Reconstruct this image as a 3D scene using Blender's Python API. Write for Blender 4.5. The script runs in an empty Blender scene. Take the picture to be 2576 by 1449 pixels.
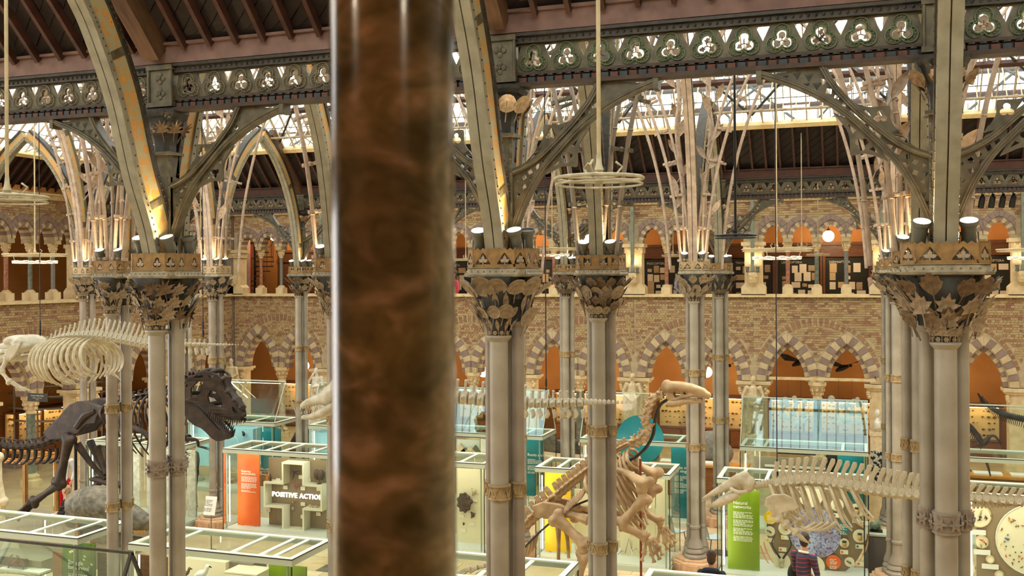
import bpy, bmesh, math, random
from math import sin, cos, tan, pi, sqrt, atan2, radians, hypot
from mathutils import Vector, Matrix, Euler
random.seed(7)
SC = bpy.context.scene
COL = SC.collection
# ------------------------------------------------------------------ camera, sky, exposure
CZ = 6.3                      # eye height in the upper gallery
F, HOR, YAW, ROLL = 2540.0, 690.0, radians(19.0), 0.0057
FWD = Vector((-sin(YAW), cos(YAW), 0)); R0 = Vector((cos(YAW), sin(YAW), 0)); U0 = Vector((0, 0, 1))
UP = (U0 + R0 * ROLL).normalized(); RT = FWD.cross(UP).normalized()
cam = bpy.data.cameras.new('camera'); camo = bpy.data.objects.new('camera', cam); COL.objects.link(camo)
cam.sensor_width = 36.0; cam.lens = 36.0 * F / 2576; cam.shift_y = -(724.5 - HOR) / 2576
cam.clip_start = 0.05; cam.clip_end = 300
cam.dof.use_dof = True; cam.dof.focus_distance = 15.0; cam.dof.aperture_fstop = 6.0
M4 = Matrix.Identity(4)
for i in range(3):
    M4[i][0] = RT[i]; M4[i][1] = UP[i]; M4[i][2] = -FWD[i]
M4[2][3] = CZ
camo.matrix_world = M4
SC.camera = camo
w = bpy.data.worlds.new('sky'); SC.world = w; w.use_nodes = True
bg = w.node_tree.nodes['Background']; bg.inputs[0].default_value = (1.0, 0.975, 0.93, 1); bg.inputs[1].default_value = 3.4
SC.view_settings.view_transform = 'Standard'; SC.view_settings.look = 'None'
SC.view_settings.exposure = 0.42; SC.view_settings.gamma = 1.0; SC.view_settings.use_curve_mapping = False
SC.cycles.max_bounces = 6; SC.cycles.diffuse_bounces = 3; SC.cycles.glossy_bounces = 2
SC.cycles.transmission_bounces = 4; SC.cycles.transparent_max_bounces = 14
SC.cycles.sample_clamp_indirect = 6.0
SC.cycles.caustics_reflective = False; SC.cycles.caustics_refractive = False
SC.cycles.use_denoising = True
SC.cycles.use_adaptive_sampling = True; SC.cycles.adaptive_threshold = 0.09; SC.cycles.adaptive_min_samples = 16

# court geometry (metres): columns stand on lines along X and rows along Y
S = 4.0; X0 = 0.68
LX = lambda l: X0 + l * 4.0
ROW = {1: 9.4, 2: 13.35, 3: 21.6, 4: 25.7}
YW, XW, XR, YN = 34.3, -23.6, 10.5, 1.05      # back wall, left wall, right wall, near wall planes

def ray(x, y): return FWD + RT * ((x - 1288) / F) + UP * ((HOR - y) / F)
ORG = Vector((0, 0, CZ))
def PZ(x, y, z):              # point seen at x, y of the picture at height z
    d = ray(x, y); return ORG + d * ((z - CZ) / d.z)
def PY(x, y, Y):
    d = ray(x, y); return ORG + d * (Y / d.y)
def PD(x, y, d): return ORG + ray(x, y) * d

# ------------------------------------------------------------------ materials
MATS = {}
def nodes_mat(name):
    m = bpy.data.materials.new(name); m.use_nodes = True
    return m, m.node_tree.nodes, m.node_tree.links, m.node_tree.nodes['Principled BSDF']
def s2l(c):
    return tuple(((v / 255) / 12.92 if v / 255 <= .04045 else ((v / 255 + .055) / 1.055) ** 2.4) for v in c)
def mat(name, c1, c2=None, scale=6, rough=.6, metal=0, bump=0, detail=4, stretch=None, emit=0, emitc=None, spec=.4, lo=.35, hi=.65):
    """colour grain from noise between c1 and c2 (sRGB 0-255)"""
    if name in MATS: return MATS[name]
    m, N, L, B = nodes_mat(name)
    a = s2l(c1) + (1,)
    B.inputs['Base Color'].default_value = a; B.inputs['Roughness'].default_value = rough
    B.inputs['Metallic'].default_value = metal; B.inputs['Specular IOR Level'].default_value = spec
    if c2 or bump:
        tc = N.new('ShaderNodeTexCoord'); nz = N.new('ShaderNodeTexNoise')
        nz.inputs['Scale'].default_value = scale; nz.inputs['Detail'].default_value = detail
        src = tc.outputs['Object']
        if stretch:
            mp = N.new('ShaderNodeMapping'); mp.inputs['Scale'].default_value = stretch
            L.new(src, mp.inputs[0]); src = mp.outputs[0]
        L.new(src, nz.inputs['Vector'])
        if c2:
            cr = N.new('ShaderNodeValToRGB'); e = cr.color_ramp.elements
            e[0].position = lo; e[0].color = a; e[1].position = hi; e[1].color = s2l(c2) + (1,)
            L.new(nz.outputs['Fac'], cr.inputs[0]); L.new(cr.outputs[0], B.inputs['Base Color'])
        if bump:
            bp = N.new('ShaderNodeBump'); bp.inputs['Strength'].default_value = bump; bp.inputs['Distance'].default_value = .02
            L.new(nz.outputs['Fac'], bp.inputs['Height']); L.new(bp.outputs[0], B.inputs['Normal'])
    if emit:
        B.inputs['Emission Color'].default_value = (s2l(emitc or c1)) + (1,); B.inputs['Emission Strength'].default_value = emit
    MATS[name] = m
    return m
def glass_mat(name, tint=(235, 245, 240), gloss=.06, rough=.02, gt=(255, 255, 255), fk=.6):
    if name in MATS: return MATS[name]
    m, N, L, B = nodes_mat(name); N.remove(B); out = N['Material Output']
    t = N.new('ShaderNodeBsdfTransparent'); t.inputs[0].default_value = s2l(tint) + (1,)
    g = N.new('ShaderNodeBsdfGlossy'); g.inputs['Roughness'].default_value = rough; g.inputs[0].default_value = s2l(gt) + (1,)
    fr = N.new('ShaderNodeFresnel'); fr.inputs[0].default_value = 1.35
    ad = N.new('ShaderNodeMath'); ad.operation = 'MULTIPLY_ADD'; ad.inputs[1].default_value = fk; ad.inputs[2].default_value = gloss * .3
    L.new(fr.outputs[0], ad.inputs[0])
    mx = N.new('ShaderNodeMixShader'); L.new(ad.outputs[0], mx.inputs[0]); L.new(t.outputs[0], mx.inputs[1]); L.new(g.outputs[0], mx.inputs[2])
    L.new(mx.outputs[0], out.inputs[0]); MATS[name] = m
    return m
def brick_mat(name, cols, mortar=None, rough=.85):
    """colour of every brick from a per-brick attribute 'rnd' (0-1)"""
    if name in MATS: return MATS[name]
    m, N, L, B = nodes_mat(name)
    at = N.new('ShaderNodeAttribute'); at.attribute_name = 'rnd'
    cr = N.new('ShaderNodeValToRGB'); cr.color_ramp.interpolation = 'LINEAR'; e = cr.color_ramp.elements
    while len(e) < len(cols): e.new(.5)
    for i, c in enumerate(cols):
        e[i].position = i / (len(cols) - 1); e[i].color = s2l(c) + (1,)
    nz = N.new('ShaderNodeTexNoise'); nz.inputs['Scale'].default_value = 40
    mx = N.new('ShaderNodeMix'); mx.data_type = 'RGBA'; mx.blend_type = 'MULTIPLY'; mx.inputs[0].default_value = .5
    L.new(at.outputs['Fac'], cr.inputs[0]); L.new(cr.outputs[0], mx.inputs[6]); L.new(nz.outputs['Color'], mx.inputs[7])
    gr = N.new('ShaderNodeValToRGB'); gr.color_ramp.elements[0].color = (.55, .55, .55, 1); gr.color_ramp.elements[1].color = (1.3, 1.3, 1.3, 1)
    L.new(nz.outputs['Fac'], gr.inputs[0]); L.new(gr.outputs[0], mx.inputs[7])
    L.new(mx.outputs[2], B.inputs['Base Color']); B.inputs['Roughness'].default_value = rough
    MATS[name] = m
    return m
def emis(name, c, s):
    if name in MATS: return MATS[name]
    m, N, L, B = nodes_mat(name)
    B.inputs['Base Color'].default_value = s2l(c) + (1,); B.inputs['Emission Color'].default_value = s2l(c) + (1,)
    B.inputs['Emission Strength'].default_value = s; MATS[name] = m
    if name not in ('lit case tube', 'lit case strip'): m.cycles.emission_sampling = 'NONE'     # those fittings carry a lamp of their own
    return m

# ------------------------------------------------------------------ mesh helpers
class MB:
    def __init__(s): s.v = []; s.f = []; s.r = None; s.sm = False
    def add(s, vs, fs, r=None):
        o = len(s.v); s.v += [tuple(q) for q in vs]; s.f += [tuple(i + o for i in q) for q in fs]
        if r is not None:
            if s.r is None: s.r = []
            s.r += [r] * len(vs)
        return s
    def box(s, c, d, rz=0, r=None, m=None):
        x, y, z = d[0] / 2, d[1] / 2, d[2] / 2
        vs = [Vector((i * x, j * y, k * z)) for k in (-1, 1) for j in (-1, 1) for i in (-1, 1)]
        if m is not None: vs = [m @ q for q in vs]
        elif rz: R = Matrix.Rotation(rz, 3, 'Z'); vs = [R @ q for q in vs]
        c = Vector(c); vs = [q + c for q in vs]
        return s.add(vs, [(0, 2, 3, 1), (4, 5, 7, 6), (0, 1, 5, 4), (2, 6, 7, 3), (0, 4, 6, 2), (1, 3, 7, 5)], r)
    def bar(s, a, b, w, h, up=(0, 0, 1)):
        a = Vector(a); b = Vector(b); d = b - a; L = d.length
        if L < 1e-6: return s
        d.normalize(); up = Vector(up)
        if abs(d.dot(up)) > .98: up = Vector((0, 1, 0))
        x = d.cross(up).normalized(); z = x.cross(d)
        m = Matrix((x, d, z)).transposed()
        return s.box((a + b) / 2, (w, L, h), m=m)
    def tube(s, pts, r, n=8, cap=True, sq=1.0):
        pts = [Vector(q) for q in pts]; k = len(pts)
        rr = r if isinstance(r, (list, tuple)) else [r] * k
        ref = None; vs = []
        for i, q in enumerate(pts):
            d = (pts[min(i + 1, k - 1)] - pts[max(i - 1, 0)]).normalized()
            if ref is None:
                ref = Vector((0, 0, 1)) if abs(d.z) < .9 else Vector((1, 0, 0))
            x = ref - d * ref.dot(d); x = x.normalized() if x.length > 1e-5 else d.orthogonal().normalized(); ref = x; y = d.cross(x)
            for j in range(n):
                a = 2 * pi * j / n; vs.append(q + (x * cos(a) * sq + y * sin(a)) * rr[i])
        fs = [(i * n + j, i * n + (j + 1) % n, (i + 1) * n + (j + 1) % n, (i + 1) * n + j) for i in range(k - 1) for j in range(n)]
        if cap: fs += [tuple(range(n - 1, -1, -1)), tuple((k - 1) * n + j for j in range(n))]
        return s.add(vs, fs)
    def lathe(s, prof, c=(0, 0, 0), n=16, cap=True, a0=0):
        vs = []; k = len(prof)
        for r, z in prof:
            for j in range(n):
                a = 2 * pi * j / n + a0; vs.append((c[0] + r * cos(a), c[1] + r * sin(a), c[2] + z))
        fs = [(i * n + j, i * n + (j + 1) % n, (i + 1) * n + (j + 1) % n, (i + 1) * n + j) for i in range(k - 1) for j in range(n)]
        if cap: fs += [tuple(range(n - 1, -1, -1)), tuple((k - 1) * n + j for j in range(n))]
        return s.add(vs, fs)
    def ball(s, c, r, n=8, m=6):
        r = r if isinstance(r, (tuple, list)) else (r, r, r)
        vs = [(c[0], c[1], c[2] - r[2])]
        for i in range(1, m):
            t = -pi / 2 + pi * i / m
            for j in range(n):
                a = 2 * pi * j / n; vs.append((c[0] + r[0] * cos(t) * cos(a), c[1] + r[1] * cos(t) * sin(a), c[2] + r[2] * sin(t)))
        vs.append((c[0], c[1], c[2] + r[2])); T = len(vs) - 1
        fs = [(0, 1 + (j + 1) % n, 1 + j) for j in range(n)]
        for i in range(m - 2):
            b = 1 + i * n; fs += [(b + j, b + (j + 1) % n, b + n + (j + 1) % n, b + n + j) for j in range(n)]
        b = 1 + (m - 2) * n; fs += [(b + j, b + (j + 1) % n, T) for j in range(n)]
        return s.add(vs, fs)
    def prism(s, poly, fn, t0, t1, r=None):
        """convex-ish outline poly [(a,b)], fn(a,b,t) -> xyz, extruded from t0 to t1"""
        n = len(poly)
        vs = [fn(a, b, t0) for a, b in poly] + [fn(a, b, t1) for a, b in poly]
        fs = [tuple(range(n - 1, -1, -1)), tuple(range(n, 2 * n))] + [(i, (i + 1) % n, n + (i + 1) % n, n + i) for i in range(n)]
        return s.add(vs, fs, r)
    def strip(s, rows):
        """grid surface from rows of points"""
        n = len(rows[0]); vs = [p for r in rows for p in r]
        return s.add(vs, [(i * n + j, i * n + j + 1, (i + 1) * n + j + 1, (i + 1) * n + j) for i in range(len(rows) - 1) for j in range(n - 1)])
    def mesh(s, name='m', smooth=False):
        me = bpy.data.meshes.new(name); me.from_pydata(s.v, [], s.f)
        if s.r: 
            at = me.attributes.new('rnd', 'FLOAT', 'POINT'); at.data.foreach_set('value', s.r)
        bm = bmesh.new(); bm.from_mesh(me); bmesh.ops.recalc_face_normals(bm, faces=bm.faces); bm.to_mesh(me); bm.free()
        if smooth:
            me.polygons.foreach_set('use_smooth', [True] * len(me.polygons))
            try: me.set_sharp_from_angle(angle=radians(38))
            except Exception: pass
        me.update(); return me

def link(name, me, m=None, parent=None, loc=None, rot=None, scale=None, kind=None, label=None):
    o = bpy.data.objects.new(name, me); COL.objects.link(o)
    if m is not None and me is not None and hasattr(me, 'materials') and len(me.materials) == 0:
        me.materials.append(m)
    if parent is not None: o.parent = parent
    if loc is not None: o.location = loc
    if rot is not None: o.rotation_euler = rot
    if scale is not None: o.scale = scale if isinstance(scale, (tuple, list)) else (scale,) * 3
    if kind: o['kind'] = kind
    if label: o['label'] = label
    return o
def part(name, mb, m, parent=None, smooth=False, **k): return link(name, mb.mesh(name, smooth), m, parent, **k)
def thing(name, label, cat, loc=(0, 0, 0), rz=0, group=None):
    o = bpy.data.objects.new(name, None); COL.objects.link(o); o.empty_display_size = .2
    o.location = loc; o.rotation_euler = (0, 0, rz); o['label'] = label; o['category'] = cat
    if group: o['group'] = group
    return o
def tag(o, label, cat, group=None):
    o['label'] = label; o['category'] = cat
    if group: o['group'] = group
    return o
def struct(name, mb=None, m=None, label=None):
    o = link(name, mb.mesh(name) if mb else None, m); o['kind'] = 'structure'
    if label: o['label'] = label
    return o
def copy_tree(o, parent=None):
    c = o.copy(); COL.objects.link(c)
    if parent is not None: c.parent = parent
    for ch in o.children: copy_tree(ch, c)
    return c
def dup(o, label, loc=None, rz=None, group=None):
    c = copy_tree(o); c['label'] = label
    if loc is not None: c.location = loc
    if rz is not None: c.rotation_euler = (0, 0, rz)
    if group: c['group'] = group
    return c
TSC = bpy.data.scenes.new('scratch')
def bake(o):
    """mesh of an object after its modifiers, made in a scratch scene"""
    TSC.collection.objects.link(o); vl = TSC.view_layers[0]; vl.update()
    me = bpy.data.meshes.new_from_object(o.evaluated_get(vl.depsgraph)); bpy.data.objects.remove(o); me.materials.clear()
    return me
def plate_mesh(splines, th, name='plate', bevel=0):
    """flat plate with holes in local XY: first spline is the outline, the others cut; extruded +-th/2 in Z"""
    cu = bpy.data.curves.new(name, 'CURVE'); cu.dimensions = '2D'; cu.fill_mode = 'BOTH'; cu.extrude = th / 2; cu.bevel_depth = bevel
    for sp in splines:
        q = cu.splines.new('POLY'); q.points.add(len(sp) - 1)
        q.points.foreach_set('co', [c for a, b in sp for c in (a, b, 0, 1)]); q.use_cyclic_u = True
    me = bake(bpy.data.objects.new(name, cu)); bpy.data.curves.remove(cu)
    return me
def text_mesh(txt, size, th=.004, align='LEFT', bold=0.0, space=1.0, chars=1.0):
    cu = bpy.data.curves.new('lettering', 'FONT'); cu.body = txt; cu.size = size; cu.extrude = th / 2; cu.align_x = align; cu.offset = bold; cu.space_line = space; cu.space_character = chars
    cu.resolution_u = 2
    me = bake(bpy.data.objects.new('lettering', cu)); bpy.data.curves.remove(cu)
    return me
def remesh(mb, vox, smooth=2, name='m', decim=None):
    me = mb.mesh(name); o = bpy.data.objects.new(name, me)
    md = o.modifiers.new('r', 'REMESH'); md.mode = 'VOXEL'; md.voxel_size = vox; md.use_smooth_shade = True
    if smooth: sm = o.modifiers.new('s', 'SMOOTH'); sm.iterations = smooth; sm.factor = .6
    if decim: dc = o.modifiers.new('d', 'DECIMATE'); dc.ratio = decim
    r = bake(o); bpy.data.meshes.remove(me)
    r.polygons.foreach_set('use_smooth', [True] * len(r.polygons))
    return r
def smooth_pts(pts, n=6):
    """Catmull-Rom through pts"""
    P = [Vector(p) for p in pts]; out = []
    for i in range(len(P) - 1):
        p0 = P[i - 1] if i else P[0] * 2 - P[1]; p1 = P[i]; p2 = P[i + 1]; p3 = P[i + 2] if i + 2 < len(P) else P[-1] * 2 - P[-2]
        for j in range(n):
            t = j / n
            out.append(.5 * ((2 * p1) + (p2 - p0) * t + (2 * p0 - 5 * p1 + 4 * p2 - p3) * t * t + (3 * p1 - p0 - 3 * p2 + p3) * t ** 3))
    out.append(P[-1]); return out
def circ(cx, cy, r, n=12, a0=0, a1=2 * pi, close=False):
    k = n if not close else n + 1
    return [(cx + r * cos(a0 + (a1 - a0) * i / n), cy + r * sin(a0 + (a1 - a0) * i / n)) for i in range(k)]
def trefoil(cx, cy, r, n=7, up=1):
    """outline of three lobes of radius r around the centre"""
    out = []
    for k in range(3):
        a = pi / 2 * up + 2 * pi * k / 3; d = r * .92
        c = (cx + d * cos(a), cy + d * sin(a))
        for i in range(n + 1):
            t = a - radians(122) + radians(244) * i / n
            out.append((c[0] + r * .9 * cos(t), c[1] + r * .9 * sin(t)))
    return out

# palette
M_IRON = mat('grey green painted iron', (112, 108, 90), (88, 80, 64), 9, .5, .0, .15)
M_IROND = mat('dark painted iron', (62, 56, 45), (44, 40, 34), 12, .5, 0, .2)
M_SHAFT = mat('beige painted column iron', (154, 146, 130), (138, 129, 113), 3, .42, 0, .05, spec=.5)
M_SHAFTD = mat('brownish painted column iron', (146, 134, 119), (130, 117, 102), 3, .42, 0, .05)
M_BELL = mat('dark slate capital iron', (62, 62, 56), (44, 42, 38), 10, .55)
M_LEAF = mat('brown wrought iron leaf', (126, 103, 76), (90, 73, 55), 4, .5, .2, .2)
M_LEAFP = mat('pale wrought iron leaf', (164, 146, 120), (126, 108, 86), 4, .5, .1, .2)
M_CREST = mat('ochre pierced cresting', (152, 118, 68), (118, 92, 58), 12, .5, .2, .2)
M_BAND = mat('ochre column band', (166, 142, 100), (128, 108, 76), 16, .5, .1, .2)
M_PALEIRON = mat('pale pinkish painted tube iron', (182, 160, 138), (150, 130, 110), 6, .5, 0, .1)
M_ORANGE = None
M_MAUVE = mat('mauve painted timber', (126, 98, 88), (104, 80, 72), 5, .7, 0, .2)
M_BOARD = mat('dark brown roof boards', (42, 30, 25), (32, 24, 20), 5, .75, 0, .2, stretch=(1, 6, 1))
M_RAFTER = mat('reddish brown rafter', (76, 44, 31), (58, 35, 26), 8, .7, 0, .1)
M_STONE = mat('cream limestone', (226, 204, 160), (206, 182, 138), 5, .8, 0, .15)
M_STONEV = mat('buff arch stone', (206, 186, 148), (188, 166, 128), 5, .8, 0, .15)
M_STONEM = mat('mauve sandstone', (150, 128, 115), (132, 111, 100), 6, .8, 0, .15)
M_OCHRE = mat('ochre plaster', (208, 146, 82), (196, 132, 70), 1.2, .8, 0, .05)
M_WOOD = mat('warm oak', (150, 96, 48), (116, 70, 34), 5, .5, 0, .1, stretch=(1, 1, 8))
M_WOODR = mat('red brown mahogany', (118, 74, 44), (94, 57, 34), 5, .45, 0, .1, stretch=(1, 1, 8))
M_WHITE = mat('white paint', (232, 230, 218), None, rough=.45)
M_BONE = mat('ivory bone', (204, 190, 156), (168, 150, 114), 18, .55, 0, .35)
M_BLACK = mat('black metal', (22, 22, 24), None, rough=.4)
# ------------------------------------------------------------------ floor, galleries
mb = MB(); mb.box((-6.5, 18, -.1), (44, 46, .2))
floor = struct('floor', mb, mat('worn pale stone floor', (206, 182, 142), (186, 160, 122), 1.5, .55, 0, .05), 'pale stone floor of the court')
# floor slabs that show between the display cases: laid in running rows, a few dark ones
slab = {}
for k, (w_, h_) in enumerate([(.78, .48), (.58, .48)]):
    q = MB(); q.box((0, 0, 0), (w_, h_, .012)); slab[k] = q.mesh('slab')
SLABM = [mat('sandstone slab', (214, 190, 148), (196, 172, 132), 3, .5), mat('buff slab', (200, 170, 128), (186, 158, 118), 3, .5), mat('dark slate slab', (92, 80, 70), (76, 66, 58), 3, .5)]
sl = [[], [], []]
for i in range(3):
    for k in (0, 1):
        me = slab[k].copy(); me.materials.append(SLABM[i]); sl[i].append(me)
def paving(x0, x1, y0, y1):
    y = y0; r = 0
    while y < y1:
        x = x0 + (.34 if r % 2 else 0); i = 0
        while x < x1:
            k = (i + r) % 2; t = 2 if (i * 3 + r * 5) % 11 == 0 else random.choice([0, 0, 1])
            link('floor_slab', sl[t][k], None, floor, (x, y, .004)); x += (.70 if True else .6); i += 1
        y += .5; r += 1
paving(-11.4, -8.2, 16.2, 20.5); paving(-1.2, 1.2, 19.0, 25); paving(-5.2, -2.2, 19.5, 24.5)

M_BRICK = brick_mat('buff and red brick', [(138, 100, 78), (156, 116, 88), (166, 134, 96), (176, 150, 106), (188, 164, 120), (168, 140, 100)])
M_MORTAR = mat('lime mortar', (190, 172, 138), (170, 152, 120), 8, .9)
SPR, RI, CO = -3.55, 1.36, .80       # lower arch spring, inner radius, centre offset
def arch_pts(w_, R, c, n=10, top=True):
    """left half of a pointed arch from spring to apex; centre of the left arc at +c"""
    a1 = math.acos(c / R)
    return [(c - R * cos(a1 * i / n), R * sin(a1 * i / n)) for i in range(n + 1)]
def in_arch(x, z, cx, R, c, z0):
    dx = abs(x - cx); dz = z - z0
    if dz < 0: return dx < R - c
    return hypot(dx + c, dz) < R
XZ = lambda a, b, t: (a, t, b)
# --- meshes for one bay, shared by all bays (local x along the wall, -y towards the court, z from eye level)
def rot_plate(me):      # plate lies in XY -> stand it up in XZ
    for v in me.vertices: x, y, z = v.co; v.co = (x, z, y)
    me.update(); return me
out = [(-2, -.80), (-2, SPR)]
for cx in (-.92, .92):
    L_ = arch_pts(.56, RI + .12, CO); out += [(cx + a, SPR + b) for a, b in L_] + [(cx - a, SPR + b) for a, b in reversed(L_[:-1])]
out += [(2, SPR), (2, -.80)]
ME_LOW = rot_plate(plate_mesh([out], .42)); ME_LOW.materials.append(M_MORTAR)
UZ, UR, UC = 1.13, .44, .14
out = [(-2, 2.34), (-2, 1.0)]
UCX = [-1.365, -.455, .455, 1.365]
for cx in UCX:
    L_ = arch_pts(.29, UR + .03, UC, 7); out += [(cx - .32, 1.0)] + [(cx + a, UZ + b) for a, b in L_] + [(cx - a, UZ + b) for a, b in reversed(L_[:-1])] + [(cx + .32, 1.0)]
out += [(2, 1.0), (2, 2.34)]
ME_UP = rot_plate(plate_mesh([out], .42)); ME_UP.materials.append(M_MORTAR)
RB = (1.74, 1.86, 1.98); RBZ = -3.46
def bricks(seed):
    rnd = random.Random(seed); m = MB()
    def b(x, z, lx, red):
        t = rnd.random() * .36 if red else .42 + rnd.random() * .58
        m.box((x, -.215, z), (lx, .03 + rnd.random() * .008, .062), r=t)
    z = -.86; row = 0
    while z > -3.5:
        x = -2 + (0 if row % 2 else .06); course = [(.45, .2), (.2, .45), (.55, .3), (.1, .1), (.4, .5), (.25, .2)][(row + seed) % 6][0]
        while x < 1.97:
            lx = .108 if (row % 3 == 0 or rnd.random() < .25) else .218
            lx = min(lx, 1.998 - x)
            cxm = x + lx / 2; ok = lx > .03
            for ex in (x, cxm, x + lx):
                for cx in (-.92, .92):
                    if in_arch(ex, z, cx, RI + .42, CO, SPR): ok = False
                d = hypot(ex, z - RBZ)
                if RB[0] - .01 < d < RB[2] + .02: ok = False
            if ok: b(cxm, z, lx - .01, rnd.random() < course)
            x += lx
        z -= .0735; row += 1
    # relieving arch: two rings of bricks set on edge
    for k in (0, 1):
        ra, rb = RB[k] + .006, RB[k + 1] - .006; n = 66
        for i in range(n):
            a = pi * (i + .5) / n; p = (cos(a) * (ra + rb) / 2, sin(a) * (ra + rb) / 2 + RBZ)
            if abs(p[0]) > 1.97 or p[1] < SPR + .05 or any(in_arch(p[0], p[1], cx, RI + .47, CO, SPR) for cx in (-.92, .92)): continue
            R = Matrix.Rotation(a - pi / 2, 3, 'Y').inverted()
            m.box((p[0], -.215, p[1]), (pi * ra / n - .01, .036, rb - ra), m=Matrix.Rotation(-(a - pi / 2), 3, 'Y'), r=(rnd.random() * .3 if i % 2 else .3 + rnd.random() * .4))
    # upper spandrels
    z = 2.28; row = 0
    while z > 1.45:
        x = -2 + (0 if row % 2 else .06)
        while x < 1.97:
            lx = min(.108 if rnd.random() < .4 else .218, 1.998 - x)
            ok = lx > .03 and not any(in_arch(ex, z, cx, UR + .36, UC, UZ) for cx in UCX for ex in (x, x + lx))
            if ok: b(x + lx / 2, z, lx - .01, rnd.random() < .4)
            x += lx
        z -= .0735; row += 1
    me = m.mesh('bricks'); me.materials.append(M_BRICK); return me
ME_BR = [bricks(s) for s in (1, 2, 3)]
def vouss(R0_, R1_, c, n, y0, y1, xmax=9, zlift=0):
    """stones of the left half, then the right half; from spring to apex"""
    a1 = math.acos(c / R1_); res = []
    for i in range(n):
        g = .004 / R0_
        aa, ab = a1 * i / n + g, a1 * (i + 1) / n - (g if i < n - 1 else 0)
        poly = []
        for R, A in ((R0_, (aa, ab)), (R1_, (ab, aa))):
            for a in ((A[0], (A[0] + A[1]) / 2, A[1])):
                x, z = c - R * cos(a), R * sin(a)
                if x > -.003:   # past the apex: stay on the joint
                    x = -.003; z = sqrt(max(R * R - c * c, 0)) if R > c else z
                poly.append((max(x, -xmax), z))
        res.append(poly)
    return res
def vmeshes(polys, y0, y1):
    o = []
    for s in (1, -1):
        for p in polys:
            m = MB(); m.prism([(a * s, b) for a, b in p], XZ, y0, y1); o.append(m.mesh('voussoir'))
    return o
VLO = vmeshes(vouss(RI + .15, RI + .42, CO, 9, 0, 0), -.25, .1)
VLI = vmeshes(vouss(RI - .02, RI + .14, CO, 9, 0, 0), -.12, .2)
VUI = vmeshes(vouss(UR, UR + .15, UC, 6, 0, 0, .452), -.22, .2)
VUO = vmeshes(vouss(UR + .155, UR + .33, UC, 6, 0, 0, .452), -.255, .1)
def two(me_list):
    r = []
    for me in me_list:
        a = me.copy(); a.materials.append(M_STONEV); b = me.copy(); b.materials.append(M_STONEM); r.append((a, b))
    return r
VLO, VLI, VUI = two(VLO), two(VLI), two(VUI)
for me in VUO: me.materials.append(M_STONEM)
# pier, shafts, capitals
def cap_lathe(m, z0, z1, r0, r1, n=8):
    h = z1 - z0
    m.lathe([(r0, z0), (r0 * 1.25, z0 + h * .05), (r0 * 1.25, z0 + h * .12), (r0 * 1.05, z0 + h * .16), (r0 * 1.15, z0 + h * .4), (r1 * .86, z0 + h * .72), (r1 * .88, z0 + h * .76), (r1, z0 + h * .8), (r1, z0 + h)], n=n, a0=pi / n)
def leafy(m, z, r, n, s, rnd):
    for i in range(n):
        a = 2 * pi * i / n
        m.ball((r * cos(a), r * sin(a), z + rnd.uniform(-.01, .01)), (s, s, s * 1.3), 5, 4)
q = MB(); rnd = random.Random(3)
q.box((0, -.02, -4.9), (.80, .60, 2.5)); q.box((0, -.02, -6.1), (1.0, .8, .4)); q.box((0, -.02, -3.62), (1.12, .80, .1)); q.box((0, -.02, -3.71), (.98, .70, .08))
for sx in (-1, 1):
    for k in range(5): q.ball((sx * .42 + rnd.uniform(-.04, .04), -.32 + .09 * (k % 2), -3.82 - .035 * k), .075, 6, 4)
ME_PIER = q.mesh('pier'); ME_PIER.materials.append(M_STONE)
q = MB(); cap_lathe(q, -4.12, -3.55, .13, .30); leafy(q, -3.82, .19, 8, .055, rnd); leafy(q, -3.94, .16, 8, .045, rnd); ME_LCAP = q.mesh('cap'); ME_LCAP.materials.append(M_STONE)
q = MB(); q.lathe([(.13, -5.9), (.13, -4.12)], n=14); ME_LSH = q.mesh('shaft', True)
q = MB(); q.lathe([(.3, -6.3), (.3, -6.1), (.22, -6.06), (.24, -5.98), (.15, -5.9)], n=8); ME_LBS = q.mesh('base'); ME_LBS.materials.append(M_STONE)
q = MB(); cap_lathe(q, .68, 1.02, .07, .165); leafy(q, .86, .11, 7, .035, rnd); leafy(q, .79, .09, 7, .028, rnd); ME_UCAP = q.mesh('cap'); ME_UCAP.materials.append(M_STONE)
q = MB(); q.lathe([(.066, -.38), (.066, .68)], n=12); ME_USH = q.mesh('shaft', True)
q = MB(); q.box((0, 0, -.60), (.32, .32, .26)); q.lathe([(.15, -.47), (.155, -.44), (.11, -.42), (.12, -.40), (.07, -.38)], n=10); ME_UBS = q.mesh('base'); ME_UBS.materials.append(M_STONE)
q = MB(); q.box((0, 0, .18), (.56, .44, 1.12)); q.box((0, 0, -.6), (.78, .5, .26)); q.prism([(-.39, -.47), (.39, -.47), (.28, -.36), (-.28, -.36)], XZ, -.25, .25)
q.box((0, -.03, .96), (.76, .56, .12)); q.box((0, -.02, .80), (.64, .5, .2))
for i in range(9): q.ball((-.28 + .07 * i, -.27, .80 + .04 * (i % 2)), .045, 5, 4)
ME_UPIER = q.mesh('pier'); ME_UPIER.materials.append(M_STONE)
q = MB(); q.lathe([(.05, -.42), (.13, -.34), (.16, -.18), (.19, -.08), (.19, 0)], (0, -.32, 0), 8)
for i in range(8): q.ball((random.uniform(-.13, .13), -.46 + random.uniform(0, .05), -.1 - random.random() * .18), .05, 5, 4)
ME_CORB = q.mesh('corbel'); ME_CORB.materials.append(M_STONE)
q = MB(); q.box((0, -.03, -.77), (4, .62, .06)); q.box((0, 0, -.72), (4, .5, .04)); ME_LEDGE = q.mesh('ledge'); ME_LEDGE.materials.append(M_STONE)
q = MB()
for i in range(44): 
    x = -2 + (i + .5) * 4 / 44; q.ball((x, -.235, -.835 + .02 * sin(i * 2.1)), (.05, .035, .03), 6, 4)
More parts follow.
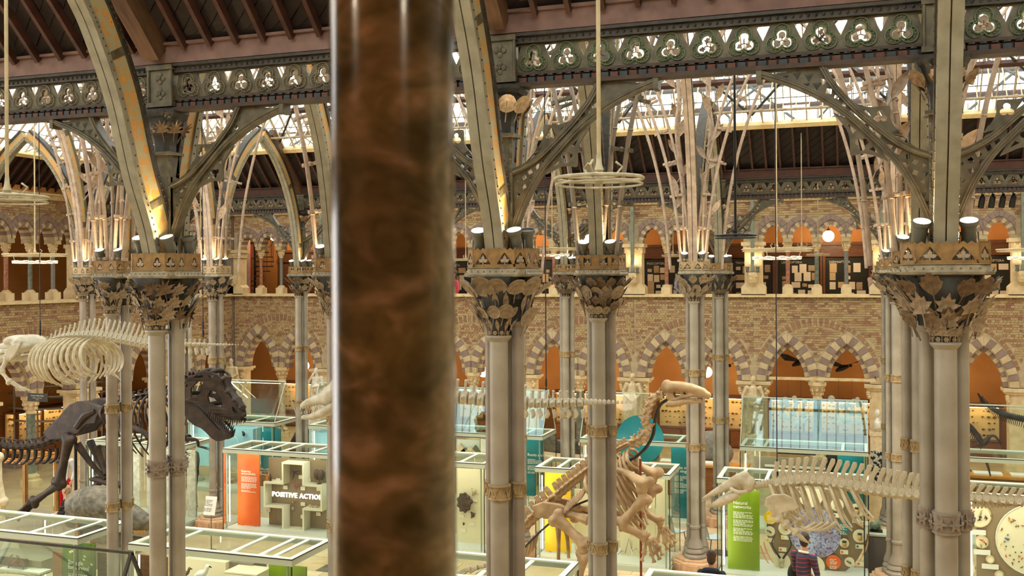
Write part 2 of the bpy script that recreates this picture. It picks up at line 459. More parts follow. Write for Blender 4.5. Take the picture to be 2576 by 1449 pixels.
q.box((0, -.2, -.84), (4, .06, .075)); ME_FRZ = q.mesh('frieze'); ME_FRZ.materials.append(mat('weathered carved stone', (182, 156, 112), (138, 114, 80), 14, .85))
q = MB(); q.box((0, -.1, 2.5), (4, .66, .06)); q.box((0, -.06, 2.44), (4, .56, .06)); q.box((0, -.04, 2.38), (4, .52, .07))
for i in range(30): q.lathe([(.05, -.04), (.06, .04)], (-2 + (i + .5) * 4 / 30, -.31, 2.42), 6)
ME_CORN = q.mesh('cornice'); ME_CORN.materials.append(M_STONE)
SHM = [mat('red veined marble', (146, 84, 62), (176, 128, 100), 12, .3), mat('green grey marble', (84, 94, 84), (122, 128, 112), 10, .3), mat('grey granite', (108, 106, 100), (136, 132, 124), 30, .35), mat('pale marble', (206, 192, 160), (178, 160, 128), 8, .35)]
USH = []; LSH = []
for m_ in SHM:
    a = ME_USH.copy(); a.materials.append(m_); USH.append(a); a = ME_LSH.copy(); a.materials.append(m_); LSH.append(a)
def bay(root, cx, k, rev=False):
    link('spandrel_wall', ME_LOW, None, root, (cx, 0, 0)); link('parapet_wall', ME_UP, None, root, (cx, 0, 0))
    o = link('brickwork', ME_BR[k % 3], None, root, (cx, 0, 0), kind='stuff')
    link('sill', ME_LEDGE, None, root, (cx, 0, 0)); link('carved_frieze', ME_FRZ, None, root, (cx, 0, 0)); link('cornice', ME_CORN, None, root, (cx, 0, 0))
    link('pier', ME_PIER, None, root, (cx - 2, 0, 0)); link('upper_pier', ME_UPIER, None, root, (cx - 2, 0, 0)); link('corbel', ME_CORB, None, root, (cx - 2, 0, .02))
    link('arcade_shaft', LSH[(k * 2 + 3) % 4], None, root, (cx, 0, 0)); link('shaft_capital', ME_LCAP, None, root, (cx, 0, 0)); link('shaft_base', ME_LBS, None, root, (cx, 0, 0))
    for j, x in enumerate((-.91, 0, .91)):
        link('gallery_shaft', USH[(k * 3 + j * (1 if k % 2 else 2)) % 3], None, root, (cx + x, 0, 0)); link('shaft_capital', ME_UCAP, None, root, (cx + x, 0, 0)); link('shaft_base', ME_UBS, None, root, (cx + x, 0, 0))
    for x in (-.92, .92):
        a = bpy.data.objects.new('arch', None); COL.objects.link(a); a.parent = root; a.location = (cx + x, 0, SPR)
        for i in range(18):
            j = i % 9
            link('voussoir', VLO[i][j % 2], None, a); link('voussoir', VLI[i][(j + 1) % 2], None, a)
    for x in UCX:
        a = bpy.data.objects.new('gallery_arch', None); COL.objects.link(a); a.parent = root; a.location = (cx + x, 0, UZ)
        for i in range(12):
            link('voussoir', VUI[i][i % 6 % 2], None, a); link('hood_stone', VUO[i], None, a)
wall_back = struct('wall_back', None, None, 'brick wall with two tiers of striped pointed arches across the court'); wall_back.location = (0, YW, CZ)
wall_left = struct('wall_left', None, None, 'brick side wall with striped pointed arches at the left'); wall_left.location = (XW, YW, CZ); wall_left.rotation_euler = (0, 0, pi / 2)
for k, l in enumerate(range(-6, 3)): bay(wall_back, LX(l) + 2, k)
for k in range(4): bay(wall_left, -2 - 4 * k - .3, k + 1)
# the galleries behind the two walls: floors, ceilings, rear walls
def gallery(root, x0, x1, light):
    xc, w_ = (x0 + x1) / 2, x1 - x0
    q = MB(); q.box((xc, 1.75, -1.72), (w_, 3.5, .2)); part('gallery_floor', q, mat('gallery boards', (120, 86, 52), (98, 70, 42), 4, .6), root)
    q = MB(); q.box((xc, 1.75, 2.62), (w_, 3.9, .2)); part('gallery_ceiling', q, M_OCHRE, root)
    q = MB(); q.box((xc, 3.5, -2.0), (w_, .2, 9.0)); part('rear_wall', q, M_OCHRE, root)
q = MB(); q.box((0, 0, 0), (1.2, .8, 9)); part('corner_pier', q, M_STONEM, wall_left, loc=(.35, .15, -1.9))
gallery(wall_back, XW - 4, XR, 1); gallery(wall_left, -16.5, 3.6, 0)
# near side: the wall the camera looks out of, the left part of it and the right wall close the court
q = MB(); q.box((-6.55, YN, 2.4), (34.1, .4, 4.8)); q.box((-6.55, YN + .03, 5.52), (34.1, .62, .06)); q.box((-6.55, YN, 5.14), (34.1, .4, .74)); q.box((-6.55, YN, 8.15), (34.1, .4, 1.5))
wall_near = struct('wall_near', q, M_STONE, 'stone gallery wall on the near side')
q = MB(); q.box((XR + .2, 17.5, 4.4), (.4, 34, 8.8)); struct('wall_right', q, M_STONE, 'stone wall on the right of the court')
q = MB(); q.box((-6.55, -1.6, 4.6), (34.1, 4.3, .2)); struct('floor_gallery', q, mat('gallery boards', (120, 86, 52)), 'boarded floor of the near gallery')
q = MB(); q.box((-6.55, -3.8, 6.5), (34.1, .2, 5)); q.box((-23.5, -1.4, 6.5), (.2, 4.8, 5)); q.box((10.4, -1.4, 6.5), (.2, 4.8, 5)); struct('wall_rear', q, M_OCHRE, 'ochre rear wall of the near gallery')
q = MB(); q.box((-6.55, -1.6, 8.85), (34.1, 4.6, .2)); struct('ceiling_gallery', q, M_OCHRE, 'ceiling of the near gallery')
# the marble shaft right in front of the camera, with its base and capital
def marble():
    m, N, L, B = nodes_mat('brown veined marble')
    tc = N.new('ShaderNodeTexCoord'); mp = N.new('ShaderNodeMapping'); mp.inputs['Scale'].default_value = (1, 1, 1.5); mp.inputs['Rotation'].default_value = (.25, .3, 0)
    nz = N.new('ShaderNodeTexNoise'); nz.inputs['Scale'].default_value = 11; nz.inputs['Detail'].default_value = 9; nz.inputs['Distortion'].default_value = 1.6
    n2 = N.new('ShaderNodeTexNoise'); n2.inputs['Scale'].default_value = 60; n2.inputs['Detail'].default_value = 6
    wv = N.new('ShaderNodeTexWave'); wv.bands_direction = 'Z'; wv.inputs['Scale'].default_value = 1.1; wv.inputs['Distortion'].default_value = 14; wv.inputs['Detail'].default_value = 5; wv.inputs['Detail Scale'].default_value = 2.2
    c1 = N.new('ShaderNodeValToRGB'); e = c1.color_ramp.elements
    e[0].position = .28; e[0].color = s2l((68, 62, 44)) + (1,); e[1].position = .78; e[1].color = s2l((166, 150, 126)) + (1,)
    k = e.new(.46); k.color = s2l((100, 92, 62)) + (1,); k = e.new(.62); k.color = s2l((132, 116, 86)) + (1,)
    c2 = N.new('ShaderNodeValToRGB'); f = c2.color_ramp.elements
    f[0].position = .0; f[0].color = (.38, .36, .32, 1); f[1].position = .55; f[1].color = (1, 1, 1, 1); k = f.new(.95); k.color = (1.5, 1.35, 1.2, 1)
    mx = N.new('ShaderNodeMix'); mx.data_type = 'RGBA'; mx.blend_type = 'MULTIPLY'; mx.inputs[0].default_value = .45
    ov = N.new('ShaderNodeMix'); ov.data_type = 'RGBA'; ov.blend_type = 'OVERLAY'; ov.inputs[0].default_value = .35
    L.new(tc.outputs['Object'], mp.inputs[0])
    for n in (nz, n2, wv): L.new(mp.outputs[0], n.inputs['Vector'])
    L.new(nz.outputs['Fac'], c1.inputs[0]); L.new(wv.outputs['Fac'], c2.inputs[0])
    L.new(c1.outputs[0], mx.inputs[6]); L.new(c2.outputs[0], mx.inputs[7]); L.new(mx.outputs[2], ov.inputs[6]); L.new(n2.outputs['Fac'], ov.inputs[7])
    L.new(ov.outputs[2], B.inputs['Base Color']); B.inputs['Roughness'].default_value = .18; B.inputs['Specular IOR Level'].default_value = .4
    B.inputs['Coat Weight'].default_value = .25; B.inputs['Coat Roughness'].default_value = .05
    return m
for k in (-3, -2, -1, 1, 2):
    for nm, me in (('gallery_shaft', USH[(k * 2) % 3]), ('shaft_capital', ME_UCAP), ('shaft_base', ME_UBS)): link(nm, me, None, wall_near, (PD(990, 690, 1.12).x + .91 * k, YN, CZ))
pc = PD(990, 690, 1.12)
t = thing('marble_shaft', 'polished brown veined marble shaft standing right in front of the camera', 'column', (pc.x, pc.y, 5.555))
q = MB(); q.lathe([(.0685, .36), (.0685, 1.42)], n=48); part('shaft', q, marble(), t, True)
q = MB(); q.box((0, 0, .13), (.32, .32, .26)); q.lathe([(.15, .26), (.155, .29), (.11, .31), (.12, .33), (.0705, .36)], n=24); part('base', q, M_STONE, t)
q = MB(); cap_lathe(q, 1.42, 1.78, .07, .165); part('capital', q, M_STONE, t)
q = MB(); q.box((0, 0, 1.94), (.4, .4, .32)); part('impost', q, M_STONE, t)
# ------------------------------------------------------------------ roofs
M_GLASSR = glass_mat('roof glass', (246, 250, 246), .03)
M_GBAR = mat('pale glazing bar', (196, 178, 148), (160, 140, 112), 6, .6)
M_PURL = mat('cream painted purlin', (226, 206, 160), (206, 176, 120), 4, .6)
DX = .335
def roof(name, label, origin, ax, ay, x0, x1, st, stop, clip=None, plank=True, rows=(2.7, 4.4, 6.2, 8.4), rail=True, rafters=True):
    """a slope in its own frame: x along the eave, y up the slope, z the normal into the room"""
    ax = Vector(ax); ay = Vector(ay).normalized(); az = ax.cross(ay)
    r = struct(name, None, None, label)
    r.matrix_world = Matrix.Translation(origin) @ Matrix((ax, ay, az)).transposed().to_4x4()
    cl = clip or (lambda x: stop)
    n = int((x1 - x0) / DX)
    raf = MB(); raf.box((0, st / 2 - .02, .06), (.048, st, .10)); rafm = raf.mesh('rafter'); rafm.materials.append(M_RAFTER)
    q = MB(); bars = MB(); gl = MB()
    q.box(((x0 + x1) / 2, st / 2, -.06), (x1 - x0, st, .03)); 
    part('roof_deck', q, M_BOARD, r)
    q = MB()
    for i in range(n):
        x = x0 + i * DX
        if rafters: link('rafter', rafm, None, r, (x, 0, 0))
        if plank:
            y = -.3
            while y < st:      # boards laid on the slant between two rafters
                p = [(x, y), (x + DX, y + .30), (x + DX, y + .30 + .20), (x, y + .20)]
                p = [(a, min(max(b, 0), st)) for a, b in p]
                if max(b for a, b in p) - min(b for a, b in p) > .05:
                    one = name == 'ceiling_aisle' and x < 4.2 and y < .72
                    g_ = MB() if one else q; g_.prism(p, lambda a, b, t: (a, b, t), -.044, -.018 + random.uniform(-.006, .006))
                    if one: part('plank', g_, M_BOARD, r)
                y += .212
        s1 = min(stop, cl(x + DX / 2))
        if s1 > st + .2:
            if name == 'ceiling_court': b_ = MB(); b_.box((x, (st + s1) / 2, 0), (.026, s1 - st, .05)); part('glazing_bar', b_, M_GBAR, r)
            else: bars.box((x, (st + s1) / 2, 0), (.026, s1 - st, .05))
            k = st
            while k < s1 - .1:
                e = min(k + 1.15, s1); g_ = MB() if name == 'ceiling_court' and k < st + 2 and x < 5 else gl; g_.add([(x + .01, k, .0), (x + DX - .01, k, .0), (x + DX - .01, e + .03, -.012), (x + .01, e + .03, -.012)], [(0, 1, 2, 3)])
                if g_ is not gl: part('glass_pane', g_, M_GLASSR, r)
                k = e
    if plank: part('roof_boards', q, M_BOARD, r, kind='stuff')
    (part('glazing_bars', bars, M_GBAR, r, kind='stuff') if bars.v else None); part('glass_panes', gl, M_GLASSR, r, kind='stuff')
    q = MB(); q.box(((x0 + x1) / 2, st - .02, .04), (x1 - x0, .12, .16)); part('purlin', q, M_PURL, r)
    for s in rows:
        if s < stop:
            xa = x0
            if clip: 
                while cl(xa) < s and xa < x1: xa += .2
            q = MB(); q.box(((xa + x1) / 2, s, .06), (x1 - xa, .10, .13)); part('purlin', q, M_RAFTER, r)
    for s in [st + .35 + .36 * k for k in range(2)]:
        q = MB(); q.box(((x0 + x1) / 2, s, .012), (x1 - x0, .012, .02)); part('lead_strip', q, M_IROND, r)
    if rafters:
        for l in range(-6, 3):
            if x0 < LX(l) < x1 and name != 'ceiling_hip': q = MB(); q.box((LX(l), st / 2 + .3, .10), (.20, st + .7, .26)); part('principal_rafter', q, mat('brown principal timber', (104, 74, 48), (84, 60, 40), 5, .7, stretch=(6, 1, 6)), r)
    if stop > 5 and not clip or name in ('ceiling_court', 'ceiling_slope'):
        x = x0 + 2.0
        while x < x1 - 5:     # wind braces crossing behind the bars
            for a, b in ((x, x + 3.2), (x + 3.2, x)):
                if min(cl(a), cl(b)) > 5.6: q = MB(); q.bar((a, st + .3, .07), (b, 5.6, .07), .05, .05, (0, 0, 1)); part('wind_brace', q, M_IROND, r)
            x += 3.2
    if rail:
        q = MB(); q.tube([(x0, st + .62, .34), (x1, st + .62, .34)], .026, 8); part('rail', q, M_GBAR, r)
        for i in range(0, n, 4):
            q = MB(); q.tube([(x0 + i * DX, st + .62, .34), (x0 + i * DX, st + .1, .05)], .018, 6); q.ball((x0 + i * DX, st + .62, .34), .05, 8, 6); part('rail_strut', q, M_GBAR, r)
    return r
ZB = CZ + 2.56
h = sqrt(.5)
RID = (ROW[4] - ROW[1]) / 2 / h
roof('ceiling_court', 'boarded and glazed roof slope rising over the court', (0, ROW[4], ZB), (1, 0, 0), (0, -1, 1), XW, XR, 1.42, RID, lambda x: (x - XW) / h)
roof('ceiling_aisle', 'dark boarded roof slope with red rafters over the near aisle', (0, ROW[1] - .1, ZB), (1, 0, 0), (0, -1, 1), -16.0, XR, 1.6, 6.0, rail=False)
roof('ceiling_hip', 'boarded and glazed roof slope at the left end', (XW, 17.55, ZB), (0, 1, 0), (1, 0, 1), -8.15, 8.15, 1.42, RID, lambda x: (8.15 - abs(x)) / h)
roof('ceiling_slope', 'roof slope rising away above the near girder', (0, ROW[1] + .1, ZB), (-1, 0, 0), (0, 1, 1), -XR, -XW, 1.42, RID, lambda x: (-x - XW) / h, plank=False, rail=False, rafters=False)
roof('ceiling_side', 'roof slope between the far girder and the back wall', (0, ROW[4] + .1, ZB), (-1, 0, 0), (0, 1, 1), -XR, -XW, 1.2, 6.0, plank=False, rail=False, rafters=False)
roof('ceiling_eave', 'roof slope above the back wall', (0, YW, ZB), (1, 0, 0), (0, -1, 1), XW, XR, 1.2, 6.0, plank=False, rail=False, rafters=False)
roof('ceiling_front', 'roof slope above the near wall', (0, YN, ZB), (-1, 0, 0), (0, 1, 1), -XR, 23.6, 1.2, 6.0, plank=False, rail=False, rafters=False)
q = MB()   # gable ends that close the side aisles
for ya, yb in ((ROW[4], YW), (YN, ROW[1])):
    for x in (XW - .1, XR + .1): q.prism([(ya, 0), (yb, 0), ((ya + yb) / 2, (yb - ya) / 2 + .1)], lambda a, b, t: (t, a, ZB + b), x - .1, x + .1)
q.prism([(ROW[1], 0), (ROW[4], 0), ((ROW[1] + ROW[4]) / 2, 8.2)], lambda a, b, t: (t, a, ZB + b), XR, XR + .2)
q.box((XW - .1, 17, ZB - .3), (.2, 34, 1.2))
struct('wall_gable', q, M_STONEM, 'gable ends of the aisle roofs')

# ------------------------------------------------------------------ girders of rows 1 and 4
TZ0, TZ1, TZC = 1.965, 2.25, 2.105
holes = [[(-2, TZ0), (2, TZ0), (2, TZ1), (-2, TZ1)]]
MX = [-1.675 + .335 * i for i in range(11)]
for x in MX: holes.append(trefoil(x, TZC - .012, .052, 9))
for x in [-1.8425 + .335 * i for i in range(12)]:
    a = .062 if abs(x) < 1.8 else .035; holes.append([(x - a, TZ1 - .018), (x, TZ1 - .15), (x + a, TZ1 - .018)])
ME_GP = rot_plate(plate_mesh(holes, .022)); 
def ring(r0, r1, y):
    m = MB()
    o = trefoil(0, -.012, r0, 12); pts = [(a, y, b) for a, b in o]; m.tube(pts + pts[:2], .008, 5, False)
    o = trefoil(0, -.012, r1, 12); pts = [(a, y, b) for a, b in o]; m.tube(pts + pts[:2], .006, 5, False)
    o = trefoil(0, -.012, (r0 + r1) / 2, 8)
    for a, b in o: m.ball((a, y - .002, b), .0075, 5, 4)
    return m
ME_MED = ring(.054, .080, -.026).mesh('medallion')
ME_LEAFS = []
for v in range(3):
    m = MB()
    for k in range(3):
        a = pi / 2 + 2 * pi * k / 3; c = (cos(a) * .045, sin(a) * .045 - .012)
        m.tube([(0, 0, -.012), (c[0] * .6, -.01, c[1] * .6), (c[0], 0, c[1])], .005, 4)
        n = 9
        rr = [(.032 if v == 0 else .03 if j % 2 == 0 else .018) if v < 2 else .03 * (1 - .5 * abs(sin(j))) for j in range(n)]
        if v == 2 and k == 0: continue
        m.prism([(c[0] * 1.1 + rr[j] * cos(2 * pi * j / n + a), c[1] * 1.1 + rr[j] * sin(2 * pi * j / n + a)) for j in range(n)], XZ, -.006, .004)
    me = m.mesh('leafwork'); me.materials.append(M_LEAFP if v != 1 else M_LEAF); ME_LEAFS.append(me)
q = MB(); q.box((0, -.01, 2.285), (4, .1, .07)); q.box((0, -.02, 2.33), (4, .16, .03)); ME_GTOP = q.mesh('t')
q = MB()
for i in range(60): q.ball((-2 + (i + .5) * 4 / 60, -.065, 2.285), .016, 5, 4)
ME_BEAD = q.mesh('b')
q = MB(); q.box((0, -.015, 1.955), (4, .07, .028)); q.box((0, .02, 1.91), (4, .06, .10)); q.box((0, 0, 1.845), (4, .17, .04)); ME_GBOT = q.mesh('g')
DENT = []
for k in range(2):
    q = MB()
    for i in range(k, 44, 2): q.box((-2 + (i + .5) * 4 / 44, -.03, 1.89), (.07, .06, .045))
    DENT.append(q.mesh('d'))
q = MB()
for i in range(44): q.lathe([(.036, -.02), (.036, 0)], (-2 + (i + .5) * 4 / 44, -.025, 1.945), 8)
ME_SCAL = q.mesh('s')
q = MB(); q.box((0, -.02, 2.1), (.30, .12, .40)); q.box((0, -.03, 2.31), (.34, .16, .05)); q.box((0, -.03, 1.9), (.34, .16, .05))
for sx in (-1, 1): q.tube([(sx * .15, -.09, 1.92), (sx * .15, -.09, 2.3)], .016, 6)
for z in (2.02, 2.19):
    for k in range(4):
        a = pi / 4 + k * pi / 2 + pi / 4; q.lathe([(.028, 0), (.028, .012)], (0, 0, 0), 8) if False else q.ball((.04 * cos(a), -.085, z + .04 * sin(a)), (.03, .012, .03), 8, 4)
    q.ball((0, -.09, z), .02, 6, 4)
ME_GBOX = q.mesh('box')
M_GIR = mat('bronze green girder iron', (108, 100, 76), (80, 74, 58), 10, .5, .1, .2)
M_MEDG = mat('green medallion ring', (112, 128, 92), (84, 100, 70), 30, .5)
M_MEDP = mat('faded medallion ring', (132, 122, 96), (100, 92, 72), 30, .5)
M_DENR = mat('faded red dentils', (104, 68, 52), (84, 56, 46), 20, .7); M_DENB = mat('faded blue dentils', (66, 72, 76), (54, 60, 62), 20, .7)
def girder(row, l, label, near):
    t = thing('iron_girder', label, 'girder', (LX(l) + 2, ROW[row], CZ), 0, 'pierced girders of the nearer row' if near else 'pierced girders of the farther row')
    g = M_GIR if near else M_IROND
    def P(n, me, m):
        me2 = me.copy() if me.materials and me.materials[0] != m else me
        return link(n, me2, m, t)
    P('pierced_panel', ME_GP, g); P('top_flange', ME_GTOP, M_IROND); link('bead_row', ME_BEAD, M_IROND, t, kind='stuff'); P('bottom_flange', ME_GBOT, mat('dark umber girder flange', (74, 58, 44), (56, 45, 36), 10, .6) if near else M_IROND)
    link('dentils', DENT[0], M_DENR, t, kind='stuff'); link('dentils', DENT[1], M_DENB, t, kind='stuff'); link('scale_frieze', ME_SCAL, M_IROND, t, kind='stuff')
    for i, x in enumerate(MX):
        if near: me = ME_MEDN[0 if l >= -1 else 1]
        else: me = ME_MEDN[2]
        o = link('medallion', me, None, t, (x, 0, TZC)); link('leaf_tracery', ME_LEAFS[(i * 7 + l) % 3], None, o)
    link('end_box', ME_GBOX, g, t, (-2, 0, 0))
    return t
ME_MEDN = []
for m_ in (M_MEDG, M_MEDP, M_MEDP): a = ME_MED.copy(); a.materials.append(m_); ME_MEDN.append(a)
for l, lab in {-3: 'pierced iron girder of trefoils at the far left of the nearer row', -2: 'pierced iron girder crossing behind the marble shaft in the nearer row', -1: 'pierced iron girder with green ringed trefoils right of the marble shaft', 0: 'short length of trefoil girder at the top right corner'}.items(): girder(1, l, lab, True)
POSW = ['leftmost', 'second', 'third', 'fourth', 'fifth', 'sixth', 'seventh', 'eighth']
for k, l in enumerate(range(-6, 2)): girder(4, l, 'distant dark trefoil girder before the back wall, %s from the left' % POSW[k], False)
for r, lab in ((1, 'mauve painted timber wall plate on top of the nearer girders'), (4, 'brown timber wall plate on top of the distant girders')):
    q = MB(); q.box((-6.5, ROW[r], CZ + 2.46), (34, .22, .22)); q.box((-6.5, ROW[r] - .02, CZ + 2.555), (34, .26, .03))
    tag(part('timber_wall_plate', q, M_MAUVE if r == 1 else M_RAFTER), lab, 'beam')

# ------------------------------------------------------------------ spandrel brackets under the girders
def offset_strip(pts, w_):
    """outline of a band of width w_ along 2D pts"""
    a, b = [], []
    for i, p in enumerate(pts):
        d = Vector(pts[min(i + 1, len(pts) - 1)]) - Vector(pts[max(i - 1, 0)]); n = Vector((-d[1], d[0])).normalized() * (w_ / 2)
        a.append((p[0] + n[0], p[1] + n[1])); b.append((p[0] - n[0], p[1] - n[1]))
    return a + b[::-1]
def sp2(p, n=5): return [(v.x, v.y) for v in smooth_pts([(a, b, 0) for a, b in p], n)]
MAIN = sp2([(-1.52, 1.80), (-1.26, 1.70), (-1.01, 1.57), (-.79, 1.41), (-.59, 1.21), (-.38, .98), (-.23, .73), (-.11, .44)])
CNT = sp2([(-.99, 1.84), (-.90, 1.67), (-.79, 1.53), (-.69, 1.42), (-.53, 1.27), (-.38, 1.14), (-.23, 1.05), (-.10, 1.0)])
def tri(x, z, s, a=0, k=3): return [(x + s * cos(a + 2 * pi * i / k), z + s * sin(a + 2 * pi * i / k)) for i in range(k)]
web = [[(-1.42, 1.79), (-1.0, 1.84), (-.90, 1.67), (-.79, 1.53), (-.72, 1.45), (-.79, 1.41), (-.9, 1.49), (-1.01, 1.57), (-1.26, 1.70)]]
web += [tri(-.97, 1.70, .04, 2.2), tri(-.93, 1.61, .035, 2.2, 4), tri(-.86, 1.56, .032, .4, 4), tri(-.80, 1.48, .028, .4, 4)]
web2 = [[(-.50, 1.10), (-.50, 1.23), (-.38, 1.14), (-.23, 1.05), (-.10, 1.0), (-.10, .46), (-.15, .55), (-.23, .73), (-.38, .98)]]
web2 += [tri(-.43, 1.09, .035, .3, 4), tri(-.36, 1.05, .035, .3, 4), tri(-.28, 1.0, .03, .3, 4), tri(-.30, .93, .03, .7, 4), tri(-.22, .95, .03, .2, 4), tri(-.22, .86, .03, .4, 4), tri(-.15, .92, .024), tri(-.16, .78, .026, 1)]
spu = [sp2([(-.74, 1.50), (-.60, 1.45), (-.43, 1.45)], 4) + sp2([(-.42, 1.44), (-.41, 1.31), (-.31, 1.17), (-.20, 1.06)], 4) + [(-.31, 1.09), (-.46, 1.2), (-.60, 1.33)], trefoil(-.50, 1.36, .034, 7), sp2([(-.36, 1.24), (-.30, 1.14), (-.42, 1.20)], 3), [(-.62, 1.43), (-.57, 1.36), (-.64, 1.41)]]
spl = [sp2([(-.90, 1.42), (-.80, 1.29), (-.76, 1.19), (-.755, 1.04)], 4) + sp2([(-.74, 1.03), (-.61, 1.04), (-.44, .97)], 4) + [(-.50, 1.08), (-.62, 1.21), (-.74, 1.34)], trefoil(-.655, 1.13, .034, 7, -1), [(-.78, 1.32), (-.70, 1.25), (-.73, 1.22)], [(-.60, 1.08), (-.52, 1.04), (-.56, 1.10)]]
BR = {}
for nm, spn, th in (('web_plate', web, .03), ('lower_web', web2, .03), ('trefoil_spur', spu, .035), ('lower_spur', spl, .035)): BR[nm] = rot_plate(plate_mesh(spn, th))
for nm, pts in (('arch_rib', MAIN), ('counter_rib', CNT)):
    m = MB(); m.prism(offset_strip(pts, .055), XZ, -.06, .06); 
    for y in (-.062, .062): m.tube([(a, y, b) for a, b in pts], .012, 6)
    BR[nm] = m.mesh(nm)
m = MB()
for x, z, s in [(-1.2, 1.76, .035), (-1.1, 1.74, .04), (-1.12, 1.67, .03), (-1.03, 1.66, .04), (-1.3, 1.755, .025), (-.16, .66, .03), (-.13, .6, .022), (-.14, .84, .025)]:
    m.add([(x - s, -.018, z + s * .7), (x + s, -.018, z + s * .7), (x, -.018, z - s), (x, -.04, z + s * .2)], [(0, 1, 3), (1, 2, 3), (2, 0, 3)])
BR['studs'] = m.mesh('studs')
m = MB(); m.box((-1.53, 0, 1.79), (.05, .15, .14)); m.box((-.09, 0, .74), (.05, .12, .72))
for z in (.45, .57, .69, .81, .93, 1.03): m.ball((-.09, -.06, z), (.03, .025, .04), 6, 4)
BR['end_lugs'] = m.mesh('l')
def bracket(row, l, sx, label, near):
    t = thing('spandrel_bracket', label, 'bracket', (LX(l), ROW[row], CZ), 0 if sx < 0 else pi, 'arched brackets under the nearer girders' if near else 'arched brackets under the distant girders')
    for n, me in BR.items(): link(n, me, (M_GIR2 if n != 'studs' else M_STUD), t, kind='stuff' if n in ('studs', 'end_lugs') else None)
    return t
M_GIR2 = mat('olive bracket iron', (104, 96, 74), (78, 72, 56), 10, .45, .1, .2); M_STUD = mat('blue grey studs', (86, 90, 86), None, rough=.5)
NM = {-3: 'column out of the left edge', -2: 'left foreground column', -1: 'waterlily capital column beside the marble shaft', 0: 'right foreground column'}
for l in (-2, -1, 0):
    for sx in (-1, 1): bracket(1, l, sx, 'openwork arched bracket springing %s from the %s' % ('left' if sx < 0 else 'right', NM[l]), True)
bracket(1, -3, 1, 'openwork arched bracket at the far left under the nearer girder', True)
for k, l in enumerate(range(-5, 1)):
    for sx in (-1, 1): bracket(4, l, sx, 'small distant arched bracket %s side, %s distant column from the left' % ('left' if sx < 0 else 'right', POSW[k]), False)

# ------------------------------------------------------------------ leaves of the capitals
def leaf_mesh(kind):
    m = MB(); n = 14
    if kind == 'round': out = [(.5 * sin(a) * (1 - .06 * cos(3 * a)), .55 - .5 * cos(a)) for a in [2 * pi * (i + .5) / n for i in range(n)]]
    elif kind == 'lance': out = [(0, 0), (.10, .2), (.17, .45), (.13, .75), (0, 1.08), (-.13, .75), (-.17, .45), (-.10, .2)]
    elif kind == 'fan': out = [(.06, .1), (.30, .35), (.42, .62), (.33, .66), (.30, .86), (.17, .84), (.08, 1.0), (-.08, 1.0), (-.17, .84), (-.30, .86), (-.33, .66), (-.42, .62), (-.30, .35), (-.06, .1)]
    elif kind == 'palm': out = [(.05, .1)] + [c for i in range(7) for c in [((.55 if i % 1 == 0 else .3) * cos(-.35 + i * .64), .35 + .62 * sin(-.35 + i * .64)), (.22 * cos(-.05 + i * .64), .32 + .28 * sin(-.05 + i * .64))]][:-1] + [(-.05, .1)]
    else: out = [(.05, .08), (.4, .1), (.30, .3), (.55, .55), (.28, .58), (.28, .8), (.12, .72), (0, 1.05), (-.12, .72), (-.28, .8), (-.28, .58), (-.55, .55), (-.30, .3), (-.4, .1), (-.05, .08)]
    # cupped blade: centre rib lower, edge curling outwards
    c = (0, .5); k = len(out); th = .02
    cur = lambda x, z: -.28 * z * z - .25 * x * x
    def ringp(f, dy): return [(c[0] + (x - c[0]) * f, cur(c[0] + (x - c[0]) * f, c[1] + (z - c[1]) * f) + dy, c[1] + (z - c[1]) * f) for x, z in out]
    vs = [(0, cur(0, .5) + .05, .5)] + ringp(.55, .02) + ringp(1, 0) + ringp(1, th) + [(0, cur(0, .5) + .05 + th, .5)]
    fs = [(0, 1 + i, 1 + (i + 1) % k) for i in range(k)] + [(1 + i, 1 + k + i, 1 + k + (i + 1) % k, 1 + (i + 1) % k) for i in range(k)]
    fs += [(1 + k + i, 1 + 2 * k + i, 1 + 2 * k + (i + 1) % k, 1 + k + (i + 1) % k) for i in range(k)] + [(1 + 3 * k, 1 + 2 * k + (i + 1) % k, 1 + 2 * k + i) for i in range(k)]
    m.add(vs, fs)
    m.tube([(0, .05, -.45), (0, .02, -.1), (0, -.02, .15), (0, cur(0, .6) - .01, .6)], [.035, .03, .025, .012], 5)
    return m.mesh('leaf', True)
LEAF = {}
for k in ('round', 'lance', 'fan', 'palm', 'maple'):
    me = leaf_mesh(k); b = me.copy(); me.materials.append(M_LEAF); b.materials.append(M_LEAFP); LEAF[k] = (me, b)
q = MB()
for i in range(6):
    a = 2 * pi * i / 6; q.ball((.55 * cos(a), 0, .55 * sin(a)), (.33, .12, .33), 7, 4)
q.ball((0, -.12, 0), .3, 7, 5); ME_ROS = q.mesh('rosette'); ME_ROS.materials.append(M_BAND)

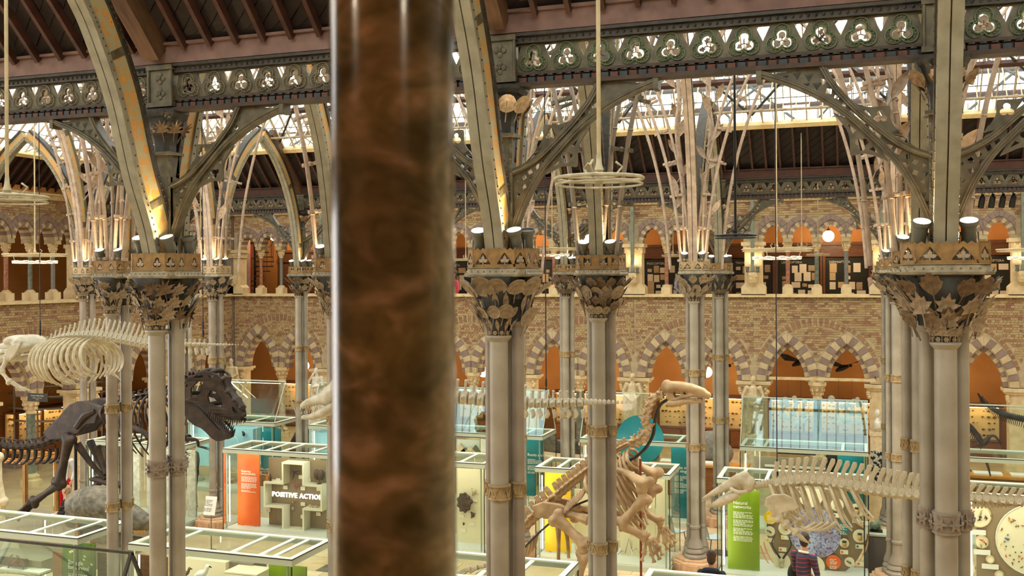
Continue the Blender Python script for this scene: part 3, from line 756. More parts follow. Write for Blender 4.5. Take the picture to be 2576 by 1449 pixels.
# ------------------------------------------------------------------ column parts
SH = [((0, -.165), .09), ((0, .165), .09), ((-.14, 0), .06), ((.14, 0), .06)]
def shaft_mesh(r, ztop):
    m = MB(); m.lathe([(r, -5.55), (r, ztop - .05), (r * 1.02, ztop - .05), (r * 1.2, ztop - .03), (r * 1.38, ztop - .01), (r * 1.38, ztop + .005), (r * 1.1, ztop + .012)], n=20 if r > .08 else 14)
    return m.mesh('shaft', True)
ME_SH = {}
for r, z in ((.09, -.60), (.06, -.47)):
    a = shaft_mesh(r, z); b = a.copy(); a.materials.append(M_SHAFT); b.materials.append(M_SHAFTD); ME_SH[r] = (a, b)
def band_mesh(r):
    m = MB(); R = r * 1.16; hh = .075
    m.lathe([(r * .98, -hh), (R * 1.06, -hh), (R * 1.1, -hh + .012), (R * 1.06, -hh + .024), (R, -hh + .024), (R, hh - .024), (R * 1.06, hh - .024), (R * 1.1, hh - .012), (R * 1.06, hh), (r * .98, hh)], n=16, cap=False)
    n = 18
    for i in range(n):
        a, b = 2 * pi * i / n, 2 * pi * (i + 1) / n; z0, z1 = (-.045, .045) if i % 2 else (.045, -.045)
        m.bar((R * 1.03 * cos(a), R * 1.03 * sin(a), z0), (R * 1.03 * cos(b), R * 1.03 * sin(b), z1), .014, .016)
    return m.mesh('band', False)
def rosband(r):
    m = MB(); R = r * 1.2
    m.lathe([(r * .98, -.09), (R * 1.05, -.09), (R * 1.05, -.07), (R, -.07), (R, .07), (R * 1.05, .07), (R * 1.05, .09), (r * .98, .09)], n=16, cap=False)
    for i in range(6):
        a = 2 * pi * i / 6; u = (-sin(a), cos(a)); poly = [((.066 if j % 2 == 0 else .028) * cos(pi * j / 6), (.066 if j % 2 == 0 else .028) * sin(pi * j / 6)) for j in range(12)]
        m.prism(poly, lambda p, z, t: ((R * 1.04 + t) * cos(a) + u[0] * p, (R * 1.04 + t) * sin(a) + u[1] * p, z), 0, .014); m.ball(((R * 1.04 + .014) * cos(a), (R * 1.04 + .014) * sin(a), 0), .014, 6, 4)
    return m.mesh('band')
ME_BD = {r: (band_mesh(r), rosband(r)) for r in (.09, .06)}
for r in ME_BD:
    for k, me in enumerate(ME_BD[r]): me.materials.append(M_BAND if k == 0 else M_SHAFTD)
def oct_(w_, ch): 
    a = w_ / 2; b = a - ch; return [(-b, -a), (b, -a), (a, -b), (a, b), (b, a), (-b, a), (-a, b), (-a, -b)]
# bell: from each shaft's neck out to the abacus
m = MB()
for (cx, cy), r in SH:
    zt = -.60 if r > .08 else -.47; rows = []
    n = 20
    for f, z in ((1.0, zt), (1.02, zt + .08), (1.15, zt + .2), (1.5, zt + .33), (2.0, zt + .45), (2.5, -.02)):
        if z > -.02: z = -.02
        k = max(0, (z - zt) / (-.02 - zt)); px, py = cx * (1 + .45 * k), cy * (1 + .30 * k)
        rows.append([(min(max(px + r * f * cos(2 * pi * j / n), -.335), .335), min(max(py + r * f * sin(2 * pi * j / n), -.335), .335), z) for j in range(n + 1)])
    m.strip(rows)
m.box((0, 0, -.13), (.42, .42, .22)); m.lathe([(.13, -.5), (.2, -.3), (.28, -.05)], n=12)
ME_BELL = m.mesh('bell', True); ME_BELL.materials.append(M_BELL)
m = MB(); rows = []
for s, z in ((.62, -.03), (.70, -.022), (.71, .0), (.66, .035), (.64, .055), (.66, .062), (.66, .068)):
    o = oct_(s, .085); rows.append([(x, y, z) for x, y in o] + [(o[0][0], o[0][1], z)])
m.strip(rows); o = oct_(.66, .085); m.add([(x, y, .066) for x, y in o], [tuple(range(8))]); o = oct_(.62, .085); m.add([(x, y, -.03) for x, y in o], [tuple(range(7, -1, -1))])
for sd in range(4):   # scale ornament on the cyma
    R = Matrix.Rotation(sd * pi / 2, 3, 'Z')
    for i in range(9):
        x = -.27 + i * .0675; pts = [R @ Vector((x + .034 * cos(a), -.345 + .012 * sin(a), .035 - .03 * sin(a))) for a in [pi * j / 5 for j in range(6)]]
        m.tube(pts, .006, 4, False)
ME_ABA = m.mesh('abacus'); ME_ABA.materials.append(mat('grey green abacus', (150, 138, 112), (122, 110, 86), 12, .6, 0, .1))
# pierced cresting: one panel with a leaf in a triangular hole, wavy top
def crest(w_, style):
    top = []
    n = 8
    for i in range(n):
        x = w_ / 2 - w_ * i / n
        top += [(x, .19), (x - w_ / n / 2, .178 if style else .165)]
    o = [(-w_ / 2, 0), (w_ / 2, 0)] + top + [(-w_ / 2, .19)]
    hs = w_ / (1 if w_ < .3 else 2); H = []
    for c in ([0] if w_ < .3 else [-w_ / 4, w_ / 4]):
        if style == 0: H.append([(c - .085, .03), (c + .085, .03), (c + .075, .05), (c + .03, .11), (c, .145), (c - .03, .11), (c - .075, .05)])
        elif style == 1: H.append(trefoil(c, .078, .034, 8))
        else: H.append([(c - .06, .03), (c, .085), (c + .06, .03), (c + .06, .155), (c, .13), (c - .06, .155)])
    me = rot_plate(plate_mesh([o] + H, .008))
    lf = MB()
    for c in ([0] if w_ < .3 else [-w_ / 4, w_ / 4]):
        lf.tube([(c, 0, .025), (c, 0, .07)], .006, 4)
        for a, l_ in ((pi / 2, .065), (.35, .055), (pi - .35, .055)):
            ux, uz = cos(a), sin(a); p = (c, .055)
            lf.prism([(p[0] + ux * t * l_ - uz * w2, p[1] + uz * t * l_ + ux * w2) for t, w2 in ((0, 0), (.3, -.014), (.6, -.018), (.8, -.008), (1.05, 0), (.8, .008), (.6, .018), (.3, .014))], XZ, -.003, .004)
    return me, lf.mesh('crest_leaf')
CRE = {}
for st in range(3):
    for w_ in (.48, .13):
        a, b = crest(w_, st); a.materials.append(M_CREST); b.materials.append(M_LEAFP); CRE[(st, w_)] = (a, b)
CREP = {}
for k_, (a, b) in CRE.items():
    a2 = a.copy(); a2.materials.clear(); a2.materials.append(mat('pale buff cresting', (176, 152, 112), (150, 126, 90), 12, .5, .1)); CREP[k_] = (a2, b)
m = MB(); m.lathe([(.13, -5.55), (.15, -5.5), (.2, -5.5)], n=8) if False else None
def base_mesh():
    m = MB()
    for (cx, cy), r in SH:
        m.lathe([(r * 1.02, -5.40), (r * 1.25, -5.38), (r * 1.25, -5.34), (r, -5.32)], (cx, cy, 0), 14, False)
        m.lathe([(r, -5.4), (r * 1.15, -5.6), (r * 1.9, -5.74), (r * 2.0, -5.78), (r * 1.8, -5.80), (r * 2.2, -5.84), (r * 2.3, -5.88), (r * 2.0, -5.90), (r * 2.6, -5.95), (r * 2.6, -5.99)], (cx, cy, 0), 16)
    return m.mesh('base', True)
ME_BASE = base_mesh(); ME_BASE.materials.append(M_SHAFTD)
q = MB(); q.lathe([(.44, -6.0), (.46, -6.03), (.46, -6.05), (.52, -6.08), (.54, -6.3)], n=8, a0=pi / 8)
for i in range(8):
    a = 2 * pi * i / 8; q.box((.5 * cos(a), .5 * sin(a), -6.18), (.05, .22, .16), a)
ME_PLI = q.mesh('plinth'); ME_PLI.materials.append(mat('pinkish sandstone', (196, 158, 122), (178, 140, 106), 6, .8, 0, .1))
# post between the abacus and the girder with its own capital (rows 1 and 4)
q = MB(); q.box((0, .03, .7), (.19, .17, 1.3)); 
for sx in (-1, 1):
    q.box((sx * .1, -.05, .7), (.03, .04, 1.3))
    for i in range(9): q.ball((sx * .1, -.075, .15 + .14 * i), .013, 5, 4)
q.box((0, 0, 1.36), (.3, .26, .03)); ME_POST = q.mesh('post'); ME_POST.materials.append(M_GIR)
q = MB(); rows = []
for s, z in ((.2, 1.37), (.2, 1.45), (.24, 1.6), (.36, 1.74), (.40, 1.76), (.44, 1.80), (.44, 1.83)):
    o = oct_(s, s * .2); rows.append([(x, y, z) for x, y in o] + [(o[0][0], o[0][1], z)])
q.strip(rows); ME_UC = q.mesh('uc'); ME_UC.materials.append(M_BELL)
SPOTM = mat('grey floodlight housing', (112, 112, 100), (96, 96, 86), 8, .5); M_LENS = emis('lit floodlight lens', (255, 238, 205), 26); M_LENSOFF = M_IROND
q = MB(); q.lathe([(.045, 0), (.05, .02), (.055, .12), (.058, .13), (.058, .15), (.075, .18), (.078, .185), (.078, .215), (.070, .215), (.068, .20)], n=18, cap=False); q.box((0, .06, .08), (.05, .04, .1)); ME_POT = q.mesh('pot', True); ME_POT.materials.append(SPOTM)
q = MB(); q.lathe([(.0, .204), (.069, .205)], n=18, cap=False); ME_LENSM = q.mesh('lens'); ME_LENSM.materials.append(M_LENS); ME_LENS2 = ME_LENSM.copy(); ME_LENS2.materials.clear(); ME_LENS2.materials.append(M_IROND)
q = MB(); q.tube([(-.07, 0, .1), (-.075, 0, -.0), (.075, 0, -.0), (.07, 0, .1)], .008, 5); ME_YOKE = q.mesh('yoke'); ME_YOKE.materials.append(SPOTM)

def column(row, l, label, leaf, style, n_lf, pale=False, band=0, post=True):
    rnd = random.Random(row * 31 + l)
    t = thing('iron_column', label, 'column', (LX(l), ROW[row], 0), 0)
    base = bpy.data.objects.new
    Z = (0, 0, CZ)
    link('plinth', ME_PLI, None, t, Z); link('base', ME_BASE, None, t, Z)
    for (c, r) in SH:
        link('shaft', ME_SH[r][1 if (pale and r < .08) or (row in (2, 3) and rnd.random() < .4) else 0], None, t, (c[0], c[1], CZ))
        for z in (-2.11, -3.68): link('band', ME_BD[r][band if z > -3 else 0], None, t, (c[0], c[1], CZ + z))
    bell = link('capital', ME_BELL, None, t, Z)
    for (c, r) in SH:
        for i in range(5 if r > .08 else 0):
            a = -pi / 2 + (i - 2) * .62 if c[1] < 0 else pi / 2 + (i - 2) * .62
            link('rosette', ME_ROS, None, bell, (c[0] + cos(a) * .108, c[1] + sin(a) * .108, -.565), (0, 0, a + pi / 2), .026)
    cs_ = 1.06 if (row, l) == (1, 0) else .92
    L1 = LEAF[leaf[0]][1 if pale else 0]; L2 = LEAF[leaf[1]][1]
    tiers = [(-.13, .35, .205, 14, L1, -.7), (-.28, .315, .195, 12, L2, -.45), (-.42, .275, .18, 11, L1, -.25)] if n_lf > 12 else [(-.14, .35, .23, 12, L1, -.7), (-.34, .29, .22, 10, L2, -.35)]
    for z, rr, sc, n, me, tilt in tiers:
        for i in range(n):
            a = 2 * pi * (i + .5 * (n % 2)) / n + rnd.uniform(-.12, .12); s = sc * rnd.uniform(.85, 1.15)
            ca, sa = cos(a), sin(a); k = max(abs(ca), abs(sa)); r_ = rr * (1 + .12 * (1 / k - 1) * 2)
            link('leaf', me if rnd.random() > .25 else L2, None, bell, (ca * r_ * .9 * cs_, sa * r_ * cs_, z - s * .4 + rnd.uniform(-.02, .02)), (-tilt * .6 + rnd.uniform(-.2, .2), rnd.uniform(-.35, .35), a + pi / 2), s)
    for cy in (-.165, .165):
        for z, n, rr, sc, me in ((-.545, 6, .115, .125, L2), (-.43, 5, .15, .15, L1)) if n_lf > 12 else ((-.52, 5, .12, .15, L1),):
            for i in range(n):
                a = (1 if cy > 0 else -1) * pi / 2 + (i - (n - 1) / 2) * .62
                link('leaf', me, None, bell, (cos(a) * rr, cy + sin(a) * rr, z), (.25 + rnd.uniform(-.1, .15), rnd.uniform(-.25, .25), a + pi / 2), sc * rnd.uniform(.9, 1.1))
    cs_ = 1.06 if (row, l) == (1, 0) else .92
    link('abacus', ME_ABA, None, t, Z, None, (cs_, cs_, 1))
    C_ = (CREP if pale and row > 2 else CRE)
    for sd in range(4):
        for w_, d in ((.48, .315), (.13, .0)):
            a = sd * pi / 2 + (0 if w_ > .3 else pi / 4); dist = .315 if w_ > .3 else .39
            cr = link('cresting', C_[(style, w_)][0], None, t, (sin(a) * dist * cs_, -cos(a) * dist * cs_, CZ + .066), (0, 0, a), (cs_, 1, 1)); link('crest_leaf', C_[(style, w_)][1], None, cr)
    if post and row in (1, 4):
        link('post', ME_POST, None, t, Z); uc = link('upper_capital', ME_UC, None, t, Z)
        for i in range(9):
            a = 2 * pi * i / 9 + .3; s = .19
            link('leaf', L1, None, uc, (cos(a) * .18, sin(a) * .17, 1.56), (.35, rnd.uniform(-.3, .3), a + pi / 2), s)
    return t
column(1, 0, 'massive foreground iron column at the right with oak and lotus leaf capital', ('fan', 'maple'), 0, 20, band=1)
column(1, -1, 'iron column right of the marble shaft with round waterlily leaf capital', ('round', 'lance'), 0, 20, pale=True)
column(1, -2, 'left foreground iron column with palm leaf capital and trefoil cresting', ('palm', 'maple'), 1, 20, band=1)
column(2, -1, 'iron column with scrolled acanthus capital left of the horse-faced skeleton', ('fan', 'round'), 2, 20)
column(2, 0, 'iron column half hidden behind the right foreground column', ('maple', 'palm'), 1, 20)
column(2, -2, 'iron column mostly hidden by the left edge of the marble shaft', ('fan', 'maple'), 1, 20, pale=True)
column(2, -3, 'pale iron column just left of the left foreground column', ('lance', 'maple'), 1, 20, pale=True)
column(3, -1, 'distant column with tall bamboo-like tubes rising through its pale capital', ('fan', 'round'), 0, 10, pale=True)
column(3, 0, 'distant column directly left of the right foreground pair', ('palm', 'fan'), 1, 10)
column(3, -2, 'distant column behind the waterlily capital column', ('fan', 'round'), 1, 10)
column(3, -3, 'distant column behind the marble shaft, nearer one', ('fan', 'round'), 1, 10)
column(3, -4, 'distant column above the dark dinosaur skull', ('fan', 'palm'), 1, 10, pale=True)
column(3, -5, 'distant pair of pale shafts at the far left below a leafy capital', ('round', 'fan'), 1, 10, pale=True)
column(4, 0, 'farthest column seen as a sliver left of the right foreground column', ('fan', 'round'), 1, 10)
column(4, -1, 'farther column with flat fan leaves beside the tube-wrapped column', ('fan', 'lance'), 1, 10)
column(4, -2, 'thin distant column between waterlily and acanthus capitals', ('round', 'maple'), 2, 10)
column(4, -3, 'distant column behind the marble shaft, farther one', ('fan', 'round'), 1, 10)
column(4, -4, 'thin distant column before the spiral stair arches', ('round', 'maple'), 2, 10)
column(4, -5, 'distant column behind the left foreground column', ('fan', 'maple'), 1, 10)

# ------------------------------------------------------------------ floodlights on the capitals
FLW = {1: 'on the nearer', 2: 'on the second row', 3: 'on the third row', 4: 'on the farthest row'}
CN = {(1, 0): 'right foreground capital', (1, -1): 'waterlily capital', (1, -2): 'palm leaf capital at the left', (2, -1): 'acanthus capital', (2, -2): 'capital beside the marble shaft', (2, -3): 'pale capital at the left', (2, 0): 'half hidden capital at the right', (3, -1): 'tube-wrapped pale capital', (3, 0): 'distant capital at the right', (3, -4): 'distant capital above the dark skull', (3, -5): 'far left pale capital', (4, -1): 'flat fan leaf capital', (4, -2): 'thin capital between two big ones', (4, -4): 'thin capital before the spiral stair', (4, 0): 'farthest capital at the right'}
def floodlight(row, l, dx, dy, on, rx, ry, power, pos):
    p = Vector((LX(l) + dx, ROW[row] + dy, CZ + .235))
    t = thing('floodlight', '%s grey floodlight %s the %s' % ('lit' if on else 'unlit', pos, CN[(row, l)]), 'floodlight', p, 0, 'floodlights on the capitals')
    b = link('housing', ME_POT, None, t, (0, 0, .0), (rx, ry, 0)); link('lens', ME_LENSM if on else ME_LENS2, None, b); link('yoke', ME_YOKE, None, t, (0, 0, .0))
    y = link('stem', None, None, t) if False else None
    s = MB(); s.tube([(0, 0, -.17), (0, 0, 0)], .012, 6); part('stem', s, SPOTM, t)
    if on and power:
        ld = bpy.data.lights.new('flood_beam', 'SPOT'); ld.energy = power; ld.color = (1, .74, .42); ld.spot_size = radians(95); ld.spot_blend = .7; ld.shadow_soft_size = .06
        lo = bpy.data.objects.new('flood_beam', ld); COL.objects.link(lo); lo.parent = b; lo.location = (0, 0, .235); lo.rotation_euler = (pi, 0, 0)
for (row, l) in CN:
    near = row == 1; pw = {1: 55, 2: 45, 3: 45, 4: 40}[row]
    floodlight(row, l, -.2, -.14, True, .42, .10, pw, 'at the left of')
    floodlight(row, l, .19, -.14, True, .42, -.04, pw, 'at the right of')
    floodlight(row, l, .2, .16, row in (3, 4), .3, .05, 0, 'at the rear of')

# ------------------------------------------------------------------ arched roof ribs
def orange():
    m, N, L, B = nodes_mat('orange stencilled panel')
    tc = N.new('ShaderNodeTexCoord'); vo = N.new('ShaderNodeTexVoronoi'); vo.inputs['Scale'].default_value = 9; vo.inputs['Randomness'].default_value = .55
    nz = N.new('ShaderNodeTexNoise'); nz.inputs['Scale'].default_value = 9; nz.inputs['Detail'].default_value = 3
    cr = N.new('ShaderNodeValToRGB'); cr.color_ramp.interpolation = 'EASE'; e = cr.color_ramp.elements
    e[0].position = .10; e[0].color = s2l((140, 92, 60)) + (1,); e[1].position = .70; e[1].color = s2l((176, 164, 124)) + (1,)
    k = e.new(.14); k.color = s2l((206, 158, 88)) + (1,); k = e.new(.50); k.color = s2l((200, 150, 80)) + (1,); k = e.new(.56); k.color = s2l((176, 164, 124)) + (1,)
    L.new(tc.outputs['Object'], vo.inputs['Vector']); L.new(vo.outputs['Distance'], cr.inputs[0]); L.new(cr.outputs[0], B.inputs['Base Color'])
    B.inputs['Roughness'].default_value = .55
    return m
M_ORANGE = orange()
M_SOFF = mat('pale grey green rib soffit', (148, 142, 120), (128, 122, 102), 7, .5, 0, .05)
def rib(label, X, pts, wid=.19, dep=.34, out=1, group=None, pale=False):
    """rib in a plane X = const; pts are (Y, z) of the soffit; depth goes outwards (away from the opening)"""
    P = smooth_pts([(0, a, b) for a, b in pts], 7)
    t = thing('roof_rib', label, 'rib', (X, pts[0][0], CZ), 0, group); y0 = pts[0][0]
    nrm = []
    for i in range(len(P)):
        d = P[min(i + 1, len(P) - 1)] - P[max(i - 1, 0)]; n = Vector((0, d.z, -d.y)).normalized() * out; nrm.append(n)
    def sweep(m, xa, xb, da, db):
        k = len(P); vs = []
        for p, n in zip(P, nrm):
            for x, d in ((xa, da), (xb, da), (xb, db), (xa, db)): q_ = p + n * d; vs.append((x, q_.y - y0, q_.z))
        fs = [(i * 4 + j, i * 4 + (j + 1) % 4, (i + 1) * 4 + (j + 1) % 4, (i + 1) * 4 + j) for i in range(k - 1) for j in range(4)] + [(0, 1, 2, 3), tuple(4 * (k - 1) + j for j in (3, 2, 1, 0))]
        m.add(vs, fs)
    m = MB(); sweep(m, -wid / 2, -.006, -.03, .05); sweep(m, .006, wid / 2, -.03, .05); part('soffit_boards', m, M_SOFF if not pale else M_PALEIRON, t)
    m = MB(); sweep(m, -wid / 2 + .025, wid / 2 - .025, .04, dep - .05); part('stencilled_panel', m, M_ORANGE, t)
    m = MB(); sweep(m, -wid / 2, wid / 2, dep - .06, dep)
    part('riveted_flange', m, M_IROND if not pale else M_IRON, t)
    m = MB(); acc = 0
    for i in range(1, len(P)):
        for x in (-wid / 2, wid / 2):
            for d in (dep - .03, .02): q_ = P[i] + nrm[i] * d; m.ball((x, q_.y - y0, q_.z), .011, 5, 4)
    part('rivets', m, M_IROND if not pale else M_IRON, t, kind='stuff')
    m = MB()
    for i in range(9, len(P) - 3, 16):
        for x in (-wid / 2 - .003 + .028, wid / 2 + .003 - .028):
            a, b = P[i] + nrm[i] * .05, P[i + 1] + nrm[i + 1] * .05; c, d = P[i + 1] + nrm[i + 1] * (dep - .06), P[i] + nrm[i] * (dep - .06)
            m.add([(x + sx, v.y - y0, v.z) for sx in (-.006, .006) for v in (a, b, c, d)], [(0, 1, 2, 3), (7, 6, 5, 4), (0, 4, 5, 1), (1, 5, 6, 2), (2, 6, 7, 3), (3, 7, 4, 0)])
    part('splice_plates', m, M_GIR, t, kind='stuff')
    return t
R1 = ROW[1]
NEARR = [(R1 - .20, .07), (R1 - .34, .55), (R1 - .56, 1.06), (R1 - .82, 1.84), (R1 - 1.10, 2.40), (R1 - 1.33, 2.74), (R1 - 1.9, 3.4), (R1 - 2.7, 4.1), (R1 - 3.6, 4.65), (R1 - 4.4, 4.95)]
for l, lab in ((0, 'straight-on grey arched rib rising above the right foreground column'), (-1, 'arched rib rising beside the marble shaft towards the camera'), (-2, 'big arched rib with orange stencilled panels at upper left')):
    rib(lab, LX(l), NEARR, out=1)
def narrow(r0, r1, l, lab):
    ya, yb = ROW[r0], ROW[r1]; mid = (ya + yb) / 2; k = (mid - ya)
    shape = [(.20, .07), (.26, .6), (.38, 1.3), (.58, 2.0), (.95, 2.7), (1.45, 3.3), (k, 3.75)]
    rib(lab + ', nearer half', LX(l), [(ya + a, z) for a, z in shape], out=-1, dep=.28); rib(lab + ', farther half', LX(l), [(yb - a, z) for a, z in shape], out=1, dep=.28)
for l, lab in ((0, 'narrow pointed rib arch behind the right foreground column'), (-1, 'narrow pointed rib arch behind the waterlily column'), (-2, 'narrow pointed rib arch behind the left foreground column')): narrow(1, 2, l, lab)
for k, l in enumerate(range(-5, 1)): narrow(3, 4, l, 'distant narrow pointed rib arch, %s from the left' % POSW[k])
NAV = [(.22, .07), (.27, 1.0), (.40, 2.0), (.66, 3.0), (1.1, 4.0), (1.75, 5.0), (2.7, 6.0), (4.1, 6.9)]
for k, l in enumerate((-3, -2, -1, 0)): rib('tall nave rib rising from the second column row, %s from the left' % POSW[k], LX(l), [(ROW[2] + a, z) for a, z in NAV], out=-1, dep=.26)
for k, l in enumerate((-5, -4, -3, -2, -1, 0)): rib('tall pale nave rib rising from the third column row, %s from the left' % POSW[k], LX(l), [(ROW[3] - a, z) for a, z in NAV], out=1, dep=.26, pale=True)
# arch from the far left column to the side wall, in the plane of the third row
for s_, nm in ((1, 'right half'), (-1, 'left half')):
    shape = [(.20, .07), (.26, .6), (.38, 1.3), (.58, 2.0), (.95, 2.7), (1.45, 3.3), (2.0, 3.75)]
    o = rib('pointed rib arch between far left column and side wall, ' + nm, 0, [(a, z) for a, z in shape], out=-1, dep=.28)
    o.rotation_euler = (0, 0, pi / 2 if s_ > 0 else -pi / 2); o.location = (LX(-5) - .2 if s_ > 0 else LX(-6) + .2, ROW[3], CZ)
# ------------------------------------------------------------------ bamboo-like tube clusters of rows 2 and 3
def cpath(pts): return smooth_pts(pts, 5)
TP = [(.25, .08), (.28, .5), (.35, 1.2), (.48, 2.0), (.68, 2.8), (.95, 3.6), (1.32, 4.4), (1.8, 5.2)]
def tpt(off, z):
    for (a, b), (c, d) in zip(TP, TP[1:]):
        if b <= z <= d: return a + (c - a) * (z - b) / (d - b) + off
    return TP[-1][0] + off
m = MB(); m.tube(cpath([(a, 0, z) for a, z in TP]), .033, 9); 
for z in (.9, 1.9, 2.9, 3.9, 4.8): m.ball((tpt(0, z), 0, z), (.042, .042, .03), 8, 4)
ME_TUBE = m.mesh('tube', True); ME_TUBE.materials.append(M_PALEIRON)
IN = [(.20, .08), (.20, .8), (.22, 1.6), (.30, 2.4), (.36, 3.1), (.30, 3.8), (.42, 4.6), (.7, 5.3)]
m = MB(); m.tube(cpath([(a, 0, z) for a, z in IN]), [.03] * 36, 8)
for z in (1.2, 2.1, 3.0, 3.7): m.ball((.21 + .05 * (z > 2) + .07 * (z > 2.6), 0, z), .042, 8, 4)
ME_TUBI = m.mesh('tube', True); ME_TUBI.materials.append(M_PALEIRON)
m = MB(); m.box((0, 0, 0), (.30, .03, .05)); m.ball((0, -.03, 0), (.035, .03, .035), 6, 4)
for x in (-.11, .11): m.lathe([(.045, -.025), (.045, .025)], (x, 0, 0), 10)
ME_CLAMP = m.mesh('clamp'); ME_CLAMP.materials.append(M_PALEIRON); ME_CLAMPD = ME_CLAMP.copy(); ME_CLAMPD.materials.clear(); ME_CLAMPD.materials.append(M_IRON)
def blade():
    m = MB(); n = 8; rows = []
    for i in range(n + 1):
        t = i / n; w_ = .17 * sin(pi * min(1, t * 1.02)) ** .8 + .004; b = -.18 * t * t
        rows.append([(-w_, b - .02, t), (0, b + .03, t), (w_, b - .02, t)])
    m.strip(rows); m.strip([[(x, y + .02, z) for x, y, z in r][::-1] for r in rows])
    m.tube([(0, .04, -.35), (0, .03, 0), (0, -.01, .4)], [.03, .025, .008], 5)
    return m.mesh('leaf', True)
ME_BLADE = blade(); ME_BLADE.materials.append(M_PALEIRON)
ME_TUBED = ME_TUBE.copy(); ME_TUBED.materials.clear(); ME_TUBED.materials.append(M_SHAFTD)
def cluster(row, l, label, leafy_, dark=False):
    t = thing('tube_cluster', label, 'ironwork', (LX(l), ROW[row], CZ), 0, 'tube clusters on the nave columns'); rnd = random.Random(row * 10 + l)
    tb = ME_TUBED if dark else ME_TUBE; cl = ME_CLAMPD if dark else ME_CLAMP
    for sx in (-1, 1):
        for y, off in ((-.20, 0),) if not leafy_ else ((-.20, 0), (.16, .30)):
            link('tube', tb, None, t, (sx * off, y, 0), None, (sx, 1, 1)); link('tube', tb, None, t, (sx * (off - .17), y + .03, 0), None, (sx * .9, 1, 1.02)) if y < 0 else None
        for z in (.28, .95, 1.65, 2.35, 3.0, 3.7):
            sl_ = atan2(tpt(0, z + .1) - tpt(0, z - .1), .2)
            link('clamp', cl, None, t, (sx * tpt(-.08, z), -.19, z), (0, sx * sl_, 0)); 
            if int(z * 10) % 2: link('clamp', cl, None, t, (sx * tpt(-.06, z), .17, z), (0, sx * sl_, 0))
        if leafy_:
            for y in (-.16, .12): link('tube', ME_TUBI, None, t, (0, y, 0), None, (sx, 1, 1))
            for k in range(9):
                z = 1.35 + k * .38 + rnd.uniform(-.1, .1); a = (-1) ** k * rnd.uniform(.25, .75)
                link('leaf', ME_BLADE, None, t, (sx * rnd.uniform(.24, .40) * (1 if z < 3.4 else 1.3), rnd.choice((-.22, -.2, .1)), z), (rnd.uniform(-.2, .35), a, rnd.uniform(-.5, .5)), rnd.uniform(.36, .5))
    return t
cluster(3, -1, 'pale bamboo-like iron tubes with long leaves fanning up from a distant column', True)
cluster(2, -1, 'greyer iron tubes with clamps rising above the acanthus capital', False, True)
cluster(2, 0, 'pale iron tubes and feathery leaves left of the right foreground column', True)
cluster(3, 0, 'pale iron tubes rising at the right edge behind the foreground column', True)
cluster(2, -3, 'pale iron tubes wrapped with small leaves at the far left', True)
cluster(3, -4, 'pale iron tubes beside the rib above the dark dinosaur skull', True)
cluster(3, -5, 'pale iron tubes with leaf sprays over the far left column', True)
cluster(2, -2, 'iron tubes half hidden by the left edge of the marble shaft', False)
cluster(3, -2, 'pale iron tubes seen behind the waterlily column', True)
cluster(3, -3, 'pale iron tubes behind the marble shaft', False)

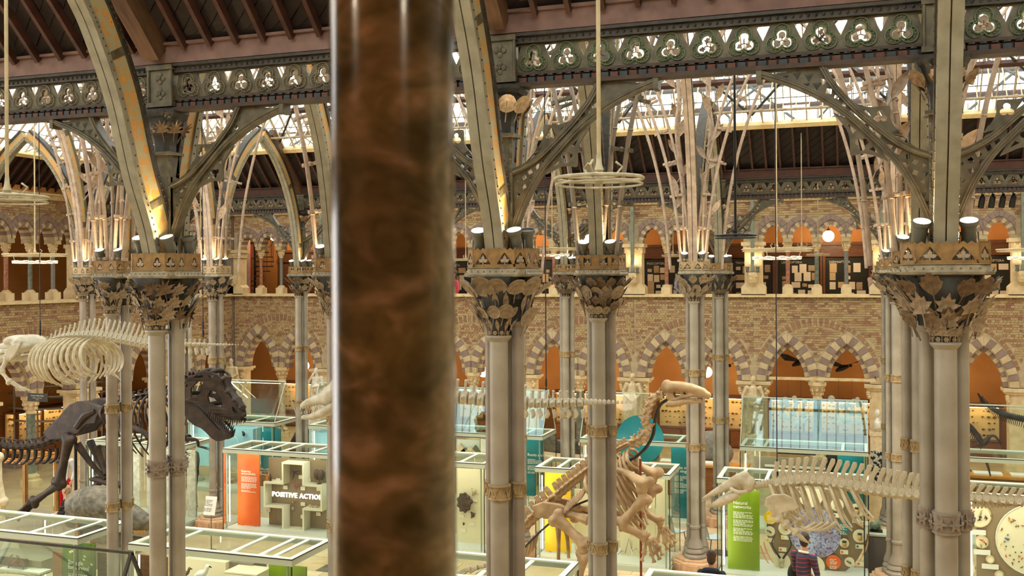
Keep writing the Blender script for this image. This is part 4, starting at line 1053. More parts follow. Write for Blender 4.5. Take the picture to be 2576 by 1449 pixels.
# ------------------------------------------------------------------ hanging lamps
M_ROD = mat('dusty cream lamp rod', (196, 180, 142), (172, 156, 120), 8, .6)
M_DUST = mat('dusty pale lamp ring', (196, 188, 160), (160, 152, 126), 14, .7)
M_LED = emis('lit lamp head', (255, 226, 176), 30)
def torus(m, R, r, z=0, n=40, k=6): m.tube([(R * cos(2 * pi * i / n), R * sin(2 * pi * i / n), z) for i in range(n + 2)], r, k, False)
def ring_lamp(p, R, top, label, mt, led=False, rod_r=.013):
    """ring hung on a long rod from the roof; p is the ring centre"""
    Yp = p[1]; rz_ = min(Yp - ROW[1], ROW[4] - Yp) if ROW[1] <= Yp <= ROW[4] else (min(Yp - ROW[4], YW - Yp) if Yp > ROW[4] else min(ROW[1] - Yp, Yp - YN))
    top = CZ + 2.56 + rz_
    t = thing('hanging_lamp', label, 'lamp', p, 0, 'ring lamps hanging from the roof')
    m = MB(); torus(m, R, .011); torus(m, R * .985, .007, -.034); part('ring', m, mt, t, True)
    m = MB()
    for k in range(4):
        a = pi / 4 + k * pi / 2; m.tube([(0, 0, .0), (R * .5 * cos(a), R * .5 * sin(a), .0), (R * cos(a), R * sin(a), 0)], .008, 6)
    part('spokes', m, mt, t)
    m = MB(); m.lathe([(.012, -.03), (.03, -.02), (.03, 0), (.02, .03), (.03, .05), (.018, .09), (.015, .14)], n=12)
    for k in range(3):
        a = 2 * pi * k / 3 + .4; m.tube([(.03 * cos(a), .03 * sin(a), .03), (.1 * cos(a), .1 * sin(a), .02), (.14 * cos(a), .14 * sin(a), .07), (.10 * cos(a), .10 * sin(a), .1)], .008, 5)
    part('scrolled_hub', m, mt, t, True)
    m = MB(); m.tube([(0, 0, .1), (0, 0, top - p[2])], rod_r, 8); part('rod', m, M_ROD if mt != M_BLACK else mt, t, True)
    if led:
        m = MB(); torus(m, R * .62, .022, -.16); part('lamp_ring', m, M_WHITE, t, True)
        n = 10
        for k in range(n):
            a = 2 * pi * k / n; m = MB(); m.lathe([(.05, -.17), (.055, -.15), (.055, -.125), (.03, -.12)], (R * .62 * cos(a), R * .62 * sin(a), 0), 10); h_ = part('lamp_head', m, M_WHITE, t)
            m = MB(); m.lathe([(0.0, -.176), (.05, -.175)], (R * .62 * cos(a), R * .62 * sin(a), 0), 10, cap=False); part('lens', m, M_LED, h_)
        for k in range(3):
            a = 2 * pi * k / 3; m = MB(); m.tube([(R * .62 * cos(a), R * .62 * sin(a), -.14), (R * .7 * cos(a), R * .7 * sin(a), 0)], .006, 5); part('hanger', m, mt, t)
        ld = bpy.data.lights.new('lamp_light', 'SPOT'); ld.energy = 260; ld.color = (1, .87, .68); ld.spot_size = radians(150); ld.spot_blend = .6; ld.shadow_soft_size = .35
        lo = bpy.data.objects.new('lamp_light', ld); COL.objects.link(lo); lo.parent = t; lo.location = (0, 0, -.24)
    return t
ZT = CZ + 5.2
ring_lamp(PD(1507, 449, 6.0), .26, CZ + 4.2, 'dusty unlit ring lamp on a cream rod in front of the near girder', M_DUST)
ring_lamp(PD(18, 496, 7.2), .27, CZ + 4.4, 'dusty unlit ring lamp at the left edge of the picture', M_DUST)
ring_lamp(PD(1850, 592, 13.0), .26, CZ + 2.3, 'thin dark ring lamp on a dark rod left of the biggest lit lamp', M_BLACK, False, .016)
for x, y, d, lab in ((1954, 627, 17.5, 'lit ring lamp with a row of bulbs before the wall corbel'), (88, 640, 20.0, 'lit ring lamp with a row of bulbs at the far left'), (1389, 625, 23.5, 'lit ring lamp right behind the waterlily capital'), (2600, 627, 17.5, 'lit ring lamp cut by the right edge'), (505, 630, 28.0, 'small lit ring lamp right of the left foreground column'), (815, 655, 30, 'small lit ring lamp by the left edge of the marble shaft')):
    ring_lamp(PD(x, y, d), .59, ZT + 1.0, lab, M_ROD, True)
for x, y, d, lab in ((1172, 652, 26, 'thin unlit ring lamp against the right edge of the marble shaft'), (1693, 642, 27, 'thin unlit ring lamp left of the tube-wrapped column'), (2058, 640, 27, 'thin unlit ring lamp right of the biggest lit lamp'), (2017, 622, 24, 'thin unlit ring lamp on a jointed rod above the wall boards'), (2437, 620, 25, 'thin unlit ring lamp right of the right foreground column')):
    ring_lamp(PD(x, y, d), .30, ZT, lab, M_ROD)
# suspension wires of the skeletons are built with them; globe lamps in the arcades
M_GLOBE = emis('lit opal globe', (255, 232, 186), 16)
def globe(x, y, Y, label, ztop, r=.19, en=150):
    p = PY(x, y, Y); t = thing('globe_lamp', label, 'lamp', p, 0, 'opal globe lamps in the arcades')
    m = MB(); m.ball((0, 0, 0), r, 16, 12); part('globe', m, M_GLOBE, t, True)
    m = MB(); m.lathe([(.06, r * .95), (.07, r), (.05, r + .05), (.012, r + .06), (.012, ztop - p.z)], n=8); part('stem', m, M_IROND, t)
    ld = bpy.data.lights.new('globe_light', 'POINT'); ld.energy = en; ld.color = (1, .78, .50); ld.shadow_soft_size = r + .03
    lo = bpy.data.objects.new('globe_light', ld); COL.objects.link(lo); lo.parent = t
for x, lab in ((766, 'lit opal globe in the arch right of the small statue'), (1216, 'lit opal globe behind the waterlily column shaft'), (1489, 'lit opal globe behind the acanthus column'), (1778, 'lit opal globe beside the horse-faced skull'), (2330, 'lit opal globe behind the right foreground column')):
    globe(x, 936 if x > 900 else 920, 35.8, lab, CZ - 1.85)
for x, lab in ((2084, 'lit opal globe in the upper gallery arch'), (1476, 'lit opal globe in the upper gallery behind the acanthus column'), (1290, 'lit opal globe in the upper gallery behind the waterlily column'), (2400, 'lit opal globe in the upper gallery at the right'), (690, 'lit opal globe in the upper gallery by the spiral stair')):
    globe(x, 594, 35.9, lab, CZ + 2.5, en=230)
for x, lab in ((-3.2, 'unseen globe lamp added in the near gallery left of the camera to light the marble shaft'), (2.4, 'unseen globe lamp added in the near gallery right of the camera to light the marble shaft')):  # unseen lamps added behind the camera to light the marble shaft
    t = thing('globe_lamp', lab, 'lamp', (x, -1.7, CZ + 1.5), 0, 'opal globe lamps in the arcades'); m = MB(); m.ball((0, 0, 0), .19, 16, 12); part('globe', m, M_GLOBE, t, True); m = MB(); m.lathe([(.05, .18), (.012, .24), (.012, .95)], n=8); part('stem', m, M_IROND, t)
    ld = bpy.data.lights.new('globe_light', 'POINT'); ld.energy = 140; ld.color = (1, .86, .66); ld.shadow_soft_size = .22; lo = bpy.data.objects.new('globe_light', ld); COL.objects.link(lo); lo.parent = t
# wall washers on the corbels of the back wall: two small pots and a pole
q = MB(); q.lathe([(.04, 0), (.05, .05), (.055, .14), (.07, .18)], n=10, cap=False); ME_WP = q.mesh('wp'); ME_WP.materials.append(SPOTM)
q = MB(); q.lathe([(0, .165), (.062, .166)], n=10, cap=False); ME_WL = q.mesh('wl'); ME_WL.materials.append(M_LENS)
for k, l in enumerate(range(-5, 2)):
    t = thing('wall_post', 'blue green iron post on the wall corbel, %s from the left' % POSW[k], 'post', (LX(l), YW - .42, CZ + .02), 0, 'posts on the wall corbels')
    m = MB(); m.box((0, 0, 1.2), (.11, .11, 2.36)); part('post', m, mat('blue green painted iron', (134, 140, 124), (112, 118, 104), 6, .5), t)
    for sx in (-1, 1):
        u = link('uplight', ME_WP, None, t, (sx * .17, -.02, .0)); link('lens', ME_WL, None, u)
    m = MB(); m.box((0, 0, .012), (.46, .1, .03)); part('bracket_plate', m, SPOTM, t)
    ld = bpy.data.lights.new('wash_light', 'SPOT'); ld.energy = 30; ld.color = (1, .72, .38); ld.spot_size = radians(130); ld.spot_blend = .8; ld.shadow_soft_size = .05
    lo = bpy.data.objects.new('wash_light', ld); COL.objects.link(lo); lo.parent = t; lo.location = (0, .06, .25); lo.rotation_euler = (pi - .1, 0, 0)

# ------------------------------------------------------------------ upper gallery: panelling and display boards
q = MB(); q.box((-6.5, YW + 3.25, CZ - .28), (34, .1, 2.64)); q.box((-6.5, YW + 3.17, CZ + 1.02), (34, .14, .1)); q.box((-6.5, YW + 3.17, CZ + .60), (34, .12, .09))
pan = tag(part('wood_panelling', q, M_WOODR), 'red brown wood panelling along the upper gallery rear wall', 'panelling')
M_DKB = mat('dark green display board', (38, 42, 36), (30, 33, 29), 5, .4)
PAP = [mat('white paper', (226, 216, 194), None, rough=.7), mat('buff paper', (196, 172, 130), None, rough=.7), mat('specimen print', (120, 92, 70), (210, 190, 150), 30, .6)]
pm = {}
for i, (w_, h_) in enumerate([(.2, .26), (.3, .2), (.16, .12), (.24, .32)]):
    for j, m_ in enumerate(PAP):
        q = MB(); q.box((0, 0, 0), (w_, .008, h_)); pm[i, j] = q.mesh('paper'); pm[i, j].materials.append(m_)
HEAD = ['ODONATA', 'DIPTERA', 'HEMIPTERA', 'HYMENOPTERA', 'COLEOPTERA', 'PSOCOPTERA', 'HYMENOPTERA', 'TRICHOPTERA', 'LEPIDOPTERA', 'DERMAPTERA', 'ISOPTERA', 'MECOPTERA', 'NEUROPTERA']
heads = {h_: text_mesh(h_, .115, .004) for h_ in set(HEAD)}
for h_ in heads.values():
    for v in h_.vertices: x, y, z = v.co; v.co = (x, -z, y)
for k in range(14):
    x = -15.0 + k * 1.62; rnd = random.Random(k)
    if x > 6.5: continue
    hd = HEAD[k % len(HEAD)]
    t = thing('display_board', 'dark insect display board headed %s, %s along the upper gallery' % (hd, ['first', 'second', 'third', 'fourth', 'fifth', 'sixth', 'seventh', 'eighth', 'ninth', 'tenth', 'eleventh', 'twelfth', 'thirteenth', 'fourteenth'][k]), 'display board', (x, YW + 2.99, CZ - .35), 0, 'insect display boards in the upper gallery')
    q = MB(); q.box((0, 0, 0), (1.42, .06, 1.72)); part('board', q, M_DKB, t)
    link('heading', heads[hd], PAP[0], t, (-.6, -.04, .68))
    for s_ in (-1, 1):
        q = MB(); q.box((s_ * .76, -.03, 0), (.08, .14, 1.9)); part('frame_post', q, M_WOODR, t)
    zc = .5
    for r_ in range(5):
        x_ = -.58
        while x_ < .58:
            i, j = rnd.randrange(4), rnd.choice((0, 0, 1, 2)); w_ = [.2, .3, .16, .24][i]
            if x_ + w_ > .68: break
            if rnd.random() < .82: link('paper', pm[i, j], None, t, (x_ + w_ / 2, -.036, zc - rnd.uniform(-.02, .04)))
            x_ += w_ + rnd.uniform(.03, .09)
        zc -= .30
# lower arcade: wall cases, lit by a strip under their top
M_CASEBACK = mat('cream case lining', (232, 206, 150), None, rough=.7); M_STRIP = emis('lit case strip', (255, 214, 150), 14)
M_SPEC = [mat('brown specimens', (110, 78, 46), (70, 48, 30), 20, .6), mat('grey specimens', (120, 116, 100), (80, 76, 66), 20, .6)]
def wall_case(x, y, w_, label, rz=0, seed=0):
    rnd = random.Random(seed)
    t = thing('wall_case', label, 'display case', (x, y, 0), rz, 'lit wall cases in the lower arcade'); t.scale = (1, 1, .72)
    q = MB(); q.box((0, .25, .45), (w_, .5, .9)); part('cupboard', q, M_WOODR, t)
    for k in range(4):
        q = MB(); q.box((-w_ / 2 + w_ * (k + .5) / 4, -.012, .45), (w_ / 4 - .06, .03, .74)); part('door', q, M_WOOD, t)
    q = MB(); q.box((0, .46, 1.7), (w_, .06, 1.6)); part('lining', q, M_CASEBACK, t)
    q = MB(); q.box((0, .25, 2.53), (w_ + .1, .6, .1)); part('cornice', q, M_WOODR, t)
    for k in range(4):
        q = MB(); q.box((-w_ / 2 + .04 + (w_ - .08) * k / 3, .02, 1.7), (.08, .08, 1.6)); part('stile', q, M_WOODR, t)
    q = MB(); q.box((0, .12, 2.45), (w_ - .2, .06, .04)); part('lamp_strip', q, M_STRIP, t)
    for r_ in range(5):
        q = MB(); z = 1.1 + r_ * .28
        for k in range(int(w_ / .16)):
            if rnd.random() < .85: s = rnd.uniform(.025, .06); q.ball((-w_ / 2 + .1 + k * .16 + rnd.uniform(-.03, .03), .40, z + rnd.uniform(-.02, .02)), (s, s * .6, s * rnd.uniform(.5, 1.2)), 6, 4)
        part('specimens', q, M_SPEC[r_ % 2], t, kind='stuff')
for k, l in enumerate(range(-6, 2)): wall_case(LX(l) + 2, YW + 2.6, 3.5, 'lit wooden wall case in the lower arcade, %s from the left' % POSW[k], 0, k)
for k in range(3): wall_case(XW - 2.6, YW - 2.6 - 4 * k, 3.3, 'lit wooden wall case in the left side arcade, %s from the corner' % POSW[k].replace('leftmost', 'first'), pi / 2, k + 20)
# ------------------------------------------------------------------ display cases
M_FRAME = mat('pale sage case frame', (222, 226, 206), None, rough=.4); M_FRAMES = mat('sage case fascia', (176, 184, 162), None, rough=.4)
M_GL = glass_mat('case glass', (238, 246, 240), .05); M_GLT = glass_mat('ridge glass', (226, 242, 238), .5, gt=(178, 214, 222))
M_GLC = glass_mat('clear ridge glass', (240, 247, 243), .0, fk=.18)
M_DECK = mat('white case deck', (228, 228, 214), None, rough=.5); M_SEAL = M_BLACK
M_TUBE = emis('lit case tube', (255, 244, 226), 22)
TOPZ = 2.1
def mb1(name, c, d, m, par, **k):
    q = MB(); q.box(c, d); return part(name, q, m, par, **k)
def pane(name, pts, m, par):
    q = MB(); q.add(pts, [(0, 1, 2, 3)]); me = q.mesh(name); return link(name, me, m, par)
def case(label, xa, xb, ya, yb, bars=(), tent=False, refl=False, tubes=True, frame=None, top=TOPZ, dark=False):
    cx, cy, w_, d = (xa + xb) / 2, (ya + yb) / 2, xb - xa, yb - ya
    t = thing('display_case', label, 'display case', (cx, cy, 0), 0, 'glass display cases on the court floor')
    F1, F2 = (M_FRAME, M_FRAMES) if frame is None else (frame, frame)
    mb1('plinth', (0, 0, .06), (w_, d, .12), F2, t); mb1('deck', (0, 0, .135), (w_ - .04, d - .04, .03), M_DECK, t)
    b = .085
    for s in (-1, 1):
        mb1('top_rail', (0, s * (d - b) / 2, top - .01), (w_, b, .02), F1, t); mb1('fascia', (0, s * (d / 2 - .012), top - .065), (w_, .022, .09), F2, t)
        mb1('top_rail', (s * (w_ - b) / 2, 0, top - .012), (b, d - 2 * b, .02), F1, t); mb1('fascia', (s * (w_ / 2 - .012), 0, top - .065), (.022, d - .05, .09), F2, t)
        mb1('seal_strip', (0, s * (d / 2 + .002), top - .012), (w_ + .01, .008, .014), M_SEAL, t); mb1('seal_strip', (s * (w_ / 2 + .002), 0, top - .012), (.008, d, .014), M_SEAL, t)
        for s2 in (-1, 1): mb1('corner_post', (s * (w_ / 2 - .008), s2 * (d / 2 - .008), top / 2 - .02), (.016, .016, top - .2), M_SEAL, t)
        mb1('glazing_post', (s * (w_ / 2 - .09), -d / 2 + .03, top / 2), (.025, .025, top - .24), M_SEAL if dark else F2, t)
    for x in bars: mb1('cross_bar', (x, 0, top - .025), (.07, d - .1, .025), F1, t)
    z0, z1 = .15, top - .11; x, y = w_ / 2 - .004, d / 2 - .004
    pane('front_pane', [(-x, -y, z0), (x, -y, z0), (x, -y, z1), (-x, -y, z1)], M_GL, t); pane('back_pane', [(-x, y, z0), (x, y, z0), (x, y, z1), (-x, y, z1)], M_GL, t)
    for s in (-1, 1): pane('side_pane', [(s * x, -y, z0), (s * x, y, z0), (s * x, y, z1), (s * x, -y, z1)], M_GL, t)
    pane('top_pane', [(-x + .05, -y + .05, top - .02), (x - .05, -y + .05, top - .02), (x - .05, y - .05, top - .02), (-x + .05, y - .05, top - .02)], M_GL, t)
    if tubes:
        q = MB(); q.tube([(-w_ / 2 + .13, -d / 2 + .1, .3), (-w_ / 2 + .13, -d / 2 + .1, top - .2)], .012, 8); part('light_tube', q, M_TUBE, t)
        q = MB(); q.tube([(-w_ / 2 + .2, -d / 2 + .12, top - .09), (w_ / 2 - .2, -d / 2 + .12, top - .09)], .012, 8); part('light_tube', q, M_TUBE, t)
    if tent:
        za = top + 1.12; x = w_ / 2 - .01
        pane('ridge_glass_front', [(-x, -d / 2 + .02, top), (x, -d / 2 + .02, top), (x, 0, za), (-x, 0, za)], M_GLT if refl else M_GLC, t); pane('ridge_glass_back', [(-x, d / 2 - .02, top), (x, d / 2 - .02, top), (x, 0, za), (-x, 0, za)], M_GLC, t)
        mb1('ridge_bar', (0, 0, za), (w_, .025, .03), M_FRAMES if not dark else M_IROND, t)
        for s in (-1, 1):
            for s2 in (-1, 1):
                q = MB(); q.bar((s * x, s2 * (d / 2 - .02), top), (s * x, 0, za), .018 if not dark else .035, .018 if not dark else .035); part('ridge_end_bar', q, M_FRAMES if not dark else M_IROND, t)
    return t
def small_print(w_, rows, lh=.03, seed=0):
    rnd = random.Random(seed); q = MB()
    for r in range(rows):
        if r and r % 6 == 5: continue
        x = 0; e = w_ * (1 if rnd.random() < .8 else .6)
        while x < e - .02:
            l_ = rnd.uniform(.02, .07); l_ = min(l_, e - x); q.add([(x, -.001, -r * lh), (x + l_, -.001, -r * lh), (x + l_, -.001, -r * lh + lh * .5), (x, -.001, -r * lh + lh * .5)], [(0, 1, 2, 3)]); x += l_ + .012
    return q.mesh('print')
def up(me):
    for v in me.vertices: x, y, z = v.co; v.co = (x, -z, y)
    me.update(); return me
M_PRINT = mat('white print', (240, 236, 222), None, rough=.6); M_PRINTD = mat('grey print', (110, 104, 92), None, rough=.6)
def rel(t, p): return Vector(p) - t.location
def panel(t, px0, py0, px1, py1, Y, m, title=None, tx=None, tsize=.07, rows=0, th=.04, name='text_panel', feet=True, rw=.7, tcol=None):
    """upright panel filling picture box px0..px1, py0..py1 in the plane Y; child of the case t"""
    a = PY(px0, py0, Y); b = PY(px1, py1, Y); w_, h_ = b.x - a.x, a.z - b.z
    c = rel(t, ((a.x + b.x) / 2, Y, (a.z + b.z) / 2))
    q = MB(); q.box((0, th / 2, 0), (w_, th, h_)); p = part(name, q, m, t, loc=c)
    if title:
        me = up(text_mesh(title, tsize, .004, bold=.001, space=.85)); link('title', me, tcol or M_PRINT, p, (-w_ / 2 + w_ * .18, -.003, h_ / 2 - tx * h_))
    if rows: link('small_print', small_print(w_ * rw, rows, .028, int(px0)), tcol or M_PRINT, p, (-w_ / 2 + w_ * .18, -.002, h_ / 2 - tx * h_ - (title.count('\n') + 1 if title else 0) * tsize * .9), kind='stuff')
    if feet:
        zb = rel(t, b).z; 
        for s in (-.3, .3): mb1('foot', (c.x + s * w_, c.y + th / 2, (zb + .15) / 2), (.03, .03, max(zb - .15, .02)), M_FRAMES, t)
    return p
def blk(name, label, cat, px0, py0, px1, py1, Y, dep, m, group=None):
    """a box-like block filling a picture box at plane Y, as a thing with bevelled lid"""
    a = PY(px0, py0, Y); b = PY(px1, py1, Y)
    t = thing(name, label, cat, ((a.x + b.x) / 2, Y, b.z), 0, group); w_, h_ = b.x - a.x, a.z - b.z
    mb1('body', (0, dep / 2, h_ / 2 - .01), (w_, dep, h_ - .02), m, t); mb1('lid', (0, dep / 2, h_ - .01), (w_ + .02, dep + .02, .02), m, t)
    return t
ORNG = mat('orange panel', (236, 88, 22), (240, 112, 20), 1.2, .45); GRN = mat('green panel', (112, 140, 14), (128, 156, 24), 1.5, .45); GRN2 = mat('dark green panel', (40, 92, 22), (120, 150, 20), 2.2, .45, lo=.45, hi=.7)
YEL = mat('yellow panel', (242, 194, 4), None, rough=.45); TEAL = mat('teal panel', (0, 104, 116), (4, 122, 130), 2, .45); TAUPE = mat('taupe board', (146, 124, 96), None, rough=.6); CREAM = mat('cream panel', (240, 226, 188), None, rough=.6)
BLUE = mat('pale blue block', (140, 186, 204), (150, 200, 214), 2, .5); WCR = mat('white cross shelf', (244, 236, 208), None, rough=.5); GREYB = mat('grey brown panel', (138, 128, 108), None, rough=.6)
RY = {2: (13.06, 14.24), 3: (20.98, 22.24), 4: (25.0, 26.26)}
def cs(row, xa, label, w_=2.95, **k): return case(label, xa, xa + w_, *RY[row], **k)
BB = (-.9, -.35, .1, .85)
# --- row 4, with ridges
k13 = cs(4, -18.75, 'ridged glass case behind the dark dinosaur skull', tent=True, bars=(-.7, .6)); k14 = cs(4, -14.7, 'ridged glass case cut by the left edge of the marble shaft', tent=True, bars=(0,))
k10 = cs(4, -10.75, 'ridged glass case with the teal roots and rivers panel', tent=True, refl=True, bars=(.3, .9)); k11 = cs(4, -6.8, 'ridged glass case behind the neck of the horse-faced skeleton', tent=True, bars=(-.9, 1.0)); k9 = cs(4, -2.78, 'ridged glass case reflecting the roof lattice, before the statue', tent=True, refl=True, bars=(-.9, .9)); k17 = cs(4, 2.15, 'ridged glass case at the right edge with the small dark skeletons', tent=True)
# --- row 3
k15 = cs(3, -18.85, 'glass case between the dark dinosaur and the left foreground column', bars=BB); k1 = cs(3, -14.72, 'glass case with the orange panel and the white cross', bars=BB); k5 = cs(3, -10.85, 'glass case with the turtle board right of the marble shaft', bars=BB)
k4 = cs(3, -6.72, 'glass case with the yellow panel behind the horse-faced skeleton', bars=(-1.0, -.7, -.25, .95)); k8 = cs(3, -2.80, 'glass case with the olive green natural networks panel', bars=(-1.0, -.5, .2, .9), dark=True); k18 = cs(3, 1.86, 'glass case with the insect discs at the lower right', bars=(.3,))
# --- row 2 and the ridge of row 1
k3 = cs(2, -14.86, 'glass case in the lower left corner with the dark green panel', bars=(-.6, .4, 1.0)); k2 = cs(2, -10.92, 'glass case at the bottom between left columns and marble shaft', bars=(-.9, .35, .85, 1.1)); k6 = cs(2, -6.85, 'glass case at the bottom under the horse-faced skeleton', bars=(-.5, .3, .8)); k7 = cs(2, -2.86, 'glass case at the bottom right of the horse-faced skeleton', bars=(.5,))
k0 = case('glass case with a dark ridge frame in the lower left corner', -10.95, -7.93, 8.97, 10.13, tent=True, dark=True, tubes=False, top=2.0)

# --- case with the cross
Y = 21.35
panel(k1, 597, 1137, 653, 1324, Y, ORNG, 'Restoring\nand protecting', .27, .068, 14)
bd = panel(k1, 676, 1150, 824, 1334, Y + .30, TAUPE, name='back_board')
z5 = lambda x, y: (540 + x / 5.175, 1080 + y / 5.175)
def w5(x, y): p = PY(*z5(x, y), Y); return (p.x - k1.location.x, p.z)
A = [(875, 425), (1162, 425), (1162, 725), (1398, 725), (1398, 1050), (1162, 1050), (1162, 1315), (875, 1315), (875, 1010), (640, 1010), (640, 695), (875, 695)]
A = [w5(x, y) for x, y in A]; A = [(a, b) for a, b in A]
xs = sorted(set(round(a, 2) for a, b in A))
x1, x2, x3, x4 = A[9][0], A[0][0], A[1][0], A[3][0]; zt, zu, zl, zb_ = A[0][1], A[11][1], A[9][1], A[7][1]
cro = lambda e: [(x2 + e, zt - e), (x3 - e, zt - e), (x3 - e, zu - e), (x4 - e, zu - e), (x4 - e, zl + e), (x3 - e, zl + e), (x3 - e, zb_ + e), (x2 + e, zb_ + e), (x2 + e, zl + e), (x1 + e, zl + e), (x1 + e, zu - e), (x2 + e, zu - e)]
me = rot_plate(plate_mesh([cro(0), cro(.045)], .30)); link('cross_shelf', me, WCR, k1, (0, Y - k1.location.y + .14, 0))
me = up(text_mesh('POSITIVE ACTION', .165, .03, bold=.0035, chars=1.12)); tw = max(v.co.x for v in me.vertices); link('lit_lettering', me, emis('lit white letters', (255, 252, 244), 1.2), k1, (x1 + .16, Y - k1.location.y + .12, (zu + zl) / 2 - .06), scale=((x4 - x1 - .2) / tw, 1, 1.0))
cap_m = mat('white label card', (240, 232, 206), None, rough=.6)
def card(par, x, y, Y_, w_=.12, h_=.09, m=None, nm='label_card'):
    p = rel(par, PY(x, y, Y_)); return mb1(nm, (p.x, p.y, p.z), (w_, .012, h_), m or cap_m, par)
for x, y in ((700, 1208), (718, 1226), (762, 1229), (757, 1200), (776, 1208), (802, 1230), (762, 1268), (762, 1300), (801, 1293), (675, 1283)): card(k1, x, y, Y + .27)
# things in the cross case
M_AMB = mat('amber glass', (196, 110, 20), None, rough=.15); M_DKG = mat('dark brown glass', (70, 26, 20), None, rough=.15); M_DKN = mat('dark brown nut', (60, 44, 36), (84, 62, 48), 14, .5)
def lathe_thing(name, label, cat, p, prof, m, extra=None, n=14, group=None):
    t = thing(name, label, cat, p, 0, group); q = MB(); q.lathe(prof, n=n); part('body', q, m, t, True)
    if extra: extra(t)
    return t
def cork(r, z): 
    def f(t): q = MB(); q.lathe([(r, z), (r * 1.1, z + .03)], n=8); part('stopper', q, M_BLACK, t)
    return f
for x, m_, nm in ((672, M_AMB, 'amber'), (680, M_DKG, 'dark red')):
    p = PY(x, 1205, Y + .1); lathe_thing('bottle', 'small %s bottle on the white cross shelf' % nm, 'bottle', (p.x, p.y, zu), [(.03, 0), (.034, .01), (.034, .09), (.014, .12), (.012, .15)], m_, cork(.012, .15))
p = PY(803, 1190, Y + .15)
t = thing('coco_de_mer', 'dark double coconut on a stand at the right of the cross', 'seed', (p.x, p.y, zu)); q = MB(); q.ball((-.06, 0, .22), (.09, .08, .13), 12, 9); q.ball((.06, 0, .22), (.09, .08, .13), 12, 9); link('nut', remesh(q, .015), M_DKN, t)
q = MB(); q.tube([(0, 0, 0), (0, 0, .12)], .008, 6); q.lathe([(.06, 0), (.06, .012)], n=12); part('stand', q, M_BLACK, t)
p = PY(741, 1190, Y + .2); t = thing('swallow', 'dark swallow with forked tail flying inside the cross', 'bird', p); q = MB()
q.tube([(-.07, 0, .05), (-.02, 0, .03), (.05, 0, -.01)], [.008, .03, .012], 8); q.prism([(-.02, .04), (.0, .02), (.16, .06), (.15, .075)], XZ, -.004, .004); q.prism([(-.02, .03), (.02, .02), (-.05, -.16), (-.065, -.15)], XZ, -.004, .004); q.prism([(.04, 0), (.05, -.02), (.12, -.05)], XZ, -.003, .003)
part('body', q, M_BLACK, t)
p = PY(745, 1222, Y + .2); t = thing('coral_branch', 'reddish branching coral below the swallow', 'coral', p); q = MB(); rnd = random.Random(5)
for k in range(9):
    a = -1.2 + k * .3; pts = [(0, 0, -.12), (.04 * sin(a), 0, -.04), (.1 * sin(a) + rnd.uniform(-.02, .02), rnd.uniform(-.02, .02), .05 * cos(a)), (.13 * sin(a) + rnd.uniform(-.03, .03), 0, .12 * cos(a) + rnd.uniform(-.02, .03))]; q.tube(smooth_pts(pts, 3), .007, 5)
part('branches', q, mat('coral red', (150, 92, 70), None, rough=.6), t)
for x, y, nm, rr in ((737, 1264, 'upper', .035), (737, 1279, 'lower', .05)):
    p = PY(x, y, Y + .25); t = thing('shell', 'round pearly shell, %s of two under the lettering' % nm, 'shell', p); q = MB(); q.ball((0, 0, 0), (rr, rr * .4, rr), 12, 8); part('valve', q, mat('pearly shell', (220, 196, 170), (170, 130, 100), 20, .25), t); q = MB(); torus_pts = [(rr * cos(a), -.01, rr * sin(a)) for a in [2 * pi * i / 16 for i in range(18)]]; q.tube(torus_pts, .006, 5, False); part('rim', q, M_LEAF, t)
for k, x in enumerate((780, 787, 794, 800)):
    p = PY(x, 1266, Y + .15); t = thing('egg', '%s small egg from the left on the cross shelf' % POSW[k].replace('leftmost', 'first'), 'egg', (p.x, p.y, zl + .045 + .03), 0, 'eggs on the cross shelf'); q = MB(); rr = (.028, .014, .022, .014)[k]; q.ball((0, 0, 0), (rr, rr, rr * 1.35), 10, 8); part('shell', q, M_STONE, t, True); q = MB(); q.lathe([(.012, -.03), (.012, -rr)], n=8); part('stand', q, M_BLACK, t)

# --- natural networks case
Y = 21.45
panel(k8, 1830, 1231, 1911, 1436, Y - .15, GRN, 'Natural\nnetworks', .18, .095, 22, rw=.62)
z3 = lambda x, y: (1780 + x / 4.846, 1150 + y / 4.846)
def disc(par, zf, x, y, r, Y_, m, nm='disc', th=.02, rows=0, rim=None, pm=None):
    p = PY(*zf(x, y), Y_); e = PY(*zf(x + r, y), Y_); R = abs(e.x - p.x); c = rel(par, p)
    q = MB(); n = 36; q.prism([(R * cos(2 * pi * i / n), R * sin(2 * pi * i / n)) for i in range(n)], XZ, 0, th); o = part(nm, q, m, par, loc=c)
    if rim: 
        q = MB(); q.tube([(R * cos(2 * pi * i / n), -.005, R * sin(2 * pi * i / n)) for i in range(n + 2)], .012, 6, False); part('rim', q, rim, o)
    if rows: link('small_print', small_print(R * 1.0, rows, .024, int(x)), pm or M_PRINT, o, (-R * .5, -.002, R * .35), kind='stuff')
    return o, p, R
